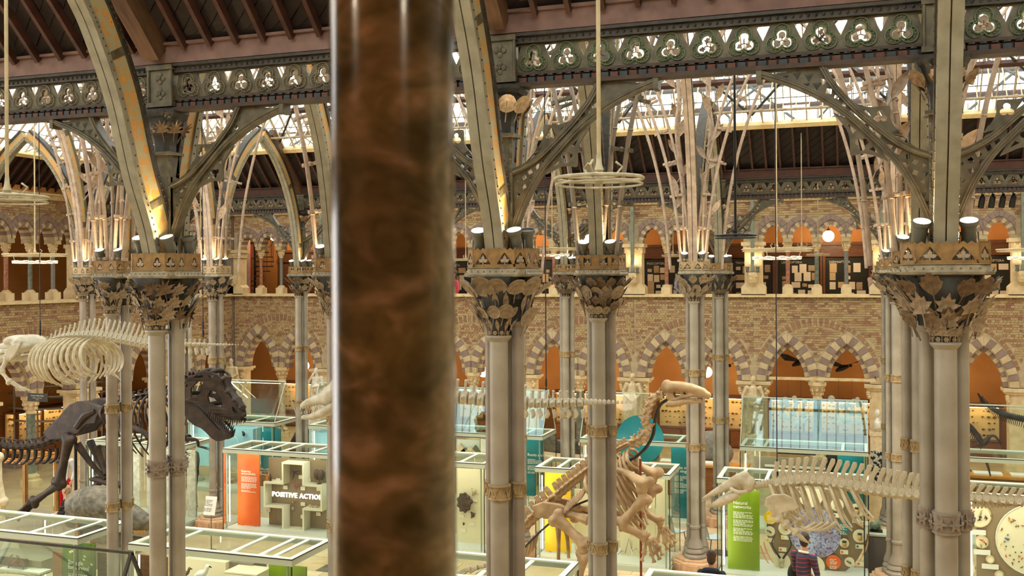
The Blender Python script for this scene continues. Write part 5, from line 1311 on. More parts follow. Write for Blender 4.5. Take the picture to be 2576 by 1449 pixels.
def photo_mat():
    m, N, L, B = nodes_mat('printed photograph of spotted lichen')
    tc = N.new('ShaderNodeTexCoord'); n1 = N.new('ShaderNodeTexNoise'); n1.inputs['Scale'].default_value = 2.0; n2 = N.new('ShaderNodeTexNoise'); n2.inputs['Scale'].default_value = 22; n2.inputs['Detail'].default_value = 8
    c1 = N.new('ShaderNodeValToRGB'); e = c1.color_ramp.elements; e[0].position = .35; e[0].color = s2l((168, 136, 112)) + (1,); e[1].position = .62; e[1].color = s2l((190, 196, 232)) + (1,); k = e.new(.48); k.color = s2l((150, 148, 190)) + (1,)
    c2 = N.new('ShaderNodeValToRGB'); f = c2.color_ramp.elements; f[0].position = .36; f[0].color = (.18, .16, .25, 1); f[1].position = .5; f[1].color = (1, 1, 1, 1)
    mx = N.new('ShaderNodeMix'); mx.data_type = 'RGBA'; mx.blend_type = 'MULTIPLY'; mx.inputs[0].default_value = 1
    for n in (n1, n2): L.new(tc.outputs['Object'], n.inputs['Vector'])
    L.new(n1.outputs['Fac'], c1.inputs[0]); L.new(n2.outputs['Fac'], c2.inputs[0]); L.new(c1.outputs[0], mx.inputs[6]); L.new(c2.outputs[0], mx.inputs[7]); L.new(mx.outputs[2], B.inputs['Base Color']); B.inputs['Roughness'].default_value = .5
    return m
disc(k8, z3, 1310, 900, 610, Y + .42, TAUPE, 'back_board', .03)
disc(k8, z3, 1310, 925, 320, Y + .38, photo_mat(), 'photo_disc')
for x, y, r, m, rows in ((765, 740, 80, YEL, 8), (1657, 858, 88, TEAL, 9), (1535, 1280, 90, ORNG, 9)): disc(k8, z3, x, y, r, Y + .34, m, 'text_disc', .02, rows)
M_PLATE = mat('cream specimen plate', (238, 228, 196), None, rough=.5)
M_ARC1 = mat('yellow wire', (240, 220, 120), None, rough=.5); M_ARC2 = mat('coral wire', (240, 140, 100), None, rough=.5)
SPD = [(760, 905, 60), (945, 870, 82), (905, 1275, 105), (1855, 965, 85), (1667, 1050, 58), (1730, 1280, 60), (1300, 1330, 130), (1255, 470, 150), (1580, 585, 80), (1820, 650, 85)]
PL = {}
for k, (x, y, r) in enumerate(SPD): PL[k] = disc(k8, z3, x, y, r, Y + .32, M_PLATE, 'specimen_plate', .03)
for x, y, c in ((757, 1010, YEL), (943, 980, YEL), (915, 1125, ORNG), (1572, 710, TEAL), (1815, 775, TEAL), (1853, 1090, TEAL), (1665, 1157, ORNG), (1865, 1300, ORNG), (1925, 805, GREYB)):
    o = card(k8, *z3(x, y), Y + .30, .155, .085); q = MB(); q.prism(circ(0, 0, .025, 12), XZ, -.002, 0); part('spot', q, c, o, loc=(rel(k8, PY(*z3(x, y), Y + .29)).x - .04, rel(k8, PY(*z3(x, y), Y + .29)).y, rel(k8, PY(*z3(x, y), Y + .3)).z))
for R, a0, a1, m in ((640, .2, 1.0, M_ARC1), (610, 2.6, 3.1, M_ARC1), (655, -.75, .15, M_ARC2), (640, 3.35, 3.8, M_ARC2), (690, 3.4, 3.75, M_ARC2), (660, -.5, -.2, M_ARC1)):
    q = MB(); q.tube([rel(k8, PY(*z3(1310 + R * cos(a), 900 - R * sin(a)), Y + .36)) for a in [a0 + (a1 - a0) * i / 14 for i in range(15)]], .010, 5); part('coloured_wire', q, m, k8)
# antelope skull with lyre horns on its plate
o, p, R = PL[2]
t = thing('antelope_skull', 'antelope skull with dark lyre-shaped horns on a cream plate', 'skull', p + Vector((0, -.06, 0)))
q = MB(); q.tube([(0, .03, .06), (0, 0, -.05), (0, -.01, -.2)], [.055, .045, .018], 10); q.ball((0, .01, .05), .06, 8, 6); link('skull', remesh(q, .012), M_BONE, t)
for s in (-1, 1):
    q = MB(); q.tube(smooth_pts([(s * .03, 0, .09), (s * .1, -.02, .2), (s * .19, 0, .36), (s * .17, .02, .48), (s * .12, .03, .56)], 4), [.025 - .02 * i / 16 for i in range(17)], 7); part('horn', q, M_BLACK, t, True)
M_JAR = mat('amber jar specimen', (214, 180, 120), (180, 130, 70), 14, .3)
for k, nm in ((3, 'lower right'), (4, 'inner right'), (8, 'upper'), (9, 'upper right')):
    o, p, R = PL[k]; lathe_thing('specimen_jar', 'small specimen jar on the %s plate of the networks board' % nm, 'jar', p + Vector((0, -.05, -R * .5)), [(.04, 0), (.045, .01), (.045, R * .75), (.04, R * .8)], M_JAR, cork(.042, R * .8), group='specimen jars on the networks board')
for k, nm in ((0, 'smallest left'), (1, 'left'), (5, 'lowest right')):
    o, p, R = PL[k]; t = thing('specimen', 'small dark animal specimen on the %s plate of the networks board' % nm, 'specimen', p + Vector((0, -.03, 0))); q = MB(); q.tube([(-R * .4, 0, R * .2), (0, 0, 0), (R * .4, 0, -R * .25)], [.006, .022, .008], 7); q.ball((-R * .42, 0, R * .22), .02, 6, 5); part('body', q, M_LEAF, t)

# --- insect case at the right
Y = 21.4; z4 = lambda x, y: (2180 + x / 2.904, 950 + y / 2.904)
panel(k18, 2456, 1250, 2640, 1520, Y + .35, TAUPE, name='back_board', feet=False); panel(k18, 2425, 1262, 2430, 1392, Y + .2, mat('red strip', (206, 30, 26), None), name='red_strip', feet=False)
for x, y, r, nm in ((820, 1010, 88, 'upper'), (840, 1200, 48, 'small middle'), (700, 1390, 95, 'lower left'), (970, 1440, 30, 'lowest'), (903, 1328, 28, 'tiny')): PL[nm] = disc(k18, z4, x, y, r, Y + .3, M_PLATE, 'specimen_plate', .03, rim=M_STONE)
big = disc(k18, z4, 1230, 1190, 292, Y + .3, M_PLATE, 'insect_disc', .03, rim=M_WHITE)
for x, y in ((810, 1130), (843, 1275), (903, 1380)): card(k18, *z4(x, y), Y + .3, .3, .1, M_WHITE)
SPC = [mat('insect brown', (110, 70, 36), None), mat('insect black', (34, 30, 28), None), mat('insect yellow', (214, 176, 60), None), mat('butterfly blue', (66, 108, 168), None), mat('leaf green', (130, 150, 60), None), mat('insect orange', (200, 90, 40), None)]
def bug(m, s):
    q = MB(); q.ball((0, 0, 0), (.25 * s, .15 * s, .5 * s), 6, 5)
    for sx in (-1, 1): q.prism([(0, .3 * s), (sx * s, .6 * s), (sx * .9 * s, -.1 * s), (0, -.1 * s)], XZ, -.004, 0)
    me = q.mesh('bug'); me.materials.append(m); return me
def beetle(m, s):
    q = MB(); q.ball((0, 0, 0), (.45 * s, .3 * s, .7 * s), 7, 5); q.ball((0, 0, .75 * s), (.25 * s, .2 * s, .25 * s), 6, 4)
    for sx in (-1, 1):
        for k in (-1, 0, 1): q.tube([(sx * .4 * s, 0, k * .4 * s), (sx * .9 * s, -.02 * s, k * .6 * s)], .05 * s, 4)
    me = q.mesh('beetle'); me.materials.append(m); return me
BUGS = [bug(SPC[3], .045), bug(SPC[5], .03), bug(SPC[2], .028), beetle(SPC[1], .022), beetle(SPC[0], .025), bug(SPC[0], .032), bug(SPC[4], .03)]
rnd = random.Random(11); o, p, R = big; nb = 0
for k in range(70):
    a, r_ = rnd.uniform(0, 2 * pi), R * .9 * sqrt(rnd.random()); x = p.x + r_ * cos(a); z = p.z + r_ * sin(a)
    if x > 3.15: continue
    v = rnd.choice((1, 2, 3, 3, 4, 4, 5, 5, 6)) if nb else 0
    if not nb: x, z = PY(*z4(1040, 1207), Y).x, PY(*z4(1040, 1207), Y).z
    tag(link('pinned_insect', BUGS[v], None, None, (x, p.y - .02, z), (0, rnd.uniform(0, 6), 0) if nb else (0, .2, 0)), ['large blue butterfly pinned on the big white insect disc', 'small orange moth pinned on the big white insect disc', 'small yellow moth pinned on the big white insect disc', 'small black beetle pinned on the big white insect disc', 'small brown beetle pinned on the big white insect disc', 'small brown moth pinned on the big white insect disc', 'small green leaf insect pinned on the big white insect disc'][v], 'insect', 'insects pinned on the big disc'); nb += 1
for nm, n in (('upper', 12), ('small middle', 4), ('lower left', 6)):
    o, p, R = PL[nm]
    for k in range(n):
        a, r_ = rnd.uniform(0, 2 * pi), R * .75 * sqrt(rnd.random()); c = rnd.randrange(6); q = MB(); s = rnd.uniform(.02, .045); q.tube([(-s, 0, 0), (0, -.01, s * .4), (s, 0, -s * .3)], [.004, .014, .004], 6); q.ball((0, 0, .01), (.012, .012, .018), 6, 4)
        tag(part('fungus_specimen', q, SPC[c], None, loc=(p.x + r_ * cos(a), p.y - .02, p.z + r_ * sin(a)), rot=(0, rnd.uniform(0, 6), 0)), 'tiny dried specimen fixed on the %s white plate' % nm, 'specimen', 'dried specimens on the %s plate' % nm)

# --- yellow panel case
Y = 21.35
panel(k4, 1370, 1184, 1436, 1391, Y, YEL, 'Age of\nreptiles' if False else 'A', .40, .08, 0)
for k, (x, w_) in enumerate(((1560, 26), (1590, 26), (1620, 28), (1650, 30))): panel(k4, x, 1203 + k, x + w_, 1400, Y + .32, CREAM, name='white_panel', feet=False)
panel(k4, 1445, 1230, 1545, 1410, Y + .36, CREAM, name='white_panel', feet=False)
q = MB(); pts = [rel(k4, PY(1555 + i * 9, 1395 - [0, 10, 4, 40, 8, 16, 4, 30, 6, 12, 0][i], Y + .28)) for i in range(11)]; q.tube(pts, .006, 4); part('graph_line', q, M_IROND, k4)
q = MB(); q.box((0, 0, 0), (.5, .14, .04)); 
p = PY(1590, 1265, Y + .1); t = thing('fossil_jaw', 'grey fossil jaw lying on a shelf in the yellow panel case', 'fossil', p); q = MB(); q.tube(smooth_pts([(-.32, 0, 0), (-.1, .02, .03), (.15, 0, .02), (.34, 0, -.01)], 4), [.02, .03, .035, .04, .045, .05, .055, .055, .05, .045, .04, .03, .02], 8); q.box((0, 0, -.06), (.6, .03, .02)); 
for i in range(14): q.ball((-.28 + i * .042, -.03, .0), (.012, .012, .022), 5, 4)
link('jaw', remesh(q, .012), mat('grey fossil', (128, 116, 98), (90, 80, 68), 20, .6), t); mb1('shelf', (0, .08, -.09), (.8, .2, .02), M_WHITE, t)
card(k4, 1586, 1295, Y + .2, .42, .1); card(k4, 1480, 1410, Y + .2, .3, .1)
# --- turtle board
Y = 21.35
panel(k5, 1148, 1178, 1224, 1371, Y + .2, CREAM, name='cream_board')
p = PY(1168, 1264, Y + .12); t = thing('turtle_fossil', 'dark brown fossil turtle shell fixed on the cream board', 'fossil', p); q = MB(); q.ball((0, 0, 0), (.17, .06, .22), 14, 8)
for i in range(9): a = 2 * pi * i / 9; q.ball((.15 * cos(a), -.02, .2 * sin(a)), .045, 6, 5)
q.ball((.18, -.02, .04), .05, 6, 5); link('shell', remesh(q, .014), M_DKN, t)
for x, y, nm, s in ((1193, 1238, 'pale coiled', .09), (1190, 1296, 'dark hand-like', .08), (1167, 1318, 'tiny dark', .045)):
    p = PY(x, y, Y + .15); t = thing('small_fossil', '%s fossil on the cream board' % nm, 'fossil', p); q = MB()
    for i in range(5): q.tube([(-s * .5, 0, -s), (s * (.2 * i - .4), -.02, s * .2), (s * (.35 * i - .7), 0, s * (1 - .1 * i))], s * .18, 6)
    q.ball((0, 0, -s * .2), s * .5, 7, 5); link('bone', remesh(q, .012), M_BONE if nm[0] == 'p' else M_DKN, t)
for x, y in ((1194, 1258), (1160, 1298), (1187, 1318), (1165, 1334)): card(k5, x, y, Y + .18, .14, .08)
# --- roots and rivers
Y = 25.35
panel(k10, 1318, 1103, 1368, 1250, Y, TEAL, 'Roots and rivers', .30, .105, 14, rw=.75)
panel(k10, 1148, 1105, 1206, 1137, Y + .5, M_WHITE, name='white_board', feet=False); panel(k10, 1209, 1105, 1226, 1137, Y + .45, M_WHITE, name='white_board', feet=False)
for k, (x, h_) in enumerate(((1158, 22), (1170, 12), (1182, 14), (1196, 18))):
    a = rel(k10, PY(x - 14, 1137, Y + .42)); b = rel(k10, PY(x + 14, 1137, Y + .42)); c = rel(k10, PY(x, 1137 - h_, Y + .42)); q = MB(); q.prism([(a.x, a.z), (b.x, b.z), (c.x, c.z)], XZ, a.y, a.y + .02); part('mountain_cutout', q, [mat('sand cutout', (214, 190, 150), None), mat('olive cutout', (92, 92, 66), None)][k % 2], k10)
panel(k10, 1148, 1096, 1226, 1103, Y - .1, mat('navy rail', (20, 26, 56), None), name='navy_rail', feet=False)
# --- case behind the neck
panel(k11, 1688, 1125, 1735, 1306, Y, TEAL, 'Lives on a\nmoving planet', .30, .105, 16, rw=.8)
panel(k11, 1630, 1130, 1659, 1162, Y + .3, GREYB, name='grey_panel', feet=False)
o = disc(k11, lambda x, y: (x, y), 1610, 1105, 60, Y + .2, TEAL, 'teal_disc', .03)
# --- case before the statue
panel(k9, 2108, 1143, 2180, 1290, Y, TEAL, name='teal_panel'); panel(k9, 2078, 1140, 2107, 1260, Y + .1, M_BLACK, name='black_panel', feet=False); panel(k9, 1895, 1147, 2078, 1215, Y - .15, GREYB, name='sloping_board', feet=False); panel(k9, 1956, 1135, 2052, 1146, Y + .2, M_BLACK, name='black_rail', feet=False)
mb1('model_base', (-.2, -.3, 1.62), (1.4, .3, .05), M_WHITE, k9)
# --- left far cases
panel(k13, 656, 1076, 706, 1200, Y, TEAL, name='teal_panel')
o = blk('blue_block', 'pale blue display block below the dark dinosaur jaw', 'display block', 497, 1072, 637, 1180, Y + .2, .5, BLUE); card_y = Y + .18
q = MB(); q.tube(smooth_pts([(0, 0, 0), (.05, 0, -.06), (.1, 0, -.1), (.14, 0, -.22)], 3), .006, 5); p = PY(589, 1095, Y + .12); tag(part('wire_worm', q, M_WHITE, None, loc=p), 'thin white worm model on the pale blue block', 'model')
q = MB(); q.ball((0, 0, 0), (.05, .03, .07), 8, 6); q.ball((-.03, 0, .06), (.04, .02, .03), 6, 5); p = PY(613, 1092, Y + .12); t = thing('black_seed', 'small black curled specimen on the pale blue block', 'specimen', p); part('body', q, M_BLACK, t)
o = blk('blue_block', 'pale blue display block at the left edge of the marble shaft', 'display block', 795, 1087, 850, 1150, Y + .2, .5, BLUE)
mb1('white_shelf', (0, .3, .75), (2.4, .4, .06), M_WHITE, k13)
# specimens on a sand tray right of the dinosaur jaw (seen through the case)
t = thing('specimen_tray', 'sandy tray of stones and leaves on a white plinth behind the orange panel', 'tray', (-15.3, 23.6, 0)); mb1('plinth', (0, 0, .35), (2.6, .8, .7), M_WHITE, t); mb1('tray', (0, 0, .85), (2.5, .75, .3), mat('sand', (166, 128, 82), (130, 98, 62), 14, .9), t)
for i in range(16):
    q = MB(); q.ball((0, 0, 0), (random.uniform(.05, .13), random.uniform(.04, .09), .035), 7, 4); part('stone', q, [mat('grey stone', (120, 112, 100), None), mat('green stone', (94, 110, 84), None), M_DKN][i % 3], t, loc=(random.uniform(-1.1, 1.1), random.uniform(-.3, .3), 1.02), rot=(0, 0, random.random() * 3))
# --- lower left cases
Y = 13.5
for x, w_, m in ((-17.9, .3, 'a'), (-17.4, .25, 'b'), (-17.0, .3, 'c'), (-16.5, .28, 'd'), (-16.15, .26, 'e')):
    q = MB(); q.box((x - k15.location.x, .1, 1.0), (w_, .06, 1.7)); part('white_upright', q, mat('birch bark white', (236, 230, 212), (206, 198, 178), 10, .7), k15)
panel(k3, 157, 1362, 238, 1560, Y - .1, GRN2, 'Struggle\nfor survival', .29, .095, 10, rw=.6)
panel(k3, 132, 1388, 157, 1560, Y - .05, M_WOOD, name='wood_panel', feet=False); panel(k3, 245, 1390, 300, 1560, Y + .2, M_WOOD, name='wood_panel', feet=False)
o = blk('exhibit_box', 'grey exhibit box holding a small crab in the lower left case', 'display box', -40, 1396, 104, 1449, Y + .1, .5, GREYB)
panel(k3, 0, 1400, 66, 1428, Y - .0, M_IROND, name='dark_panel', feet=False)  # flat dark sheet before the box, in place of an open recess
p = PY(40, 1414, Y - .06); t = thing('red_crab', 'small red brown crab specimen in the grey exhibit box', 'specimen', p); q = MB(); q.ball((0, 0, 0), (.08, .04, .05), 9, 6)
for s in (-1, 1):
    for k in range(4): q.tube([(s * .05, 0, 0), (s * .12, 0, .04 - .03 * k), (s * .17, 0, -.02 - .03 * k)], .012, 5)
    q.tube([(s * .05, -.02, .03), (s * .1, -.03, .09), (s * .05, -.03, .12)], .018, 5)
part('body', q, mat('crab red', (130, 70, 44), (90, 48, 32), 20, .5), t)
q = MB(); q.tube(smooth_pts([(-.5, -.1, 0), (-.2, -.1, .03), (.1, -.1, .03), (.4, -.1, .0)], 4), .03, 8); p = PY(50, 1440, Y - .1)
t = thing('white_skull_shelf', 'white shelf with pale bones at the bottom left', 'shelf', p); mb1('shelf', (0, .1, .02), (.9, .25, .03), M_WHITE, t); part('bone', q, M_BONE, t, loc=(0, .1, -.04))
for x, y in ((182, 1387), (177, 1389), (213, 1400), (211, 1408), (230, 1420)):
    q = MB(); q.ball((0, 0, 0), (.03, .01, .015), 7, 4); p = PY(x, y, Y - .13); tag(part('pinned_moth', q, CREAM, None, loc=p, rot=(0, .5, 0)), 'tiny pale moth pinned on the dark green panel', 'insect', 'moths on the dark green panel')
panel(k2, 676, 1418, 770, 1560, Y + .1, GRN, name='green_panel')
o = blk('white_display_box', 'large white display box in the bottom case with birds in front', 'display box', 464, 1404, 568, 1520, Y + .2, .4, mat('white display box', (232, 222, 190), None)); o = blk('white_display_box', 'low white display box right of the larger one', 'display box', 566, 1437, 646, 1520, Y - .1, .4, mat('white display box', (232, 222, 190), None)); o = blk('brown_display_box', 'grey brown display box behind the low white box', 'display box', 572, 1412, 636, 1520, Y + .3, .4, GREYB)
panel(k2, 345, 1395, 420, 1560, Y + .2, M_WOOD, name='wood_panel', feet=False)
def bird(label, p, m, s):
    t = thing('mounted_bird', label, 'bird', p); q = MB(); q.tube(smooth_pts([(-.9 * s, 0, -.1 * s), (-.4 * s, 0, .1 * s), (.1 * s, 0, .3 * s), (.3 * s, 0, .7 * s)], 4), [.1 * s, .16 * s, .22 * s, .26 * s, .3 * s, .32 * s, .3 * s, .27 * s, .22 * s, .2 * s, .18 * s, .17 * s, .15 * s], 9); q.ball((.34 * s, 0, .78 * s), .19 * s, 9, 7); link('body', remesh(q, s * .06), m, t)
    q = MB(); q.tube([(.45 * s, 0, .8 * s), (.7 * s, 0, .74 * s)], [.07 * s, .01], 6); part('beak', q, M_BLACK, t)
    q = MB(); q.tube([(0, .05 * s, -.1 * s), (.05 * s, .05 * s, -.6 * s)], .03 * s, 5); q.tube([(0, -.05 * s, -.1 * s), (.05 * s, -.05 * s, -.6 * s)], .03 * s, 5); part('legs', q, M_LEAF, t, kind='stuff')
bird('white mounted bird in the bottom case before the white box', PY(513, 1449, Y - .1), M_WHITE, .2); bird('brown mounted bird left of the white one in the bottom case', PY(470, 1447, Y - .1), M_LEAF, .14)
panel(k6, 1150, 1452, 1300, 1560, Y + .2, CREAM, name='cream_board', feet=False)
for i in range(6):
    p = PY(1165 + 18 * i, 1440 - 4 * (i % 3), Y); t = thing('fossil_footprint', 'grey brown fossil bone, %s in the bottom centre case' % POSW[i].replace('leftmost', 'first'), 'fossil', p, 0, 'bones in the bottom centre case'); q = MB(); q.tube([(-.12, 0, -.05), (0, .02, .02), (.12, 0, .06)], [.03, .022, .035], 7); part('bone', q, M_LEAFP, t)

# ------------------------------------------------------------------ wood-framed case, sign stands, chairs, railing, plants
t = case('oak framed glass case behind the dark dinosaur tail', -22.3, -19.35, 19.5, 20.6, frame=mat('bright oak', (204, 136, 52), (184, 116, 40), 5, .5), tubes=False, top=1.82)
for s in (-1, 1):
    for s2 in (-1, 1): mb1('oak_post', (s * 1.42, s2 * .5, .92), (.09, .09, 1.7), mat('bright oak', (204, 136, 52)), t)
def stand(label, px, py, Y_, w_=.3, h_=.42):
    p = PY(px, py, Y_); t = thing('sign_stand', label, 'sign', (p.x, p.y, 0)); q = MB(); q.box((0, 0, 0), (w_, .015, h_), m=Matrix.Rotation(-.25, 3, 'X')); b = part('board', q, M_WHITE, t, loc=(0, 0, p.z))
    link('small_print', small_print(w_ * .7, 9, .03, 3), M_PRINTD, b, (-w_ * .35, -.05, h_ * .3), (-.25, 0, 0), kind='stuff'); q = MB(); q.tube([(0, .03, .02), (0, .03, p.z)], .014, 6); part('pole', q, SPOTM, t); q = MB(); q.lathe([(.14, 0), (.14, .02)], n=14); part('foot', q, SPOTM, t)
stand('white tilted information sign on a pole before the column plinth', 529, 1272, 19.6, .3, .42)
def chair(label, px, py, Y_, rz):
    p = PY(px, py, Y_); t = thing('plastic_chair', label, 'chair', (p.x, p.y, 0), rz); m = mat('pale blue plastic', (186, 206, 212), None, rough=.4)
    rows = [[(x, -.2 + .42 * i / 5, .44 + .03 * (x / .2) ** 2 - .02 * sin(pi * i / 5)) for x in (-.21, -.1, 0, .1, .21)] for i in range(6)]
    q = MB(); q.strip(rows); q.strip([[(x, y, z - .012) for x, y, z in r] for r in rows]); part('seat', q, m, t, True)
    rows = [[(x * (1 - .1 * i / 5), .22 + .1 * i / 5 - .05 * (1 - (x / .21) ** 2), .46 + .40 * i / 5) for x in (-.21, -.1, 0, .1, .21)] for i in range(6)]
    q = MB(); q.strip(rows); q.strip([[(x, y + .012, z) for x, y, z in r] for r in rows]); part('backrest', q, m, t, True)
    for sx in (-1, 1):
        for y in (-.18, .2): q = MB(); q.tube([(sx * .15, y * .8, .44), (sx * .2, y * 1.15, 0)], .012, 6); part('leg', q, SPOTM, t)
chair('pale blue plastic chair left of the tube-wrapped column base', 1697, 1290, 22.9, 2.6); chair('pale blue plastic chair beside the toothed whale jaw', 1797, 1290, 22.6, 2.2)
# round railing of the stair opening at the left
p = PY(150, 1040, 27.5); t = thing('round_railing', 'round grey metal railing behind the minke whale ribs', 'railing', (p.x, p.y, 0))
for z in (1.6, 2.0, 2.4, 2.75): q = MB(); torus(q, 1.55, .035, z); part('rail', q, mat('greyish railing', (150, 138, 118), None, rough=.5), t, True)
for k in range(10): a = 2 * pi * k / 10; q = MB(); q.tube([(1.55 * cos(a), 1.55 * sin(a), 0), (1.55 * cos(a), 1.55 * sin(a), 2.8)], .03, 6); part('post', q, mat('greyish railing', (150, 138, 118)), t)
# palm in a pot behind the dinosaur snout
p = PY(648, 1035, 28.5); t = thing('potted_palm', 'dark green potted palm right of the dark dinosaur snout', 'plant', (p.x, p.y, 0))
q = MB(); q.lathe([(.22, 0), (.3, .5), (.33, .52), (.33, .58), (.28, .56)], n=14); part('pot', q, M_IROND, t); q = MB(); q.tube([(0, 0, .5), (.02, 0, 1.6)], [.06, .04], 7); part('trunk', q, M_WOODR, t)
rnd = random.Random(2)
for k in range(16):
    a = 2 * pi * k / 16 + rnd.uniform(-.2, .2); e = rnd.uniform(.3, 1.0); L_ = rnd.uniform(.8, 1.15); q = MB(); spine = [Vector((cos(a) * L_ * s * .9, sin(a) * L_ * s * .9, 1.55 + L_ * (e * s - .9 * s * s))) for s in [i / 8 for i in range(9)]]; q.tube(spine, [.014 - .0012 * i for i in range(9)], 4)
    for i in range(1, 9):
        d = (spine[i] - spine[i - 1]).normalized(); sd = d.cross(Vector((0, 0, 1))).normalized()
        for s in (-1, 1):
            for f in (0, .5):
                b = spine[i - 1].lerp(spine[i], f); tip = b + sd * s * .26 * sin(pi * (i / 9)) + d * .12 - Vector((0, 0, .14)); q.add([b, b + d * .035, tip], [(0, 1, 2)])
    part('frond', q, mat('dark palm green', (36, 62, 40), (26, 46, 30), 6, .5), t)
# wooden long tables, drawers and stone blocks seen low behind the cases
for x, y, w_, lab, m in ((-5.2, 28.6, 4.4, 'low oak bench table with fossils behind the roots and rivers case', M_WOOD), (-14.2, 29.5, 3.4, 'oak drawer cabinet with bright oak top behind the far left cases', M_WOOD), (3.6, 29.3, 3.6, 'panelled oak cabinet with white trays at the far right', M_WOOD)):
    t = thing('oak_cabinet', lab, 'cabinet', (x, y, 0)); mb1('body', (0, .3, .42), (w_, .6, .84), m, t); mb1('top', (0, .3, .87), (w_ + .08, .7, .06), mat('bright oak', (204, 136, 52)), t)  # tops are a brighter oak than the bodies
    for k in range(int(w_ / .8)): mb1('door', (-w_ / 2 + .42 + k * .8, -.012, .44), (.72, .03, .66), m, t)
    for k in range(int(w_ / .9)): mb1('tray', (-w_ / 2 + .5 + k * .9, .3, .92), (.7, .4, .04), M_WHITE, t)
p = PZ(1440, 1150, .95); t = thing('fossil_slab', 'long dark grey coiled fossil reptile on the oak bench', 'fossil', (p.x - .6, 28.9, .9)); q = MB()
q.tube(smooth_pts([(-1.1, 0, .3), (-.6, .05, .4), (0, 0, .25), (.7, 0, .18), (1.6, 0, .1)], 5), [.25, .28, .32, .34, .34, .32, .3, .28, .25, .22, .2, .18, .17, .15, .14, .13, .12, .11, .1, .08, .05], 9)
for i in range(16): q.ball((random.uniform(-1.2, .6), random.uniform(-.2, .1), random.uniform(.2, .55)), .12, 6, 5)
link('body', remesh(q, .035), mat('dark fossil rock', (86, 84, 76), (58, 58, 54), 14, .7, 0, .3), t)
p = PZ(1727, 1110, .9); t = thing('grey_boulder', 'large grey polished boulder on a stone block left of the far column', 'rock', (p.x + 1.2, 29.5, 0)); q = MB(); q.ball((0, 0, 1.25), (.5, .4, .5), 14, 10); q.ball((.3, 0, 1.1), (.35, .3, .35), 10, 8); link('boulder', remesh(q, .05), mat('grey rock', (136, 128, 114), (112, 106, 96), 8, .7), t); mb1('block', (0, 0, .4), (.9, .8, .8), M_STONE, t)
# ------------------------------------------------------------------ skeletons
M_BONEP = mat('pale greyish bone', (206, 200, 178), (178, 170, 146), 9, .55, 0, .25)
M_BONEW = mat('creamy bone', (210, 200, 172), (180, 166, 134), 9, .55, 0, .3)
M_BONET = mat('tan fossil bone', (188, 158, 118), (144, 114, 80), 4, .6, 0, .5, detail=6)
M_BONED = mat('dark brown fossil bone', (56, 42, 32), (31, 23, 17), 6, .5, 0, .5, spec=.3)
M_CABLE = mat('steel cable', (70, 72, 84), None, rough=.4, metal=.6)
class Skel:
    def __init__(s, name, label, Y, ref, m, cat='skeleton'):
        s.Y = Y; s.t = thing(name, label, cat, PY(*ref, Y)); s.o = s.t.location.copy(); s.m = m
    def W(s, x, y, off=0.0):        # local point seen at x, y in the skeleton's own plane, shifted off metres away from the camera
        return PY(x, y, s.Y) - s.o + Vector((0, off, 0))
    def tube(s, name, pts, r, off=0.0, n=8, m=None, par=None, k=4, smooth=True):
        P = [s.W(*(p if len(p) == 3 else (p[0], p[1], off))) for p in pts]; Q = smooth_pts(P, k)
        if isinstance(r, (list, tuple)):
            R = []
            for i in range(len(Q)):
                u = i / (len(Q) - 1) * (len(r) - 1); a = int(min(u, len(r) - 2)); R.append(r[a] + (r[a + 1] - r[a]) * (u - a))
        else: R = r
        q = MB(); q.tube(Q, R, n); return part(name, q, m or s.m, par or s.t, True)
    def bone(s, name, a, b, r, off=0.0, off2=None, knob=1.5, vox=None, m=None):
        """long bone with swollen ends"""
        A = s.W(*a, off); B = s.W(*b, off if off2 is None else off2); q = MB(); d = (B - A)
        q.tube([A, A.lerp(B, .12), A.lerp(B, .5), A.lerp(B, .88), B], [r * knob, r * 1.15, r * .85, r * 1.1, r * knob], 10)
        e = d.normalized(); sd = e.cross(Vector((0, 1, 0))); sd = sd.normalized() if sd.length > .01 else Vector((1, 0, 0))
        for c in (A, B):
            for sg in (-1, 1): q.ball(c + sd * sg * r * .8, r * knob * .8, 8, 6)
        return link(name, remesh(q, vox or r * .28, 2), m or s.m, s.t)
    def plate(s, name, poly, th, off, m=None, holes=(), par=None):
        f = lambda pts: [((s.W(x, y)).x, (s.W(x, y)).z) for x, y in pts]
        me = rot_plate(plate_mesh([f(poly)] + [f(h) for h in holes], th, bevel=th * .3)); return link(name, me, m or s.m, par or s.t, (0, s.W(*poly[0]).y + off, 0))
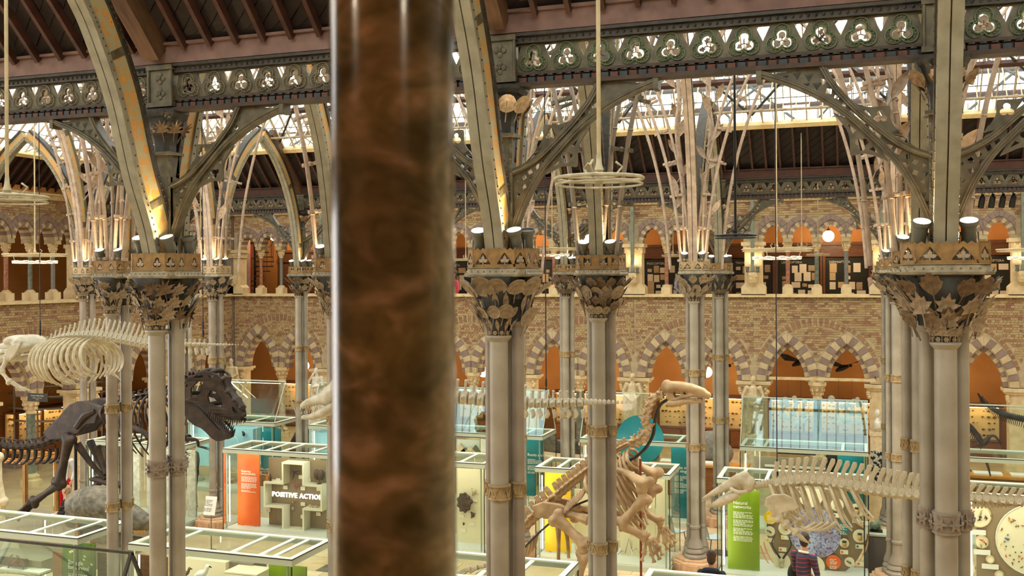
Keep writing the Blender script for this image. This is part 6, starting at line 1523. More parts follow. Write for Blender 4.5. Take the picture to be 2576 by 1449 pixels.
def vert_mesh(kind):
    q = MB(); q.tube([(-.46, 0, 0), (-.4, 0, 0), (0, 0, 0), (.4, 0, 0), (.46, 0, 0)], [.42, .5, .38, .5, .42], 12)
    if kind == 'slat':      # tall flat strap leaning back
        q.box((.28, 0, 1.05), (.42, .14, 1.3), m=Matrix.Rotation(.42, 3, 'Y')); q.box((.55, 0, 1.66), (.46, .2, .12), m=Matrix.Rotation(.42, 3, 'Y')); q.box((-.15, 0, .55), (.3, .22, .4), m=Matrix.Rotation(-.5, 3, 'Y'))
        for s in (-1, 1): q.box((0, s * .75, .0), (.4, .8, .1))
    elif kind == 'hatchet':
        q.prism([(-.25, .3), (.3, .3), (.28, .85), (.72, 1.5), (.66, 1.8), (.2, 1.78), (-.18, .95)], XZ, -.11, .11); q.prism([(-.45, .25), (-.2, .25), (-.35, .75), (-.5, .7)], XZ, -.16, .16)
        for s in (-1, 1): q.box((0, s * .7, -.05), (.45, .8, .12))
    elif kind == 'knob':
        q.prism([(-.3, .3), (.3, .3), (.16, .7), (.24, 1.05), (.32, 1.2), (-.1, 1.22), (-.12, .75)], XZ, -.13, .13); q.ball((.1, 0, 1.15), (.25, .2, .14), 8, 5)
        for s in (-1, 1): q.ball((0, s * .5, .1), (.25, .35, .14), 7, 5)
    elif kind == 'bare': q.ball((0, 0, .1), (.4, .5, .6), 10, 7)
    elif kind == 'rex':
        q.prism([(-.2, .3), (.2, .3), (.3, .9), (.45, 1.25), (-.05, 1.3), (-.2, .9)], XZ, -.12, .12); q.ball((.2, 0, 1.2), (.32, .24, .16), 8, 5)
        for s in (-1, 1): q.prism([(-.25, 0), (.25, .05), (.15, .5), (-.2, .4)], lambda a, b, t: (a, s * (b * 1.5 + .3), t + .15), -.1, .1)
    elif kind == 'rough':
        q.prism([(-.26, .3), (.26, .3), (.36, 1.3), (.26, 1.5), (-.10, 1.45), (-.26, .9)], XZ, -.13, .13); q.ball((.1, 0, 1.42), (.26, .2, .13), 7, 5)
        for s in (-1, 1): q.ball((0, s * .5, .35), (.35, .4, .2), 7, 5)
    elif kind == 'neck':
        q.ball((-.05, 0, .28), (.3, .42, .3), 8, 6); q.tube([(0, .3, .3), (.35, .6, .55)], [.16, .1], 6); q.tube([(0, -.3, .3), (.35, -.6, .55)], [.16, .1], 6); q.tube([(0, 0, .4), (-.3, 0, .95)], [.2, .1], 6); q.tube([(0, .3, -.2), (-.4, .6, -.45)], [.15, .08], 6); q.tube([(0, -.3, -.2), (-.4, -.6, -.45)], [.15, .08], 6)
    return remesh(q, .07, 1)
VM = {}
def vert(kind, m):
    if (kind, m.name) not in VM: a = vert_mesh(kind); a.materials.append(m); VM[kind, m.name] = a
    return VM[kind, m.name]
def spine(S, pts, n, kind, L0, L1, zs=1.0, flip=False, off=0.0, rmul=1.0, jit=0):
    """n vertebrae along a smooth path; L0..L1 their length in metres"""
    P = smooth_pts([S.W(x, y, off) for x, y in pts], 10); d = [0]
    for a, b in zip(P, P[1:]): d.append(d[-1] + (b - a).length)
    out = []
    for i in range(n):
        u = d[-1] * (i + .5) / n; j = max(k for k in range(len(d)) if d[k] <= u); j = min(j, len(P) - 2)
        p = P[j].lerp(P[j + 1], (u - d[j]) / (d[j + 1] - d[j])); e = (P[j + 1] - P[j]).normalized()
        L = (L0 + (L1 - L0) * i / max(n - 1, 1)); ang = -atan2(e.z, hypot(e.x, e.y)); rz = atan2(e.y, e.x)
        zz = zs(i / max(n - 1, 1)) if callable(zs) else zs
        o = link('vertebra', vert(kind, S.m), None, S.t, p, Euler((random.uniform(-jit, jit), ang, rz)), (L * (-1 if flip else 1), L * rmul, L * zz * rmul)); out.append((p, e, L))
    return out
def hang(S, x, ytop_z, p, r=.008):
    q = MB(); q.tube([p, Vector((p.x, p.y, ytop_z - S.o.z))], r, 6); part('suspension_cable', q, M_CABLE, S.t)
    q = MB(); q.lathe([(.006, .01), (.014, .03), (.014, .10), (.006, .12), (.012, .14), (.012, .20), (.005, .24)], p, 8); part('turnbuckle', q, M_BLACK, S.t)

# --- minke whale, upper left
S = Skel('whale_skeleton', 'long pale whale skeleton hanging at the left with barrel ribs and strap-like spines', 11.4, (300, 850), M_BONEP)
spine(S, [(112, 862), (150, 848), (200, 843), (260, 846), (320, 856), (375, 866), (420, 868)], 26, 'slat', .075, .085, lambda u: .55 + 1.2 * min(1, u * 2.6))
spine(S, [(425, 866), (470, 866), (520, 867)], 8, 'knob', .072, .07, .8); spine(S, [(522, 867), (560, 867), (590, 867), (611, 868)], 12, 'bare', .048, .018, .8, rmul=.9)
for x in (430, 444, 460, 476, 492, 508, 520): S.tube('chevron', [(x, 876), (x + 3, 886), (x + 1, 893)], [.02, .03, .012])
for k in range(11):
    u = k / 10; x0 = 118 + 11.5 * k; y0 = 858 - 8 * sin(u * 2.5); dr = .42 + .10 * sin(pi * u); h_ = .56 - .05 * abs(k - 4) * .5
    for sg in (-1, 1):
        P0 = S.W(x0, y0); pts = [P0]
        for a in (.35, .9, 1.5, 2.1, 2.6): pts.append(P0 + Vector((.05 * a + .05 * u * a, sg * dr * sin(a) * .95, -h_ * (1 - cos(a)) * .62)))
        q = MB(); Q = smooth_pts(pts, 4); q.tube(Q, [.012 + .012 * sin(pi * i / (len(Q) - 1)) for i in range(len(Q))], 6); part('rib', q, M_BONEW, S.t, True)
q = MB(); A = [S.W(-90, 895), S.W(-20, 885), S.W(40, 870), S.W(80, 862), S.W(108, 868)]
q.tube(smooth_pts(A, 4), [.05, .06, .08, .1, .12, .14, .16, .18, .2, .22, .22, .21, .2, .2, .18, .16, .12], 10, sq=.55); q.ball(S.W(75, 862), (.18, .3, .12), 12, 8); q.ball(S.W(50, 856), (.2, .26, .08), 12, 8)
for sg in (-1, 1): q.tube(smooth_pts([S.W(100, 868, sg * .2), S.W(60, 880, sg * .32), S.W(20, 882, sg * .26), S.W(-60, 900, sg * .1)], 4), .04, 7)
link('skull', remesh(q, .022, 2), S.m, S.t)
for sg in (-1, 1): S.tube('lower_jaw', [(88, 886, sg * .3), (50, 898, sg * .34), (0, 906, sg * .28), (-80, 912, sg * .05)], [.05, .055, .045, .03])
for sg in (-1, 1):
    S.plate('shoulder_blade', [(95, 862), (112, 858), (100, 882), (86, 900), (76, 896), (74, 880)], .03, sg * .42); S.bone('humerus', (78, 895), (68, 925), .035, sg * .42, sg * .46); S.bone('forearm', (68, 925), (88, 952), .03, sg * .46, sg * .46)
    for j in range(4): S.tube('finger', [(88 + 3 * j, 952, sg * .46), (98 + 6 * j, 962 + 1 * j, sg * .44), (112 + 10 * j, 976, sg * .42)], [.018, .012, .006])
for j in range(4): S.tube('finger', [(196 + 3 * j, 926, .5), (212 + 3 * j, 946, .5), (236 + 2 * j, 960 + 2 * j, .5)], [.02, .014, .006])
for x, y in ((101, 846), (511, 850)): hang(S, x, 10.68, S.W(x, y), .006)
t = thing('name_sign', 'black name sign of the minke whale below its ribs', 'sign', PY(95, 1000, 11.2)); a = PY(70, 1000, 11.2); b = PY(121, 1000, 11.2); w_ = b.x - a.x
mb1('board', (0, 0, 0), (w_, .012, .115), M_BLACK, t); link('lettering', up(text_mesh('Common Minke Whale', .024, .002, 'CENTER')), M_PRINT, t, (0, -.008, .018)); link('lettering', up(text_mesh('Balaenoptera acutorostrata', .015, .002, 'CENTER')), M_PRINT, t, (0, -.008, -.01)); link('lettering', up(text_mesh('Length 8 m', .013, .002, 'CENTER')), M_PRINT, t, (0, -.008, -.034))
for s in (-1, 1): q = MB(); q.tube([(s * w_ * .45, 0, .05), (s * w_ * .45, .2, .62)], .002, 4); part('wire', q, M_CABLE, t)

# --- toothed whale behind the marble shaft and the waterlily column
S = Skel('whale_skeleton', 'pale toothed whale skeleton hanging behind the marble shaft, tail to the right', 11.4, (1200, 1000), M_BONEP)
spine(S, [(840, 985), (1000, 990), (1160, 1000), (1240, 1008), (1330, 1014)], 24, 'knob', .105, .095, 1.2, rmul=1.5); spine(S, [(1332, 1014), (1400, 1014), (1470, 1012)], 8, 'knob', .088, .075, 1.0, rmul=1.45); spine(S, [(1471, 1012), (1500, 1012), (1540, 1012), (1604, 1013)], 12, 'bare', .062, .016, .95, rmul=1.2)
for x in range(1320, 1470, 18): S.tube('chevron', [(x, 1030), (x + 4, 1042), (x + 1, 1052)], [.022, .03, .012])
for k in range(10):
    for sg in (-1, 1):
        P0 = S.W(880 + 18 * k, 995); pts = [P0] + [P0 + Vector((.08 * a, sg * .4 * sin(a), -.3 * (1 - cos(a)))) for a in (.5, 1.1, 1.7, 2.3)]; q = MB(); q.tube(smooth_pts(pts, 4), .018, 6); part('rib', q, S.m, S.t, True)
q = MB(); q.tube(smooth_pts([S.W(756, 1024), S.W(775, 1014), S.W(800, 1006), S.W(830, 998), S.W(870, 985)], 4), [.03, .05, .06, .065, .07, .07, .075, .08, .08, .1, .12, .15, .18, .2, .22, .22, .2], 10, sq=.8); q.ball(S.W(870, 975), (.22, .22, .18), 10, 8); q.tube([S.W(800, 1002), S.W(815, 992), S.W(835, 990)], .04, 7); link('skull', remesh(q, .02), S.m, S.t)
q = MB()
for sg in (-1, 1): q.tube(smooth_pts([S.W(760, 1050), S.W(790, 1046, sg * .06), S.W(825, 1034, sg * .12), S.W(865, 1012, sg * .2)], 4), [.03, .035, .035, .04, .045, .05, .055, .06, .06, .06, .06, .05, .04], 8)
link('lower_jaw', remesh(q, .018), S.m, S.t)
for i in range(9):
    for (x, y, d) in ((760 + 6.6 * i, 1024 - 1.6 * i, 7), (764 + 6.4 * i, 1040 - 1.2 * i, -7)): S.tube('tooth', [(x, y, -.05), (x + 1, y + d, -.05)], [.012, .003], n=6, k=1)
hang(S, 1374, 10.68, S.W(1374, 1000), .007)

# --- toothed whale at the right
S = Skel('whale_skeleton', 'beaked toothed whale skeleton hanging at the lower right before the green panel', 11.2, (2100, 1230), M_BONEW)
z2 = lambda x, y: (1740 + x / 2.419, 850 + y / 2.419)
def zz(*p): return [z2(*q) for q in p]
spine(S, zz((380, 905), (430, 893), (500, 885)), 8, 'bare', .03, .04, 1.1, rmul=2.0)
spine(S, zz((500, 885), (620, 872), (740, 868), (860, 885), (980, 905), (1100, 925), (1250, 945), (1400, 955), (1540, 962), (1680, 970), (1850, 985), (2060, 1002)), 34, 'hatchet', .088, .082, lambda u: .75 + .6 * sin(pi * min(1, .25 + u * .9)), rmul=1.25)
for k in range(9):
    for sg in (-1, 1):
        x0 = 470 + 58 * k; L_ = [.24, .33, .40, .46, .50, .50, .48, .44, .38][k]; P0 = S.W(*z2(x0, 890)); dx = .12 + .012 * k
        pts = [P0, P0 + Vector((dx * .25, sg * .10, -.06 * L_)), P0 + Vector((dx * .6, sg * .17, -.42 * L_)), P0 + Vector((dx * .95, sg * .16, -.76 * L_)), P0 + Vector((dx * 1.2 + .04, sg * .07, -1.0 * L_))]
        q = MB(); Q = smooth_pts([P0 + (p - P0) * .95 for p in pts], 4); q.tube(Q, [.010 + .009 * sin(pi * i / (len(Q) - 1)) for i in range(len(Q))], 7); part('rib', q, S.m, S.t, True)
for k in range(4):
    x0 = 700 + 40 * k; S.tube('sternal_rib', zz((x0 + 60, 1095), (x0 - 10, 1135), (x0 - 70, 1140), (x0 - 110, 1120)), [.018, .016, .016, .012], -.2)
q = MB(); up_ = zz((60, 982), (120, 950), (190, 915), (260, 880), (310, 860), (345, 885)); q.tube(smooth_pts([S.W(*p) for p in up_], 4), [.012, .016, .02, .025, .03, .035, .04, .045, .05, .055, .06, .065, .07, .07, .075, .075, .08, .08, .08, .07, .06], 9)
for p, r in ((z2(322, 838), .055), (z2(352, 880), .07), (z2(345, 910), .06), (z2(330, 860), .055), (z2(280, 900), .04)): q.ball(S.W(*p), (r, r * 1.3, r), 9, 7)
for sg in (-1, 1): q.tube([S.W(*z2(240, 905), sg * .1), S.W(*z2(290, 925), sg * .14), S.W(*z2(350, 920), sg * .12)], .025, 7)
link('skull', remesh(q, .014), S.m, S.t)
q = MB()
for sg in (-1, 1): q.tube(smooth_pts([S.W(*z2(85, 1030), sg * .005), S.W(*z2(150, 1010), sg * .03), S.W(*z2(220, 975), sg * .08), S.W(*z2(300, 935), sg * .13)], 4), [.012, .016, .02, .028, .035, .042, .048, .05, .05, .048, .045, .04, .03], 8)
link('lower_jaw', remesh(q, .012), S.m, S.t)
for i in range(14):
    x, y = z2(66 + 9.5 * i, 984 - 4.3 * i); S.tube('tooth', [(x, y, -.02), (x + .5, y + 5, -.02)], [.008, .002], n=5, k=1); x, y = z2(90 + 9 * i, 1020 - 4 * i); S.tube('tooth', [(x, y, -.02), (x, y - 5, -.02)], [.008, .002], n=5, k=1)
for sg in (-1, 1):
    S.plate('shoulder_blade', zz((460, 985), (470, 945), (510, 925), (580, 925), (630, 950), (655, 995), (630, 1010), (570, 1020), (530, 1045), (505, 1050), (500, 1020), (480, 1000)), .025, sg * .26)
    S.bone('humerus', z2(540, 1060), z2(580, 1100), .03, sg * .27, sg * .25); S.bone('forearm', z2(585, 1105), z2(640, 1150), .026, sg * .25, sg * .22)
    for j in range(4): S.tube('finger', [(*z2(640 + 8 * j, 1150 + 5 * j), sg * .22), (*z2(660 + 9 * j, 1175 + 4 * j), sg * .22), (*z2(675 + 14 * j, 1205 + 5 * j), sg * .2)], [.016, .012, .007])
for k in range(16):
    x = 1690 + 24 * k; S.tube('chevron', zz((x, 1000), (x + 5, 1020), (x + 2, 1040 - k)), [.012, .018, .008])
hang(S, 1955, 10.48, S.W(*z2(520, 870)), .006)

# --- horse-faced iguanodon skeleton in the middle
S = Skel('dinosaur_skeleton', 'tan rearing dinosaur skeleton with a long horse-like face and grasping arms', 17.0, (1480, 1449), M_BONET)
S.t.location.z = 0; S.o = S.t.location.copy()
z6 = lambda x, y: (1300 + x / 2.846, 940 + y / 2.846)
def zs(*p): return [z6(*q) for q in p]
spine(S, zs((1050, 150), (1000, 165), (962, 215), (935, 285), (928, 355), (930, 425), (893, 475), (820, 500)), 9, 'neck', .15, .19, 1.1, jit=.35, rmul=.8)
spine(S, zs((800, 505), (715, 550), (640, 600), (560, 660)), 8, 'rough', .15, .16, .75, flip=True, rmul=.8)
spine(S, zs((560, 660), (470, 730), (380, 800), (300, 870)), 8, 'rough', .17, .18, .85, flip=True); spine(S, zs((290, 880), (230, 940), (160, 1000), (90, 1070), (20, 1140), (-60, 1220), (-150, 1300)), 12, 'rough', .19, .18, .95, flip=True)
q = MB()
for pts, rr in ((((1085, 100), (1150, 90), (1230, 100), (1300, 115), (1370, 150)), (.13, .13, .10, .085, .05)), (((1090, 75), (1180, 75), (1280, 95), (1350, 120)), (.07, .06, .045, .04)), (((1080, 150), (1120, 185), (1190, 165), (1270, 150), (1340, 165)), (.07, .06, .06, .055, .04)), (((1110, 110), (1125, 180)), (.05, .05)), (((1180, 95), (1190, 160)), (.045, .05))):
    for sg in (-1, 1): Q = [S.W(*z6(*p), sg * .09 * (1 - .13 * i)) for i, p in enumerate(pts)]; q.tube(smooth_pts(Q, 3), [rr[min(len(rr) - 1, int(i / 3))] * .62 for i in range(3 * (len(Q) - 1) + 1)], 8)
q.ball(S.W(*z6(1075, 95)), (.10, .15, .13), 9, 7); q.ball(S.W(*z6(1365, 155)), (.07, .08, .07), 8, 6)
link('skull', remesh(q, .022), S.m, S.t)
q = MB()
for sg in (-1, 1): q.tube(smooth_pts([S.W(*z6(1085, 195), sg * .13), S.W(*z6(1120, 212), sg * .12), S.W(*z6(1210, 198), sg * .09), S.W(*z6(1330, 192), sg * .03)], 3), [.05, .055, .06, .06, .055, .055, .05, .05, .045, .04], 8)
link('lower_jaw', remesh(q, .022), S.m, S.t)
for i in range(12): x, y = z6(1150 + 13 * i, 178 - i * .6); S.tube('tooth', [(x, y, -.1), (x, y + 3, -.1)], .014, n=5, k=1)
for k in range(11):
    for sg in (-1, 1):
        x0, y0 = z6(800 - 30 * k, 540 + 18 * k); P0 = S.W(x0, y0); L_ = [.35, .55, .8, 1.05, 1.25, 1.3, 1.25, 1.1, .9, .7, .5][k]
        dv = Vector((.48, 0, -.88)); pts = [P0] + [P0 + dv * (L_ * f) + Vector((0, sg * .38 * sin(pi * min(1, f * .8 + .12)) - (0), 0)) for f in (.18, .45, .75, 1.0)]; q = MB(); Q = smooth_pts(pts, 4); q.tube(Q, [.022 + .01 * sin(pi * i / len(Q)) for i in range(len(Q))], 7); part('rib', q, S.m, S.t, True)
for k in range(7): x, y = z6(520 - 22 * k, 790 + 20 * k); S.tube('transverse_process', [(x, y, -.15), (x - 4, y + 16, -.3), (x - 10, y + 28, -.35)], [.03, .022, .014])
for sg in (-1, 1):
    q = MB(); Q = [S.W(*z6(x, y), sg * o_) for x, y, o_ in ((600, 650, .3), (715, 655, .36), (820, 675, .4), (910, 730, .42), (960, 745, .42))]; q.tube(smooth_pts(Q, 3), [.09, .09, .085, .085, .085, .085, .09, .1, .12, .14, .15, .16, .15], 9, sq=.6); q.ball(S.W(*z6(930, 790), sg * .42), .11, 8, 6); q.ball(S.W(*z6(985, 740), sg * .42), .1, 8, 6); link('shoulder_blade', remesh(q, .028), S.m, S.t)
    S.bone('humerus', z6(955, 845), z6(790, 1030) if sg < 0 else z6(850, 1030), .085, sg * .42, sg * .46, 1.25, .025)
    S.bone('forearm', z6(800, 1035) if sg < 0 else z6(870, 1030), z6(960, 1125) if sg < 0 else z6(1000, 1100), .06, sg * .46, sg * .40, 1.25, .02); S.bone('forearm', z6(790, 1060) if sg < 0 else z6(880, 1050), z6(940, 1140) if sg < 0 else z6(1005, 1115), .04, sg * .44, sg * .38, 1.3, .018)
    for j, (a, b) in enumerate((((990, 1150), (1030, 1230)), ((1010, 1140), (1050, 1200)), ((965, 1150), (945, 1240)), ((975, 1150), (1000, 1250)))):
        e = (b[0] * 2 - a[0] + (6 if j != 2 else -8), b[1] + 50); x_ = 0 if sg < 0 else 30
        S.bone('finger_bone', z6(a[0] + x_, a[1]), z6(b[0] + x_, b[1]), .03, sg * .4, sg * .4, 1.25, .012); S.bone('finger_bone', z6(b[0] + x_, b[1] + 5), z6((b[0] + e[0]) / 2 + x_, e[1]), .024, sg * .4, sg * .4, 1.2, .01)
    S.plate('hip_blade', zs((150, 930), (220, 905), (330, 920), (420, 960), (400, 985), (300, 1000), (250, 1010), (170, 1000)), .06, sg * .22); S.tube('pubis', [(*z6(370, 980), sg * .22), (*z6(450, 990), sg * .3), (*z6(545, 1015), sg * .34)], [.07, .06, .10])
    S.bone('thigh_bone', z6(320, 1000) if sg < 0 else z6(390, 1030), z6(540, 1190) if sg < 0 else z6(600, 1120), .1, sg * .32, sg * .42, 1.35, .03); S.bone('shin_bone', z6(525, 1250) if sg < 0 else z6(590, 1160), z6(470, 1500) if sg < 0 else z6(560, 1480), .085, sg * .42, sg * .42, 1.3, .028)
    S.tube('ischium', [(*z6(310, 1070), sg * .12), (*z6(330 + sg * 12, 1180), sg * .16), (*z6(335 + sg * 14, 1340), sg * .2)], [.06, .035, .03]); S.bone('foot_bone', z6(475, 1510), z6(520, 1660), .06, sg * .42, sg * .45, 1.3, .022)
    for j in (-1, 0, 1): S.bone('toe', z6(520 + 25 * j, 1665), z6(560 + 40 * j, 1690), .045, sg * .45, sg * .45 - .12, 1.2, .02)
for k in range(7): x, y = z6(150 - 26 * k, 1130 + 30 * k); S.tube('chevron', [(x, y), (x - 6, y + 30), (x - 14, y + 50)], [.03, .024, .014])
S.tube('tendon', zs((600, 870), (420, 940), (250, 1060), (100, 1200), (20, 1290)), .018, -.1, m=M_IROND); S.tube('neck_support', zs((1090, 180), (1020, 230), (985, 340), (975, 430), (930, 520), (860, 590), (780, 640), (640, 760)), .028, .05, m=M_IROND)
q = MB(); a = S.W(*z6(885, 610)); q.tube([a, Vector((a.x, a.y, 0))], .022, 8); part('support_pole', q, mat('rust red pole', (126, 60, 34), None, rough=.5), S.t, True)

# --- dark tyrannosaur at the left
S = Skel('dinosaur_skeleton', 'huge dark brown predatory dinosaur skeleton with open toothed jaws at the left', 18.4, (250, 1300), M_BONED); S.t.location.z = 0; S.o = S.t.location.copy()
z7 = lambda x, y: (x / 3.45, 780 + y / 3.45); z8 = lambda x, y: (430 + x / 6.04, 900 + y / 6.04)
spine(S, [z7(*p) for p in ((-160, 1150), (0, 1165), (120, 1185), (260, 1185), (400, 1160), (520, 1110), (600, 1060))], 14, 'rex', .21, .24, .72, flip=True, rmul=.85)
for k in range(10): x = -20 + 62 * k; y = 1200 + 12 * sin(k * .4); S.tube('chevron', [z7(x + 20, y), z7(x + 15, y + 70), z7(x - 15, y + 110), z7(x - 40, y + 120)], [.05, .042, .036, .045])
for sg in (-1, 1):
    S.plate('hip_blade', [z7(*p) for p in ((480, 1045), (540, 985), (600, 930), (650, 870), (700, 815), (760, 790), (830, 785), (930, 825), (965, 855), (930, 900), (915, 960), (850, 965), (800, 1000), (770, 1045), (700, 1070), (600, 1095), (520, 1095))], .09, sg * .28)
    S.tube('hip_ridge', [(*z7(760, 1000), sg * .34), (*z7(840, 900), sg * .36), (*z7(920, 860), sg * .34)], [.07, .09, .06])
    z9 = lambda x, y: (x / 2.233, 800 + y / 2.233); dx = 0 if sg < 0 else 90
    S.bone('thigh_bone', z9(465 + dx, 660), z9(415 + dx * 1.2, 905), .11, sg * .42, sg * .45, 1.35, .035); S.bone('shin_bone', z9(410 + dx * 1.2, 915), z9(275 + dx * 1.4, 1010), .085, sg * .45, sg * .45, 1.35, .03)
    for j in (-1, 0, 1): S.bone('foot_bone', z9(270 + dx * 1.4 + 8 * j, 1012 + 4 * j), z9(205 + dx * 1.4 + 4 * j, 1075 + 6 * j), .045, sg * .45 + .06 * j, sg * .45 + .09 * j, 1.25, .02); S.bone('toe', z9(200 + dx * 1.4, 1078 + 6 * j), z9(175 + dx * 1.4, 1095 + 14 * j), .04, sg * .45 + .1 * j, sg * .45 + .16 * j - .1, 1.1, .02)
    S.tube('ischium', [(*z9(470, 700), sg * .2), (*z9(540, 820), sg * .12), (*z9(600, 900), sg * .06)], [.09, .06, .05])
    S.tube('arm_bone', [(*z9(1000, 690), sg * .3), (*z9(1050, 700), sg * .34), (*z9(1060, 735), sg * .34)], [.05, .035, .03])
    for j in (0, 1): S.tube('claw', [(*z9(1058, 735), sg * .34), (*z9(1095, 740 + 6 * j), sg * .34), (*z9(1125, 748 + 10 * j), sg * .34)], [.022, .016, .005])
q = MB(); q.tube(smooth_pts([S.W(*z9(540, 720)), S.W(*z9(570, 800)), S.W(*z9(600, 880))], 4), [.11, .09, .08, .075, .07, .07, .075, .085, .1], 9); q.tube(smooth_pts([S.W(*z9(505, 905)), S.W(*z9(570, 910)), S.W(*z9(650, 935)), S.W(*z9(700, 940))], 4), [.05, .08, .1, .11, .12, .125, .13, .13, .13, .12, .1, .08, .05], 9, sq=.7); link('pubis_boot', remesh(q, .03), S.m, S.t)
spine(S, [z9(*p) for p in ((625, 480), (720, 455), (820, 430), (920, 415), (1010, 390), (1050, 360))], 12, 'rex', .2, .19, .62, rmul=.8); spine(S, [z9(*p) for p in ((1040, 385), (1070, 340), (1105, 325))], 5, 'neck', .2, .2, 1.0, jit=.3)
for k in range(11):
    x0 = 640 + 36 * k; L_ = [.6, .8, 1.0, 1.2, 1.3, 1.3, 1.2, 1.1, .95, .8, .6][k]
    for sg in (-1, 1):
        P0 = S.W(*z9(x0, 470 - 8 * k)); pts = [P0] + [P0 + Vector((-.06 + .28 * f * f, sg * .46 * sin(pi * (f * .82 + .06)), -L_ * f + .06 * sin(pi * f))) for f in (.12, .35, .62, .85, 1.0)]; q = MB(); Q = smooth_pts(pts, 4); q.tube(Q, [.035 - .022 * i / len(Q) for i in range(len(Q))], 7); part('rib', q, S.m, S.t, True)
for sg in (-1, 1): S.tube('shoulder_blade', [(*z9(770, 580), sg * .44), (*z9(860, 610), sg * .46), (*z9(950, 670), sg * .42), (*z9(1000, 690), sg * .36)], [.05, .06, .07, .09])
# skull: two bent side walls with openings, roof and palate bars
skp = [(200, 600), (300, 480), (335, 390), (420, 290), (490, 255), (560, 205), (640, 190), (720, 210), (800, 250), (840, 310), (835, 390), (890, 500), (960, 600), (1020, 660), (1070, 740), (1105, 830), (1100, 885), (1060, 925), (1000, 935), (940, 930), (880, 905), (800, 855), (740, 825), (690, 790), (650, 735), (600, 690), (520, 640), (420, 620), (300, 610)]
hol = [[(715, 465), (790, 515), (850, 600), (862, 690), (835, 735), (760, 715), (690, 655), (672, 560)], [(360, 380), (400, 340), (450, 355), (430, 410), (395, 430)], [(470, 430), (560, 330), (640, 350), (640, 420), (600, 500), (545, 575), (470, 575)], [(985, 715), (1030, 760), (1062, 820), (1025, 850), (990, 790)], [(505, 275), (560, 225), (620, 240), (625, 290), (545, 292)], [(680, 255), (750, 245), (800, 290), (720, 305)]]
f = lambda pts: [((S.W(*z8(*p))).x, (S.W(*z8(*p))).z) for p in pts]
base = rot_plate(plate_mesh([f(skp)] + [f(h_) for h_ in hol], .05, bevel=.003))
xa, xb = S.W(*z8(200, 600)).x, S.W(*z8(1105, 850)).x; ya = S.W(*z8(600, 600)).y
sk = bpy.data.objects.new('skull', None); COL.objects.link(sk); sk.parent = S.t
for sg in (-1, 1):
    me = base.copy()
    for v in me.vertices:
        u = (v.co.x - xa) / (xb - xa); hw = .33 * max(0, 1 - u) ** .8 + .08 + .04 * sin(u * 6); v.co.y = ya + sg * hw + v.co.y - (0)
    me.update(); link('skull_side', me, S.m, sk)
q = MB()
for p, w_ in (((420, 300), .26), ((560, 215), .28), ((700, 215), .24), ((830, 330), .2), ((900, 520), .18), ((1000, 650), .15), ((1080, 770), .11), ((1090, 890), .10), ((300, 560), .3), ((650, 720), .22), ((860, 890), .15)): A = S.W(*z8(*p)); q.tube([A + Vector((0, -w_, 0)), A + Vector((0, -w_ * .4, .03)), A + Vector((0, w_ * .4, .03)), A + Vector((0, w_, 0))], [.05, .06, .06, .05], 8)
for s_ in (-.05, .05): q.tube(smooth_pts([S.W(*z8(830, 320), s_), S.W(*z8(900, 505), s_), S.W(*z8(1010, 640), s_), S.W(*z8(1090, 780), s_)], 4), .06, 8)
link('skull_roof', remesh(q, .03), S.m, sk)
jaw = [(205, 610), (300, 600), (440, 665), (520, 745), (610, 855), (680, 945), (740, 1030), (800, 1100), (860, 1150), (930, 1120), (905, 1205), (830, 1240), (760, 1240), (700, 1200), (620, 1105), (560, 1045), (470, 1000), (400, 940), (340, 850), (290, 740), (230, 665)]
jb = rot_plate(plate_mesh([f(jaw), f([(360, 820), (400, 840), (380, 860)]), f([(480, 895), (515, 905), (495, 925)])], .05, bevel=.012))
for sg in (-1, 1):
    me = jb.copy()
    for v in me.vertices: u = (v.co.x - xa) / (xb - xa); v.co.y = ya + sg * (.30 * max(0, 1 - u) ** .7 - .02) + v.co.y
    me.update(); link('lower_jaw', me, S.m, S.t)
for i in range(13):
    for sg in (-1, 1):
        u = i / 12; x, y = 745 + 340 * u, 830 + 95 * min(1, u * 1.3); L_ = (70, 100, 60, 90)[i % 4]; o_ = sg * (.33 * max(0, 1 - (x - 200) / 905) ** .8 + .10); S.tube('tooth', [(*z8(x, y), o_), (*z8(x + 3, y + L_ * .5), o_), (*z8(x - 8, y + L_), o_)], [.024, .018, .003], n=6, k=2)
        x, y = 620 + 300 * u, 860 + 280 * u; L_ = (60, 95, 70, 85)[i % 4]; o_ = sg * (.28 * max(0, 1 - (x - 200) / 905) ** .7 - .02); S.tube('tooth', [(*z8(x, y), o_), (*z8(x + 12, y - L_ * .5), o_), (*z8(x + 30, y - L_), o_)], [.024, .018, .003], n=6, k=2)
q = MB(); q.box((0, 0, .3), (3.6, 2.0, .6)); q.box((0, 0, .62), (3.7, 2.1, .05)); part('plinth', q, M_GREYP if False else GREYB, S.t, loc=(-1.2, 0, 0))
for x in (190, 330): q = MB(); A = S.W(x, 1100); q.tube([A, Vector((A.x, A.y, .6))], .035, 8); part('support_pole', q, M_BLACK, S.t, True)

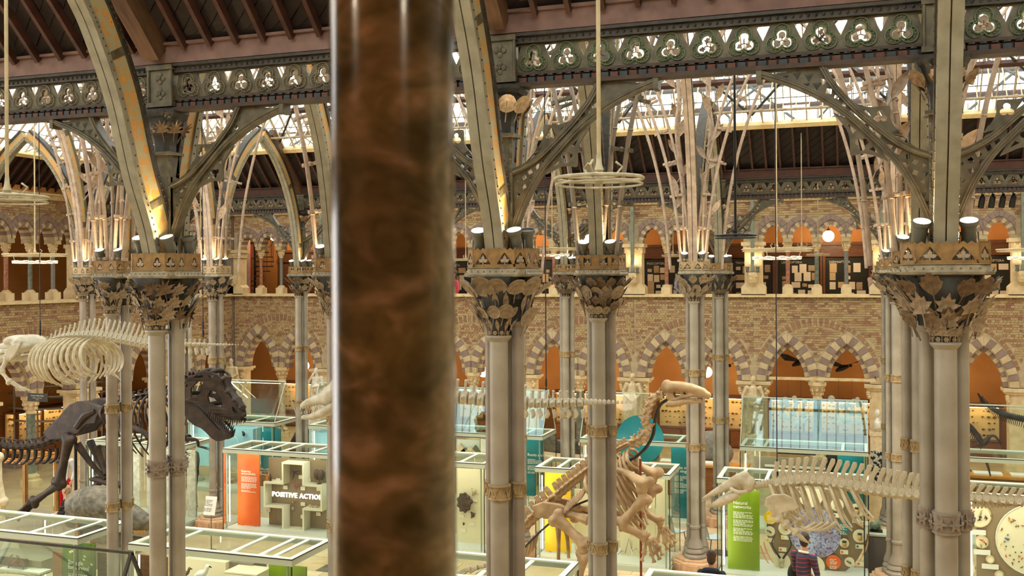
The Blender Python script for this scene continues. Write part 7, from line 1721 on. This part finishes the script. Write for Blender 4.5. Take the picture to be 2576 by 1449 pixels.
# --- small dark skeletons at the right edge
S = Skel('dinosaur_skeleton', 'small dark spiny tailed dinosaur skeleton at the right edge', 26.2, (2540, 1110), M_BONED); z4_ = lambda x, y: (2180 + x / 2.904, 950 + y / 2.904)
tail = [(812, 112), (850, 170), (920, 225), (1010, 270), (1110, 295), (1250, 320)]; S.tube('tail_core', [z4_(*p) for p in tail], [.015, .04, .055, .065, .07, .08])
P = smooth_pts([Vector((*p, 0)) for p in tail], 8)
for i in range(6, len(P) - 2, 1):
    x, y = P[i].x, P[i].y; S.tube('tail_spine', [z4_(x, y), z4_(x + 8, y - 26)], [.014, .006], n=5, k=1); S.tube('tail_spine', [z4_(x, y), z4_(x - 14, y + 20 + i * 1.2)], [.014, .006], n=5, k=1)
S.tube('hind_leg', [z4_(1240, 330), z4_(1200, 430), z4_(1260, 500), z4_(1230, 560)], .05); S.tube('hind_leg', [(*z4_(1260, 330), .3), (*z4_(1280, 430), .3), (*z4_(1300, 560), .3)], .05)
S = Skel('dinosaur_skeleton', 'small dark crouching dinosaur skeleton on the case right of the foreground column', 25.8, (2455, 1120), M_BONED)
S.tube('spine', [z4_(715, 320), z4_(760, 360), z4_(810, 420), z4_(850, 470), z4_(900, 430), z4_(940, 430), z4_(985, 490)], [.05, .06, .06, .05, .04, .03, .02])
for k in range(12):
    x, y = 720 + 11 * k, 335 + 12 * k; S.tube('rib', [z4_(x, y), z4_(x + 4, y + 30), z4_(x - 10, y + 60)], [.014, .012, .006], n=5); S.tube('spine_knob', [z4_(x, y), z4_(x + 12, y - 16)], [.02, .008], n=5, k=1)
for a, b, c in (((850, 470), (830, 490), (790, 500)), ((900, 430), (880, 480), (850, 500)), ((740, 600), (735, 650), (765, 685)), ((870, 600), (890, 660), (905, 720))): S.tube('leg', [z4_(*a), z4_(*b), z4_(*c)], [.035, .025, .015])

# --- grey sculpted dinosaur head on trestles, bottom left
S = Skel('dinosaur_head_model', 'grey wrinkled sculpted dinosaur head with parted jaws on wooden trestles', 15.6, (290, 1340), mat('wrinkled grey skin', (116, 108, 88), (70, 66, 54), 9, .6, 0, 1.0), 'sculpture')
q = MB()
for pts, rr, o_ in ((((190, 1275), (240, 1265), (290, 1285), (340, 1305), (378, 1318)), (.30, .34, .30, .22, .13), 0), (((215, 1268), (270, 1272), (310, 1285)), (.2, .2, .14), .14), (((215, 1268), (270, 1272), (310, 1285)), (.2, .2, .14), -.14), (((188, 1290), (215, 1300)), (.3, .24), 0)):
    Q = smooth_pts([S.W(x, y, o_) for x, y in pts], 4); q.tube(Q, [rr[min(len(rr) - 1, i // 4)] + (rr[min(len(rr) - 1, i // 4 + 1)] - rr[min(len(rr) - 1, i // 4)]) * (i % 4) / 4 for i in range(len(Q))], 12)
for sg in (-1, 1): q.ball(S.W(285, 1270, sg * .2), (.10, .08, .07), 9, 7); q.ball(S.W(365, 1310, sg * .07), (.05, .04, .04), 7, 5)
for sg in (-1, 1): q.tube([S.W(262, 1262, sg * .2), S.W(290, 1264, sg * .22), S.W(315, 1282, sg * .18)], [.06, .075, .03], 8)
link('head', remesh(q, .022, 1), S.m, S.t); q = MB(); Q = smooth_pts([S.W(205, 1315), S.W(250, 1345), S.W(320, 1362), S.W(368, 1364)], 4); q.tube(Q, [.2 - .009 * i for i in range(len(Q))], 12); link('lower_jaw', remesh(q, .022, 1), S.m, S.t)
for sg in (-1, 1): q = MB(); q.ball(S.W(290, 1278, sg * .26), .035, 8, 6); part('eye', q, M_BLACK, S.t)
for i in range(12):
    for sg in (-1, 1): x = 318 + 4.8 * i; S.tube('tooth', [(x, 1331, sg * (.14 - .006 * i)), (x, 1340, sg * (.14 - .006 * i))], [.016, .004], n=5, k=1, m=mat('amber tooth', (206, 150, 70), None, rough=.4))
for s in (-.3, .45): 
    for y in (-.2, .2): q = MB(); A = Vector((s - .4, y, 1.85 - S.o.z)); q.bar(A, Vector((A.x, A.y, -S.o.z)), .07, .07); part('trestle_leg', q, M_WOOD, S.t)
# --- foreground beige bones at the very left, plus bird skeletons in the vault
S = Skel('large_skeleton', 'large beige animal limb bone cut by the left picture edge', 16.0, (-5, 1250), M_BONEW); S.bone('limb_bone', (-10, 1150), (2, 1262), .09, 0, 0, 1.5, .03); S.tube('limb_shaft', [(3, 1262), (0, 1300), (-10, 1340)], [.1, .08, .1])
for i, (x, y, Y_, lab, s) in enumerate(((2008, 912, 36.3, 'dark bird of prey hanging in the left arch above the ridged case', 1), (2118, 925, 36.3, 'dark spread-winged bird hanging in the right arch above the ridged case', 1), (1815, 925, 36.0, 'dark hanging bird behind the far column near the skull', .8))):
    t = thing('hanging_bird', lab, 'bird', PY(x, y, Y_)); q = MB(); q.tube([(-.2, 0, -.12), (0, 0, 0), (.22, 0, .06)], [.04, .11, .05], 8); q.ball((.28, 0, .08), .06, 7, 5); part('body', q, M_BLACK, t, True)
    for sg in (-1, 1): q = MB(); q.add([Vector(v) * s for v in ((-.1, .0, .03), (.12, 0, .05), (sg * .45 + .1, sg * .3, .22 if sg > 0 else .3), (sg * .6 - .05, sg * .35, .18 if sg > 0 else .35), (sg * .3 - .15, sg * .2, .08))], [(0, 1, 2, 3, 4)]); part('wing', q, M_BLACK, t)
    q = MB(); q.tube([(0, 0, .05), (0, 0, CZ - 1.85 - PY(x, y, Y_).z)], .004, 4); part('wire', q, M_CABLE, t)
# ------------------------------------------------------------------ people and statues
SKIN = mat('skin', (214, 160, 126), (200, 146, 112), 10, .55)
def stripes_mat(name, a, b, freq, width):
    m, N, L, B = nodes_mat(name); tc = N.new('ShaderNodeTexCoord'); sp = N.new('ShaderNodeSeparateXYZ'); mu = N.new('ShaderNodeMath'); mu.operation = 'MULTIPLY'; mu.inputs[1].default_value = freq; fr = N.new('ShaderNodeMath'); fr.operation = 'FRACT'; lt = N.new('ShaderNodeMath'); lt.operation = 'LESS_THAN'; lt.inputs[1].default_value = width
    mx = N.new('ShaderNodeMix'); mx.data_type = 'RGBA'; mx.inputs[6].default_value = s2l(a) + (1,); mx.inputs[7].default_value = s2l(b) + (1,)
    L.new(tc.outputs['Object'], sp.inputs[0]); L.new(sp.outputs[2], mu.inputs[0]); L.new(mu.outputs[0], fr.inputs[0]); L.new(fr.outputs[0], lt.inputs[0]); L.new(lt.outputs[0], mx.inputs[0]); L.new(mx.outputs[2], B.inputs['Base Color']); B.inputs['Roughness'].default_value = .9
    return m
def plaid_mat():
    m, N, L, B = nodes_mat('blue white plaid cloth'); tc = N.new('ShaderNodeTexCoord'); outs = []
    for d in ('X', 'Z'):
        wv = N.new('ShaderNodeTexWave'); wv.bands_direction = d; wv.inputs['Scale'].default_value = 7; L.new(tc.outputs['Object'], wv.inputs['Vector']); outs.append(wv)
    ad = N.new('ShaderNodeMath'); ad.operation = 'ADD'; L.new(outs[0].outputs['Fac'], ad.inputs[0]); L.new(outs[1].outputs['Fac'], ad.inputs[1]); cr = N.new('ShaderNodeValToRGB'); cr.color_ramp.elements[0].color = s2l((196, 192, 188)) + (1,); cr.color_ramp.elements[1].color = s2l((70, 80, 104)) + (1,)
    dv = N.new('ShaderNodeMath'); dv.operation = 'MULTIPLY'; dv.inputs[1].default_value = .5; L.new(ad.outputs[0], dv.inputs[0]); L.new(dv.outputs[0], cr.inputs[0]); L.new(cr.outputs[0], B.inputs['Base Color']); B.inputs['Roughness'].default_value = .9
    return m
V3 = Vector
def head_geo(q, c, s, fwd=(0, -1, 0)):
    """head of height ~.23 with nose, chin, ears; c is the head centre"""
    c = V3(c); f = V3(fwd).normalized(); sd = f.cross(V3((0, 0, 1))).normalized()
    q.ball(c + V3((0, 0, .025)), (.078 * s, .095 * s, .10 * s), 14, 10); q.ball(c + f * .02 - V3((0, 0, .045)), (.062 * s, .07 * s, .075 * s), 12, 8); q.ball(c + f * .055 - V3((0, 0, .09)), .034 * s, 8, 6)
    q.tube([c + f * .085 + V3((0, 0, .03)), c + f * .108 - V3((0, 0, .015))], [.012, .019], 7); q.ball(c + f * .088 - V3((0, 0, .055)), (.026, .014, .01), 7, 5)
    for sg in (-1, 1): q.ball(c + sd * sg * .08 * s, (.016, .026, .035), 7, 6); q.ball(c + f * .078 + sd * sg * .034 + V3((0, 0, .045)), (.026, .014, .01), 6, 4)
def hand_geo(q, w, d, up_, r=.0095):
    """palm, four fingers of unequal length and a thumb; w wrist, d direction, up_ back of the hand"""
    d = V3(d).normalized(); up_ = (V3(up_) - d * V3(up_).dot(d)).normalized(); sd = d.cross(up_)
    p = V3(w) + d * .05; q.tube([V3(w) - d * .02, p, p + d * .045], [.026, .036, .034], 10, sq=.6)
    for i, l_ in enumerate((.066, .076, .071, .056)):
        b = p + d * .045 + sd * (.030 - .02 * i); k1 = b + d * l_ * .5 - up_ * .006; k2 = k1 + d * l_ * .32 - up_ * .022; k3 = k2 + d * l_ * .14 - up_ * .024; q.tube([b - d * .02, b, k1, k2, k3], [r, r, r * .95, r * .9, r * .7], 7)
    b = p - d * .012 + sd * .034; q.tube([b - sd * .015, b + sd * .02 + d * .022, b + sd * .026 + d * .055 - up_ * .012], [r * 1.2, r * 1.15, r * .85], 7)
def person(label, loc, rz, H, top, bottom, hair, arms, sit=False, lean=0, hairstyle='short', hands=True, collar=None, head_turn=0, vox=.016, extra=None, group=None):
    """arms: {-1: (elbow, wrist), 1: (...)} local to the person, who faces -Y; parts: body, top, trousers, hair, shoes"""
    t = thing('person', label, 'person', loc, rz, group); k = H / 1.75
    hip = .93 if not sit else .50; sh = hip + .52; ln = V3((0, -lean, 0))
    P = lambda x, y, z: V3((x * k, y * k, z * k))
    hz = sh + .26; hc = P(0, -.02, hz) + ln * 1.2; shc = P(0, 0, sh) + ln
    fw = V3((sin(head_turn), -cos(head_turn), 0))
    body = MB(); head_geo(body, hc, k, fw); body.tube([shc + V3((0, 0, -.03)), hc - V3((0, 0, .07))], [.062, .055], 10)
    cl = MB(); cl.tube([P(0, 0, hip - .04), P(0, 0, hip + .12) + ln * .3, P(0, .01, hip + .32) + ln * .7, P(0, 0, sh) + ln, shc + V3((0, 0, .05))], [.155, .148, .165, .15, .075], 14, sq=.72)
    body.tube([P(0, 0, hip), P(0, 0, hip + .3) + ln * .6, shc], [.12, .12, .1], 12, sq=.7)
    for sg in (-1, 1):
        S_ = P(sg * .18, 0, sh - .02) + ln; E, W_ = [V3(v) * k for v in arms[sg]]
        cl.ball(S_, .075 * k, 9, 7); cl.tube([S_, S_.lerp(E, .5), E, E.lerp(W_, .5), W_], [.066, .060, .052, .047, .040], 10); body.tube([S_, E, W_], [.05, .042, .028], 9)
        if hands: hand_geo(body, W_, W_ - E, V3((sg * .6, -.2, .8)))
    tr = MB(); sho = MB()
    for sg in (-1, 1):
        h_ = P(sg * .09, 0, hip - .02)
        if sit: kn, an = P(sg * .12, -.42, .50), P(sg * .12, -.40, .09)
        else: kn, an = P(sg * .10, -.02, .49), P(sg * .105, .02, .08)
        tr.tube([h_, h_.lerp(kn, .5), kn, kn.lerp(an, .4), an], [.10, .09, .068, .066, .05], 12); body.tube([h_, kn, an], [.08, .055, .035], 8)
        f = an + V3((sg * .01, -.10, -.045)); sho.tube([an + V3((0, .05, -.04)), an + V3((0, 0, -.035)), f, f + V3((0, -.05, -.005))], [.04, .045, .04, .025], 9)
    tr.tube([P(0, 0, hip - .08), P(0, 0, hip + .06)], [.15, .148], 12, sq=.75)
    link('body', remesh(body, vox * .85, 1), SKIN, t); link('top', remesh(cl, vox, 2), top, t); link('trousers', remesh(tr, vox, 2), bottom, t); 
    q = MB()
    for v, f_ in ((sho, 0),): link('shoes', remesh(v, vox, 1), M_BLACK, t, kind='stuff')
    hq = MB(); hq.ball(hc + V3((0, 0, .045)) - fw * .018, (.088 * k, .102 * k, .092 * k), 14, 10)
    hq.ball(hc - fw * .05 - V3((0, 0, .02)), (.08 * k, .066 * k, .095 * k), 12, 8)
    if hairstyle == 'bun': hq.ball(hc - fw * .08 + V3((0, 0, .10)), .045, 9, 7)
    if hairstyle == 'long': hq.ball(hc - fw * .06 - V3((0, 0, .09)), (.09, .06, .10), 10, 8)
    link('hair', remesh(hq, .012, 2), hair, t)
    for sg in (-1, 1):
        e = MB(); sd = fw.cross(V3((0, 0, 1))); e.ball(hc + fw * .086 + sd * sg * .033 + V3((0, 0, .022)), .011, 7, 5); part('eye', e, mat('eye', (40, 30, 24), None, rough=.2), t)
    if collar: q = MB(); q.tube([shc + V3((.075 * cos(a), .07 * sin(a), .055 + .02 * sin(a))) for a in [2 * pi * i / 14 for i in range(16)]], .02, 6, False); part('collar', q, collar, t, True)
    if extra: extra(t, shc, hc, k)
    return t
def toward(p, q): d = V3(q) - V3(p); return atan2(d.x, -d.y)      # rotation that turns -Y towards q
HAIRD = mat('dark brown hair', (36, 26, 20), (54, 40, 30), 40, .6, bump=.4); HAIRB = mat('grey blond hair', (196, 168, 128), (160, 130, 92), 40, .6, bump=.4); NAVY = mat('navy cloth', (28, 34, 48), None, rough=.9); BLK = mat('black cloth', (26, 25, 27), None, rough=.9); DENIM = mat('dark trousers', (40, 42, 54), None, rough=.9)
# man in the striped jumper, back to the camera, jacket over his arm
p1 = PD(2022, 1449, 17.3); p1.z = 0
def jacket(t, shc, hc, k):
    q = MB(); q.tube(smooth_pts([(.24, -.16, 1.22), (.30, -.2, 1.1), (.28, -.22, .9), (.24, -.2, .7)], 4), [.07, .09, .11, .12, .13, .14, .14, .14, .14, .13, .12, .1, .08], 10, sq=.7); q.tube([(.10, -.22, 1.1), (.24, -.24, 1.14), (.34, -.2, 1.06)], [.06, .08, .07], 9)
    link('jacket', remesh(q, .018, 2), mat('dark green jacket', (34, 44, 36), (26, 34, 28), 10, .8), t)
person('man in a navy and red striped jumper holding a dark jacket, back to the camera', p1, pi - .5, 1.76, stripes_mat('navy and red striped wool', (52, 50, 68), (150, 50, 62), 14, .22), DENIM, HAIRD, {-1: ((-.21, -.08, 1.15), (-.1, -.26, 1.05)), 1: ((.21, -.08, 1.15), (.14, -.26, 1.08))}, collar=M_WHITE, head_turn=.5, extra=jacket)
p2 = PD(1790, 1449, 16.6); p2.z = 0
def hood(t, shc, hc, k): q = MB(); q.tube([shc + V3((.11 * cos(a), .06 + .06 * sin(a), .05 + .03 * sin(a))) for a in [pi * i / 8 - .4 for i in range(13)]], .04, 8); link('hood', remesh(q, .014, 2), NAVY, t)
person('person with pinned up brown hair in a dark hooded top, back to the camera', p2, pi, 1.66, NAVY, DENIM, mat('brown hair', (70, 48, 34), (50, 34, 24), 40, .6), {-1: ((-.26, 0, 1.12), (-.2, -.15, .95)), 1: ((.26, 0, 1.12), (.2, -.15, .95))}, hairstyle='bun', extra=hood)
p3 = PD(180, 1300, 24.0); p3.z = 0
def seat_(t, shc, hc, k): mb1('bench', (0, .1, .2), (1.2, .5, .4), M_WOOD, t)
person('seated person with short blond hair and black clothes writing on paper', p3, -1.0, 1.68, BLK, BLK, HAIRB, {-1: ((-.24, -.1, .78), (-.08, -.3, .72)), 1: ((.24, -.1, .78), (.06, -.3, .74))}, sit=True, lean=.08, head_turn=-.2, extra=lambda t, a, b, c: (seat_(t, a, b, c), mb1('paper_sheet', (0, -.36, .66), (.3, .22, .01), M_WHITE, t)))
p4 = PD(163, 1300, 27.0); p4.z = 0
person('standing person in a white top and red skirt behind the dark dinosaur leg', p4, .6, 1.68, mat('white cloth', (222, 218, 212), None, rough=.9), mat('red cloth', (196, 22, 26), None, rough=.9), HAIRD, {-1: ((-.25, 0, 1.12), (-.22, -.1, .9)), 1: ((.25, 0, 1.12), (.2, -.12, .9))}, vox=.022)
p8 = PD(487, 1200, 27.5); p8.z = 0
person('person in a black suit partly hidden behind the left foreground column', p8, -.6, 1.78, BLK, BLK, HAIRD, {-1: ((-.26, 0, 1.15), (-.24, -.1, .92)), 1: ((.26, 0, 1.15), (.22, -.1, .92))}, collar=M_WHITE, vox=.022)
p9 = PD(738, 1200, 31.6); p9.z = 0
person('stooping visitor in a navy jacket behind the thin left column', p9, 2.6, 1.6, NAVY, DENIM, HAIRD, {-1: ((-.26, -.05, 1.08), (-.2, -.25, .95)), 1: ((.26, -.05, 1.08), (.2, -.25, .95))}, lean=.2, vox=.022)
GZ = CZ - 1.62
p5 = PY(1712, 720, YW + .9); p5.z = GZ
def pack(t, shc, hc, k): q = MB(); q.ball(shc + V3((0, .19, -.2)), (.15, .1, .24), 12, 9); q.ball(shc + V3((0, .24, -.28)), (.11, .06, .12), 10, 7); link('backpack', remesh(q, .018, 2), BLK, t); mb1('map', (.2, -.33, .86), (.14, .02, .1), mat('blue leaflet', (60, 96, 130), None), t)
person('man in a plaid shirt with a black backpack in the upper gallery', p5, .9, 1.74, plaid_mat(), DENIM, HAIRD, {-1: ((-.27, -.02, 1.12), (-.18, -.22, .92)), 1: ((.27, -.02, 1.12), (.18, -.26, .90))}, vox=.02, extra=pack)
p6 = PY(2196, 720, YW + 1.0); p6.z = GZ
person('visitor raising a hand to the face in the upper gallery by the right pier', p6, .9, 1.70, mat('striped pale blue sleeve', (150, 176, 190), (214, 140, 84), 8, .9), DENIM, HAIRD, {-1: ((-.3, -.12, 1.2), (-.10, -.2, 1.52)), 1: ((.26, 0, 1.12), (.2, -.1, .9))}, vox=.02)
p7 = PY(1143, 720, YW + .9); p7.z = GZ
person('visitor in a pink top beside the marble shaft in the upper gallery', p7, -.5, 1.65, mat('pink cloth', (226, 92, 116), None, rough=.9), DENIM, HAIRD, {-1: ((-.25, 0, 1.1), (-.22, -.1, .9)), 1: ((.25, 0, 1.1), (.2, -.1, .9))}, hairstyle='long', vox=.02)

# statues on pedestals before the piers
MARB = mat('carved white limestone', (222, 204, 168), (200, 180, 142), 10, .75, 0, .2); MARBW = mat('white marble statue', (232, 228, 212), (208, 202, 184), 10, .6, 0, .2)
def statue(label, x, Y_, zf, H, m, arms, robe=True, tilt=0, base=True):
    t = thing('statue', label, 'statue', (x, Y_, 0)); k = H / 1.75; q = MB(); z0 = zf; P = lambda a, b, c: V3((a * k, b * k, z0 + c * k))
    head_geo(q, P(0, -.04, 1.62), k); q.tube([P(0, 0, 1.38), P(0, -.02, 1.55)], [.07 * k, .06 * k], 10)
    q.tube([P(0, 0, .85), P(0, 0, 1.15), P(0, 0, 1.4)], [.17 * k, .19 * k, .16 * k], 12, sq=.75)
    for sg in (-1, 1):
        q.tube([P(sg * .1, 0, .9), P(sg * .1, -.02 - .03 * (sg > 0), .48), P(sg * .11, 0, .06)], [.10 * k, .075 * k, .06 * k], 10); q.tube([P(sg * .11, .02, .05), P(sg * .13, -.16, .03)], [.055 * k, .04 * k], 8)
        E, W_ = arms[sg]; q.ball(P(sg * .19, 0, 1.36), .08 * k, 8, 6); q.tube([P(sg * .19, 0, 1.36), P(*E), P(*W_)], [.07 * k, .06 * k, .045 * k], 9); hand_geo(q, P(*W_), P(*W_) - P(*E), (0, -1, 0), .014)
        if robe: q.tube([P(sg * .16, .05, 1.38), P(sg * .22, .06, .9), P(sg * .21, .06, .25)], [.06 * k, .09 * k, .08 * k], 9); q.tube([P(sg * .07, -.13, 1.38), P(sg * .13, -.15, .9), P(sg * .16, -.08, .35)], [.03 * k, .035 * k, .03 * k], 7)
    if robe: q.tube([P(0, .12, 1.3), P(0, .13, .3)], [.14 * k, .2 * k], 10, sq=.6)
    link('figure', remesh(q, .022, 2), m, t)
    q = MB(); q.box((0, 0, zf - .05), (.56, .46, .1)); q.box((0, .02, (zf - .1) / 2), (.5, .42, zf - .1)); q.box((0, .02, .1), (.66, .56, .2)); part('pedestal', q, m, t)
    return t
ZF = CZ - 5.25
AR = {-1: ((-.3, -.02, 1.12), (-.28, -.1, .86)), 1: ((.3, -.04, 1.12), (.14, -.2, 1.0))}
statue('stone statue of a robed man with lowered head on the pier', LX(-2) + .02, YW - .62, ZF, 1.9, MARB, {-1: ((-.28, -.06, 1.12), (-.1, -.2, .98)), 1: ((.28, -.06, 1.12), (.12, -.2, .95))})
statue('stone statue of a bald man in a frock coat on the pier', LX(-1) + .02, YW - .62, ZF, 1.92, MARB, AR)
pz = PY(797, 1000, 33.0); statue('white marble statue of a man with a hand to his chin', pz.x, 33.0, ZF + .05, 1.8, MARBW, {-1: ((-.3, -.1, 1.15), (-.1, -.16, 1.45)), 1: ((.28, -.05, 1.12), (.05, -.2, 1.08))})
pz = PY(583, 970, 33.6); statue('weathered stone statue of a draped figure at the corner pier', pz.x, 33.6, ZF + .35, 1.7, MARB, AR)
t = thing('marble_bust', 'white marble bust on a stone shelf right of the ridged case', 'bust', (PY(2208, 1060, 33.4).x, 33.4, 0)); zb = PY(2208, 1085, 33.4).z
q = MB(); head_geo(q, (0, 0, zb + .55), 1.15, (-.7, -.7, 0)); q.tube([(0, 0, zb + .42), (0, 0, zb + .28), (0, 0, zb + .12), (0, 0, zb)], [.07, .2, .2, .1], 12, sq=.65); link('bust', remesh(q, .018, 2), MARBW, t)
q = MB(); q.box((0, 0, zb - .06), (.5, .4, .12)); q.box((0, 0, zb / 2 - .06), (.42, .34, zb - .12)); part('pedestal', q, MARB, t)

# ------------------------------------------------------------------ remaining furnishings
# red banner and spiral stair in the upper gallery at the left
p = PY(622, 740, YW + 1.2); t = thing('red_banner', 'tall red banner beside the spiral stair in the upper gallery', 'banner', (p.x, p.y, GZ)); rows = []
for i in range(9): rows.append([(-.2 + .4 * i / 8, .03 * sin(i * 1.6), z) for z in (.02, 1.0, 2.0, 2.9)])
q = MB(); q.strip(rows); q.strip([[(a, b + .01, c) for a, b, c in r] for r in rows]); part('cloth', q, mat('crimson cloth', (196, 16, 44), None, rough=.8), t, True); q = MB(); q.tube([(-.24, 0, 2.92), (.24, 0, 2.92)], .015, 6); part('rod', q, M_BLACK, t)
p = PY(642, 740, YW + 1.9); t = thing('spiral_stair', 'black iron spiral stair behind the upper gallery arches', 'stair', (p.x, p.y, GZ)); q = MB(); q.tube([(0, 0, 0), (0, 0, 4.0)], .05, 8); part('newel', q, M_BLACK, t)
q = MB(); q.prism([(.03, -.03), (.75, -.16), (.78, 0), (.75, .16), (.03, .03)], lambda a, b, z: (a, b, z), -.02, .02); ME_STEP = q.mesh('step'); ME_STEP.materials.append(M_BLACK)
for k in range(18): link('tread', ME_STEP, None, t, (0, 0, .2 * (k + 1)), (0, 0, k * .45 + 2.4))
q = MB(); q.tube([(.74 * cos(k * .45 + 2.4), .74 * sin(k * .45 + 2.4), .2 * (k + 1) + .9) for k in range(18)], .02, 6); part('handrail', q, M_BLACK, t)
for k in range(18): a = k * .45 + 2.4; q = MB(); q.tube([(.74 * cos(a), .74 * sin(a), .2 * (k + 1)), (.74 * cos(a), .74 * sin(a), .2 * (k + 1) + .9)], .01, 5); part('baluster', q, M_BLACK, t)
# row of black spotlights under the far girder at the right
q = MB(); q.lathe([(.06, -.2), (.07, -.18), (.07, .06), (.04, .1), (.03, .14)], n=12); ME_SP = q.mesh('can', True); ME_SP.materials.append(M_BLACK); q = MB(); q.box((0, 0, .2), (.03, .03, .16)); ME_SPH = q.mesh('hook'); ME_SPH.materials.append(M_BLACK)
ptc = PY(2496, 478, 26.0); t = thing('lighting_track', 'black lighting track below the far girder at the upper right', 'track', ptc); mb1('bar', (0, 0, .06), (1.15, .05, .05), M_BLACK, t); mb1('hanger', (-.4, 0, .22), (.03, .03, .3), M_BLACK, t); mb1('hanger', (.4, 0, .22), (.03, .03, .3), M_BLACK, t)
for k in range(5):
    t = thing('stage_spotlight', 'black stage spotlight, %s on the lighting track' % POSW[k], 'spotlight', (ptc.x - .44 + .22 * k, ptc.y, ptc.z - .22), 0, 'black spotlights on the track'); link('can', ME_SP, None, t, None, (.2, .12, 0)); link('hook', ME_SPH, None, t)
# beam with two crinkled turquoise hangings in front of the arches
a, b = PY(1934, 951, 33.2), PY(2203, 957, 33.2); t = thing('hanging_beam', 'thin cream beam spanning two arches above the ridged case', 'beam', a); q = MB(); q.bar((0, 0, 0), b - a, .06, .09); part('beam', q, M_PURL, t); 
for x in (0, 1): q = MB(); e = (b - a) * x; q.tube([e + V3((0, 0, .02)), e + V3((0, .9, .02))], .02, 6); part('wall_bracket', q, M_IROND, t)
rnd = random.Random(9)
for x, lab in ((1998, 'left crinkled turquoise model hanging above the ridged case'), (2127, 'right crinkled turquoise model hanging above the ridged case')):
    c = PY(x, 1030, 33.1); t = thing('reef_model', lab, 'model', c); q = MB()
    for k in range(26):
        u = rnd.uniform(-.42, .42); v = rnd.uniform(-.5, .45) * (1 - abs(u) * .6); q.ball((u, rnd.uniform(-.05, .05), v), (rnd.uniform(.06, .13), .04, rnd.uniform(.06, .13)), 7, 5)
    link('body', remesh(q, .022, 0), mat('crinkled turquoise', (134, 168, 150), (190, 156, 130), 18, .6, bump=.8), t)
    for s in (-.2, .2): q = MB(); q.tube([(s, 0, .25), (s, .05, PY(x, 954, 33.2).z - c.z)], .004, 4); part('wire', q, M_CABLE, t)
# patterned dark block, low cabinets seen between the right columns
p = PY(2207, 1185, 27.6); t = thing('patterned_block', 'black and white patterned stone block on a plinth left of the right columns', 'stone', (p.x, p.y, 0)); mb1('slab', (0, 0, 1.25), (.32, .2, .9), mat('swirled black stone', (30, 30, 30), (190, 184, 170), 12, .4, lo=.48, hi=.52), t); mb1('plinth', (0, 0, .4), (.5, .4, .8), M_STONE, t)
p = PY(2215, 1420, 22.6); t = thing('low_cabinet', 'low grey cabinet between the green panel case and the right columns', 'cabinet', (p.x, p.y, 0)); mb1('body', (0, 0, .4), (.62, .5, .8), mat('slate cabinet', (92, 86, 80), None), t); mb1('top', (0, 0, .82), (.66, .54, .04), M_FRAMES, t)
p = PY(2196, 1340, 22.6); t = thing('mineral', 'green mineral specimen on the low grey cabinet', 'mineral', (p.x + .06, 22.6, .84)); q = MB(); 
for k in range(7): q.ball((random.uniform(-.1, .1), random.uniform(-.08, .08), .1 + random.uniform(-.05, .06)), .08, 7, 5)
link('rock', remesh(q, .02, 1), mat('green mineral', (112, 132, 104), (70, 84, 70), 14, .5), t); mb1('stand', (0, 0, .015), (.26, .2, .03), M_BLACK, t)
bpy.data.scenes.remove(TSC)
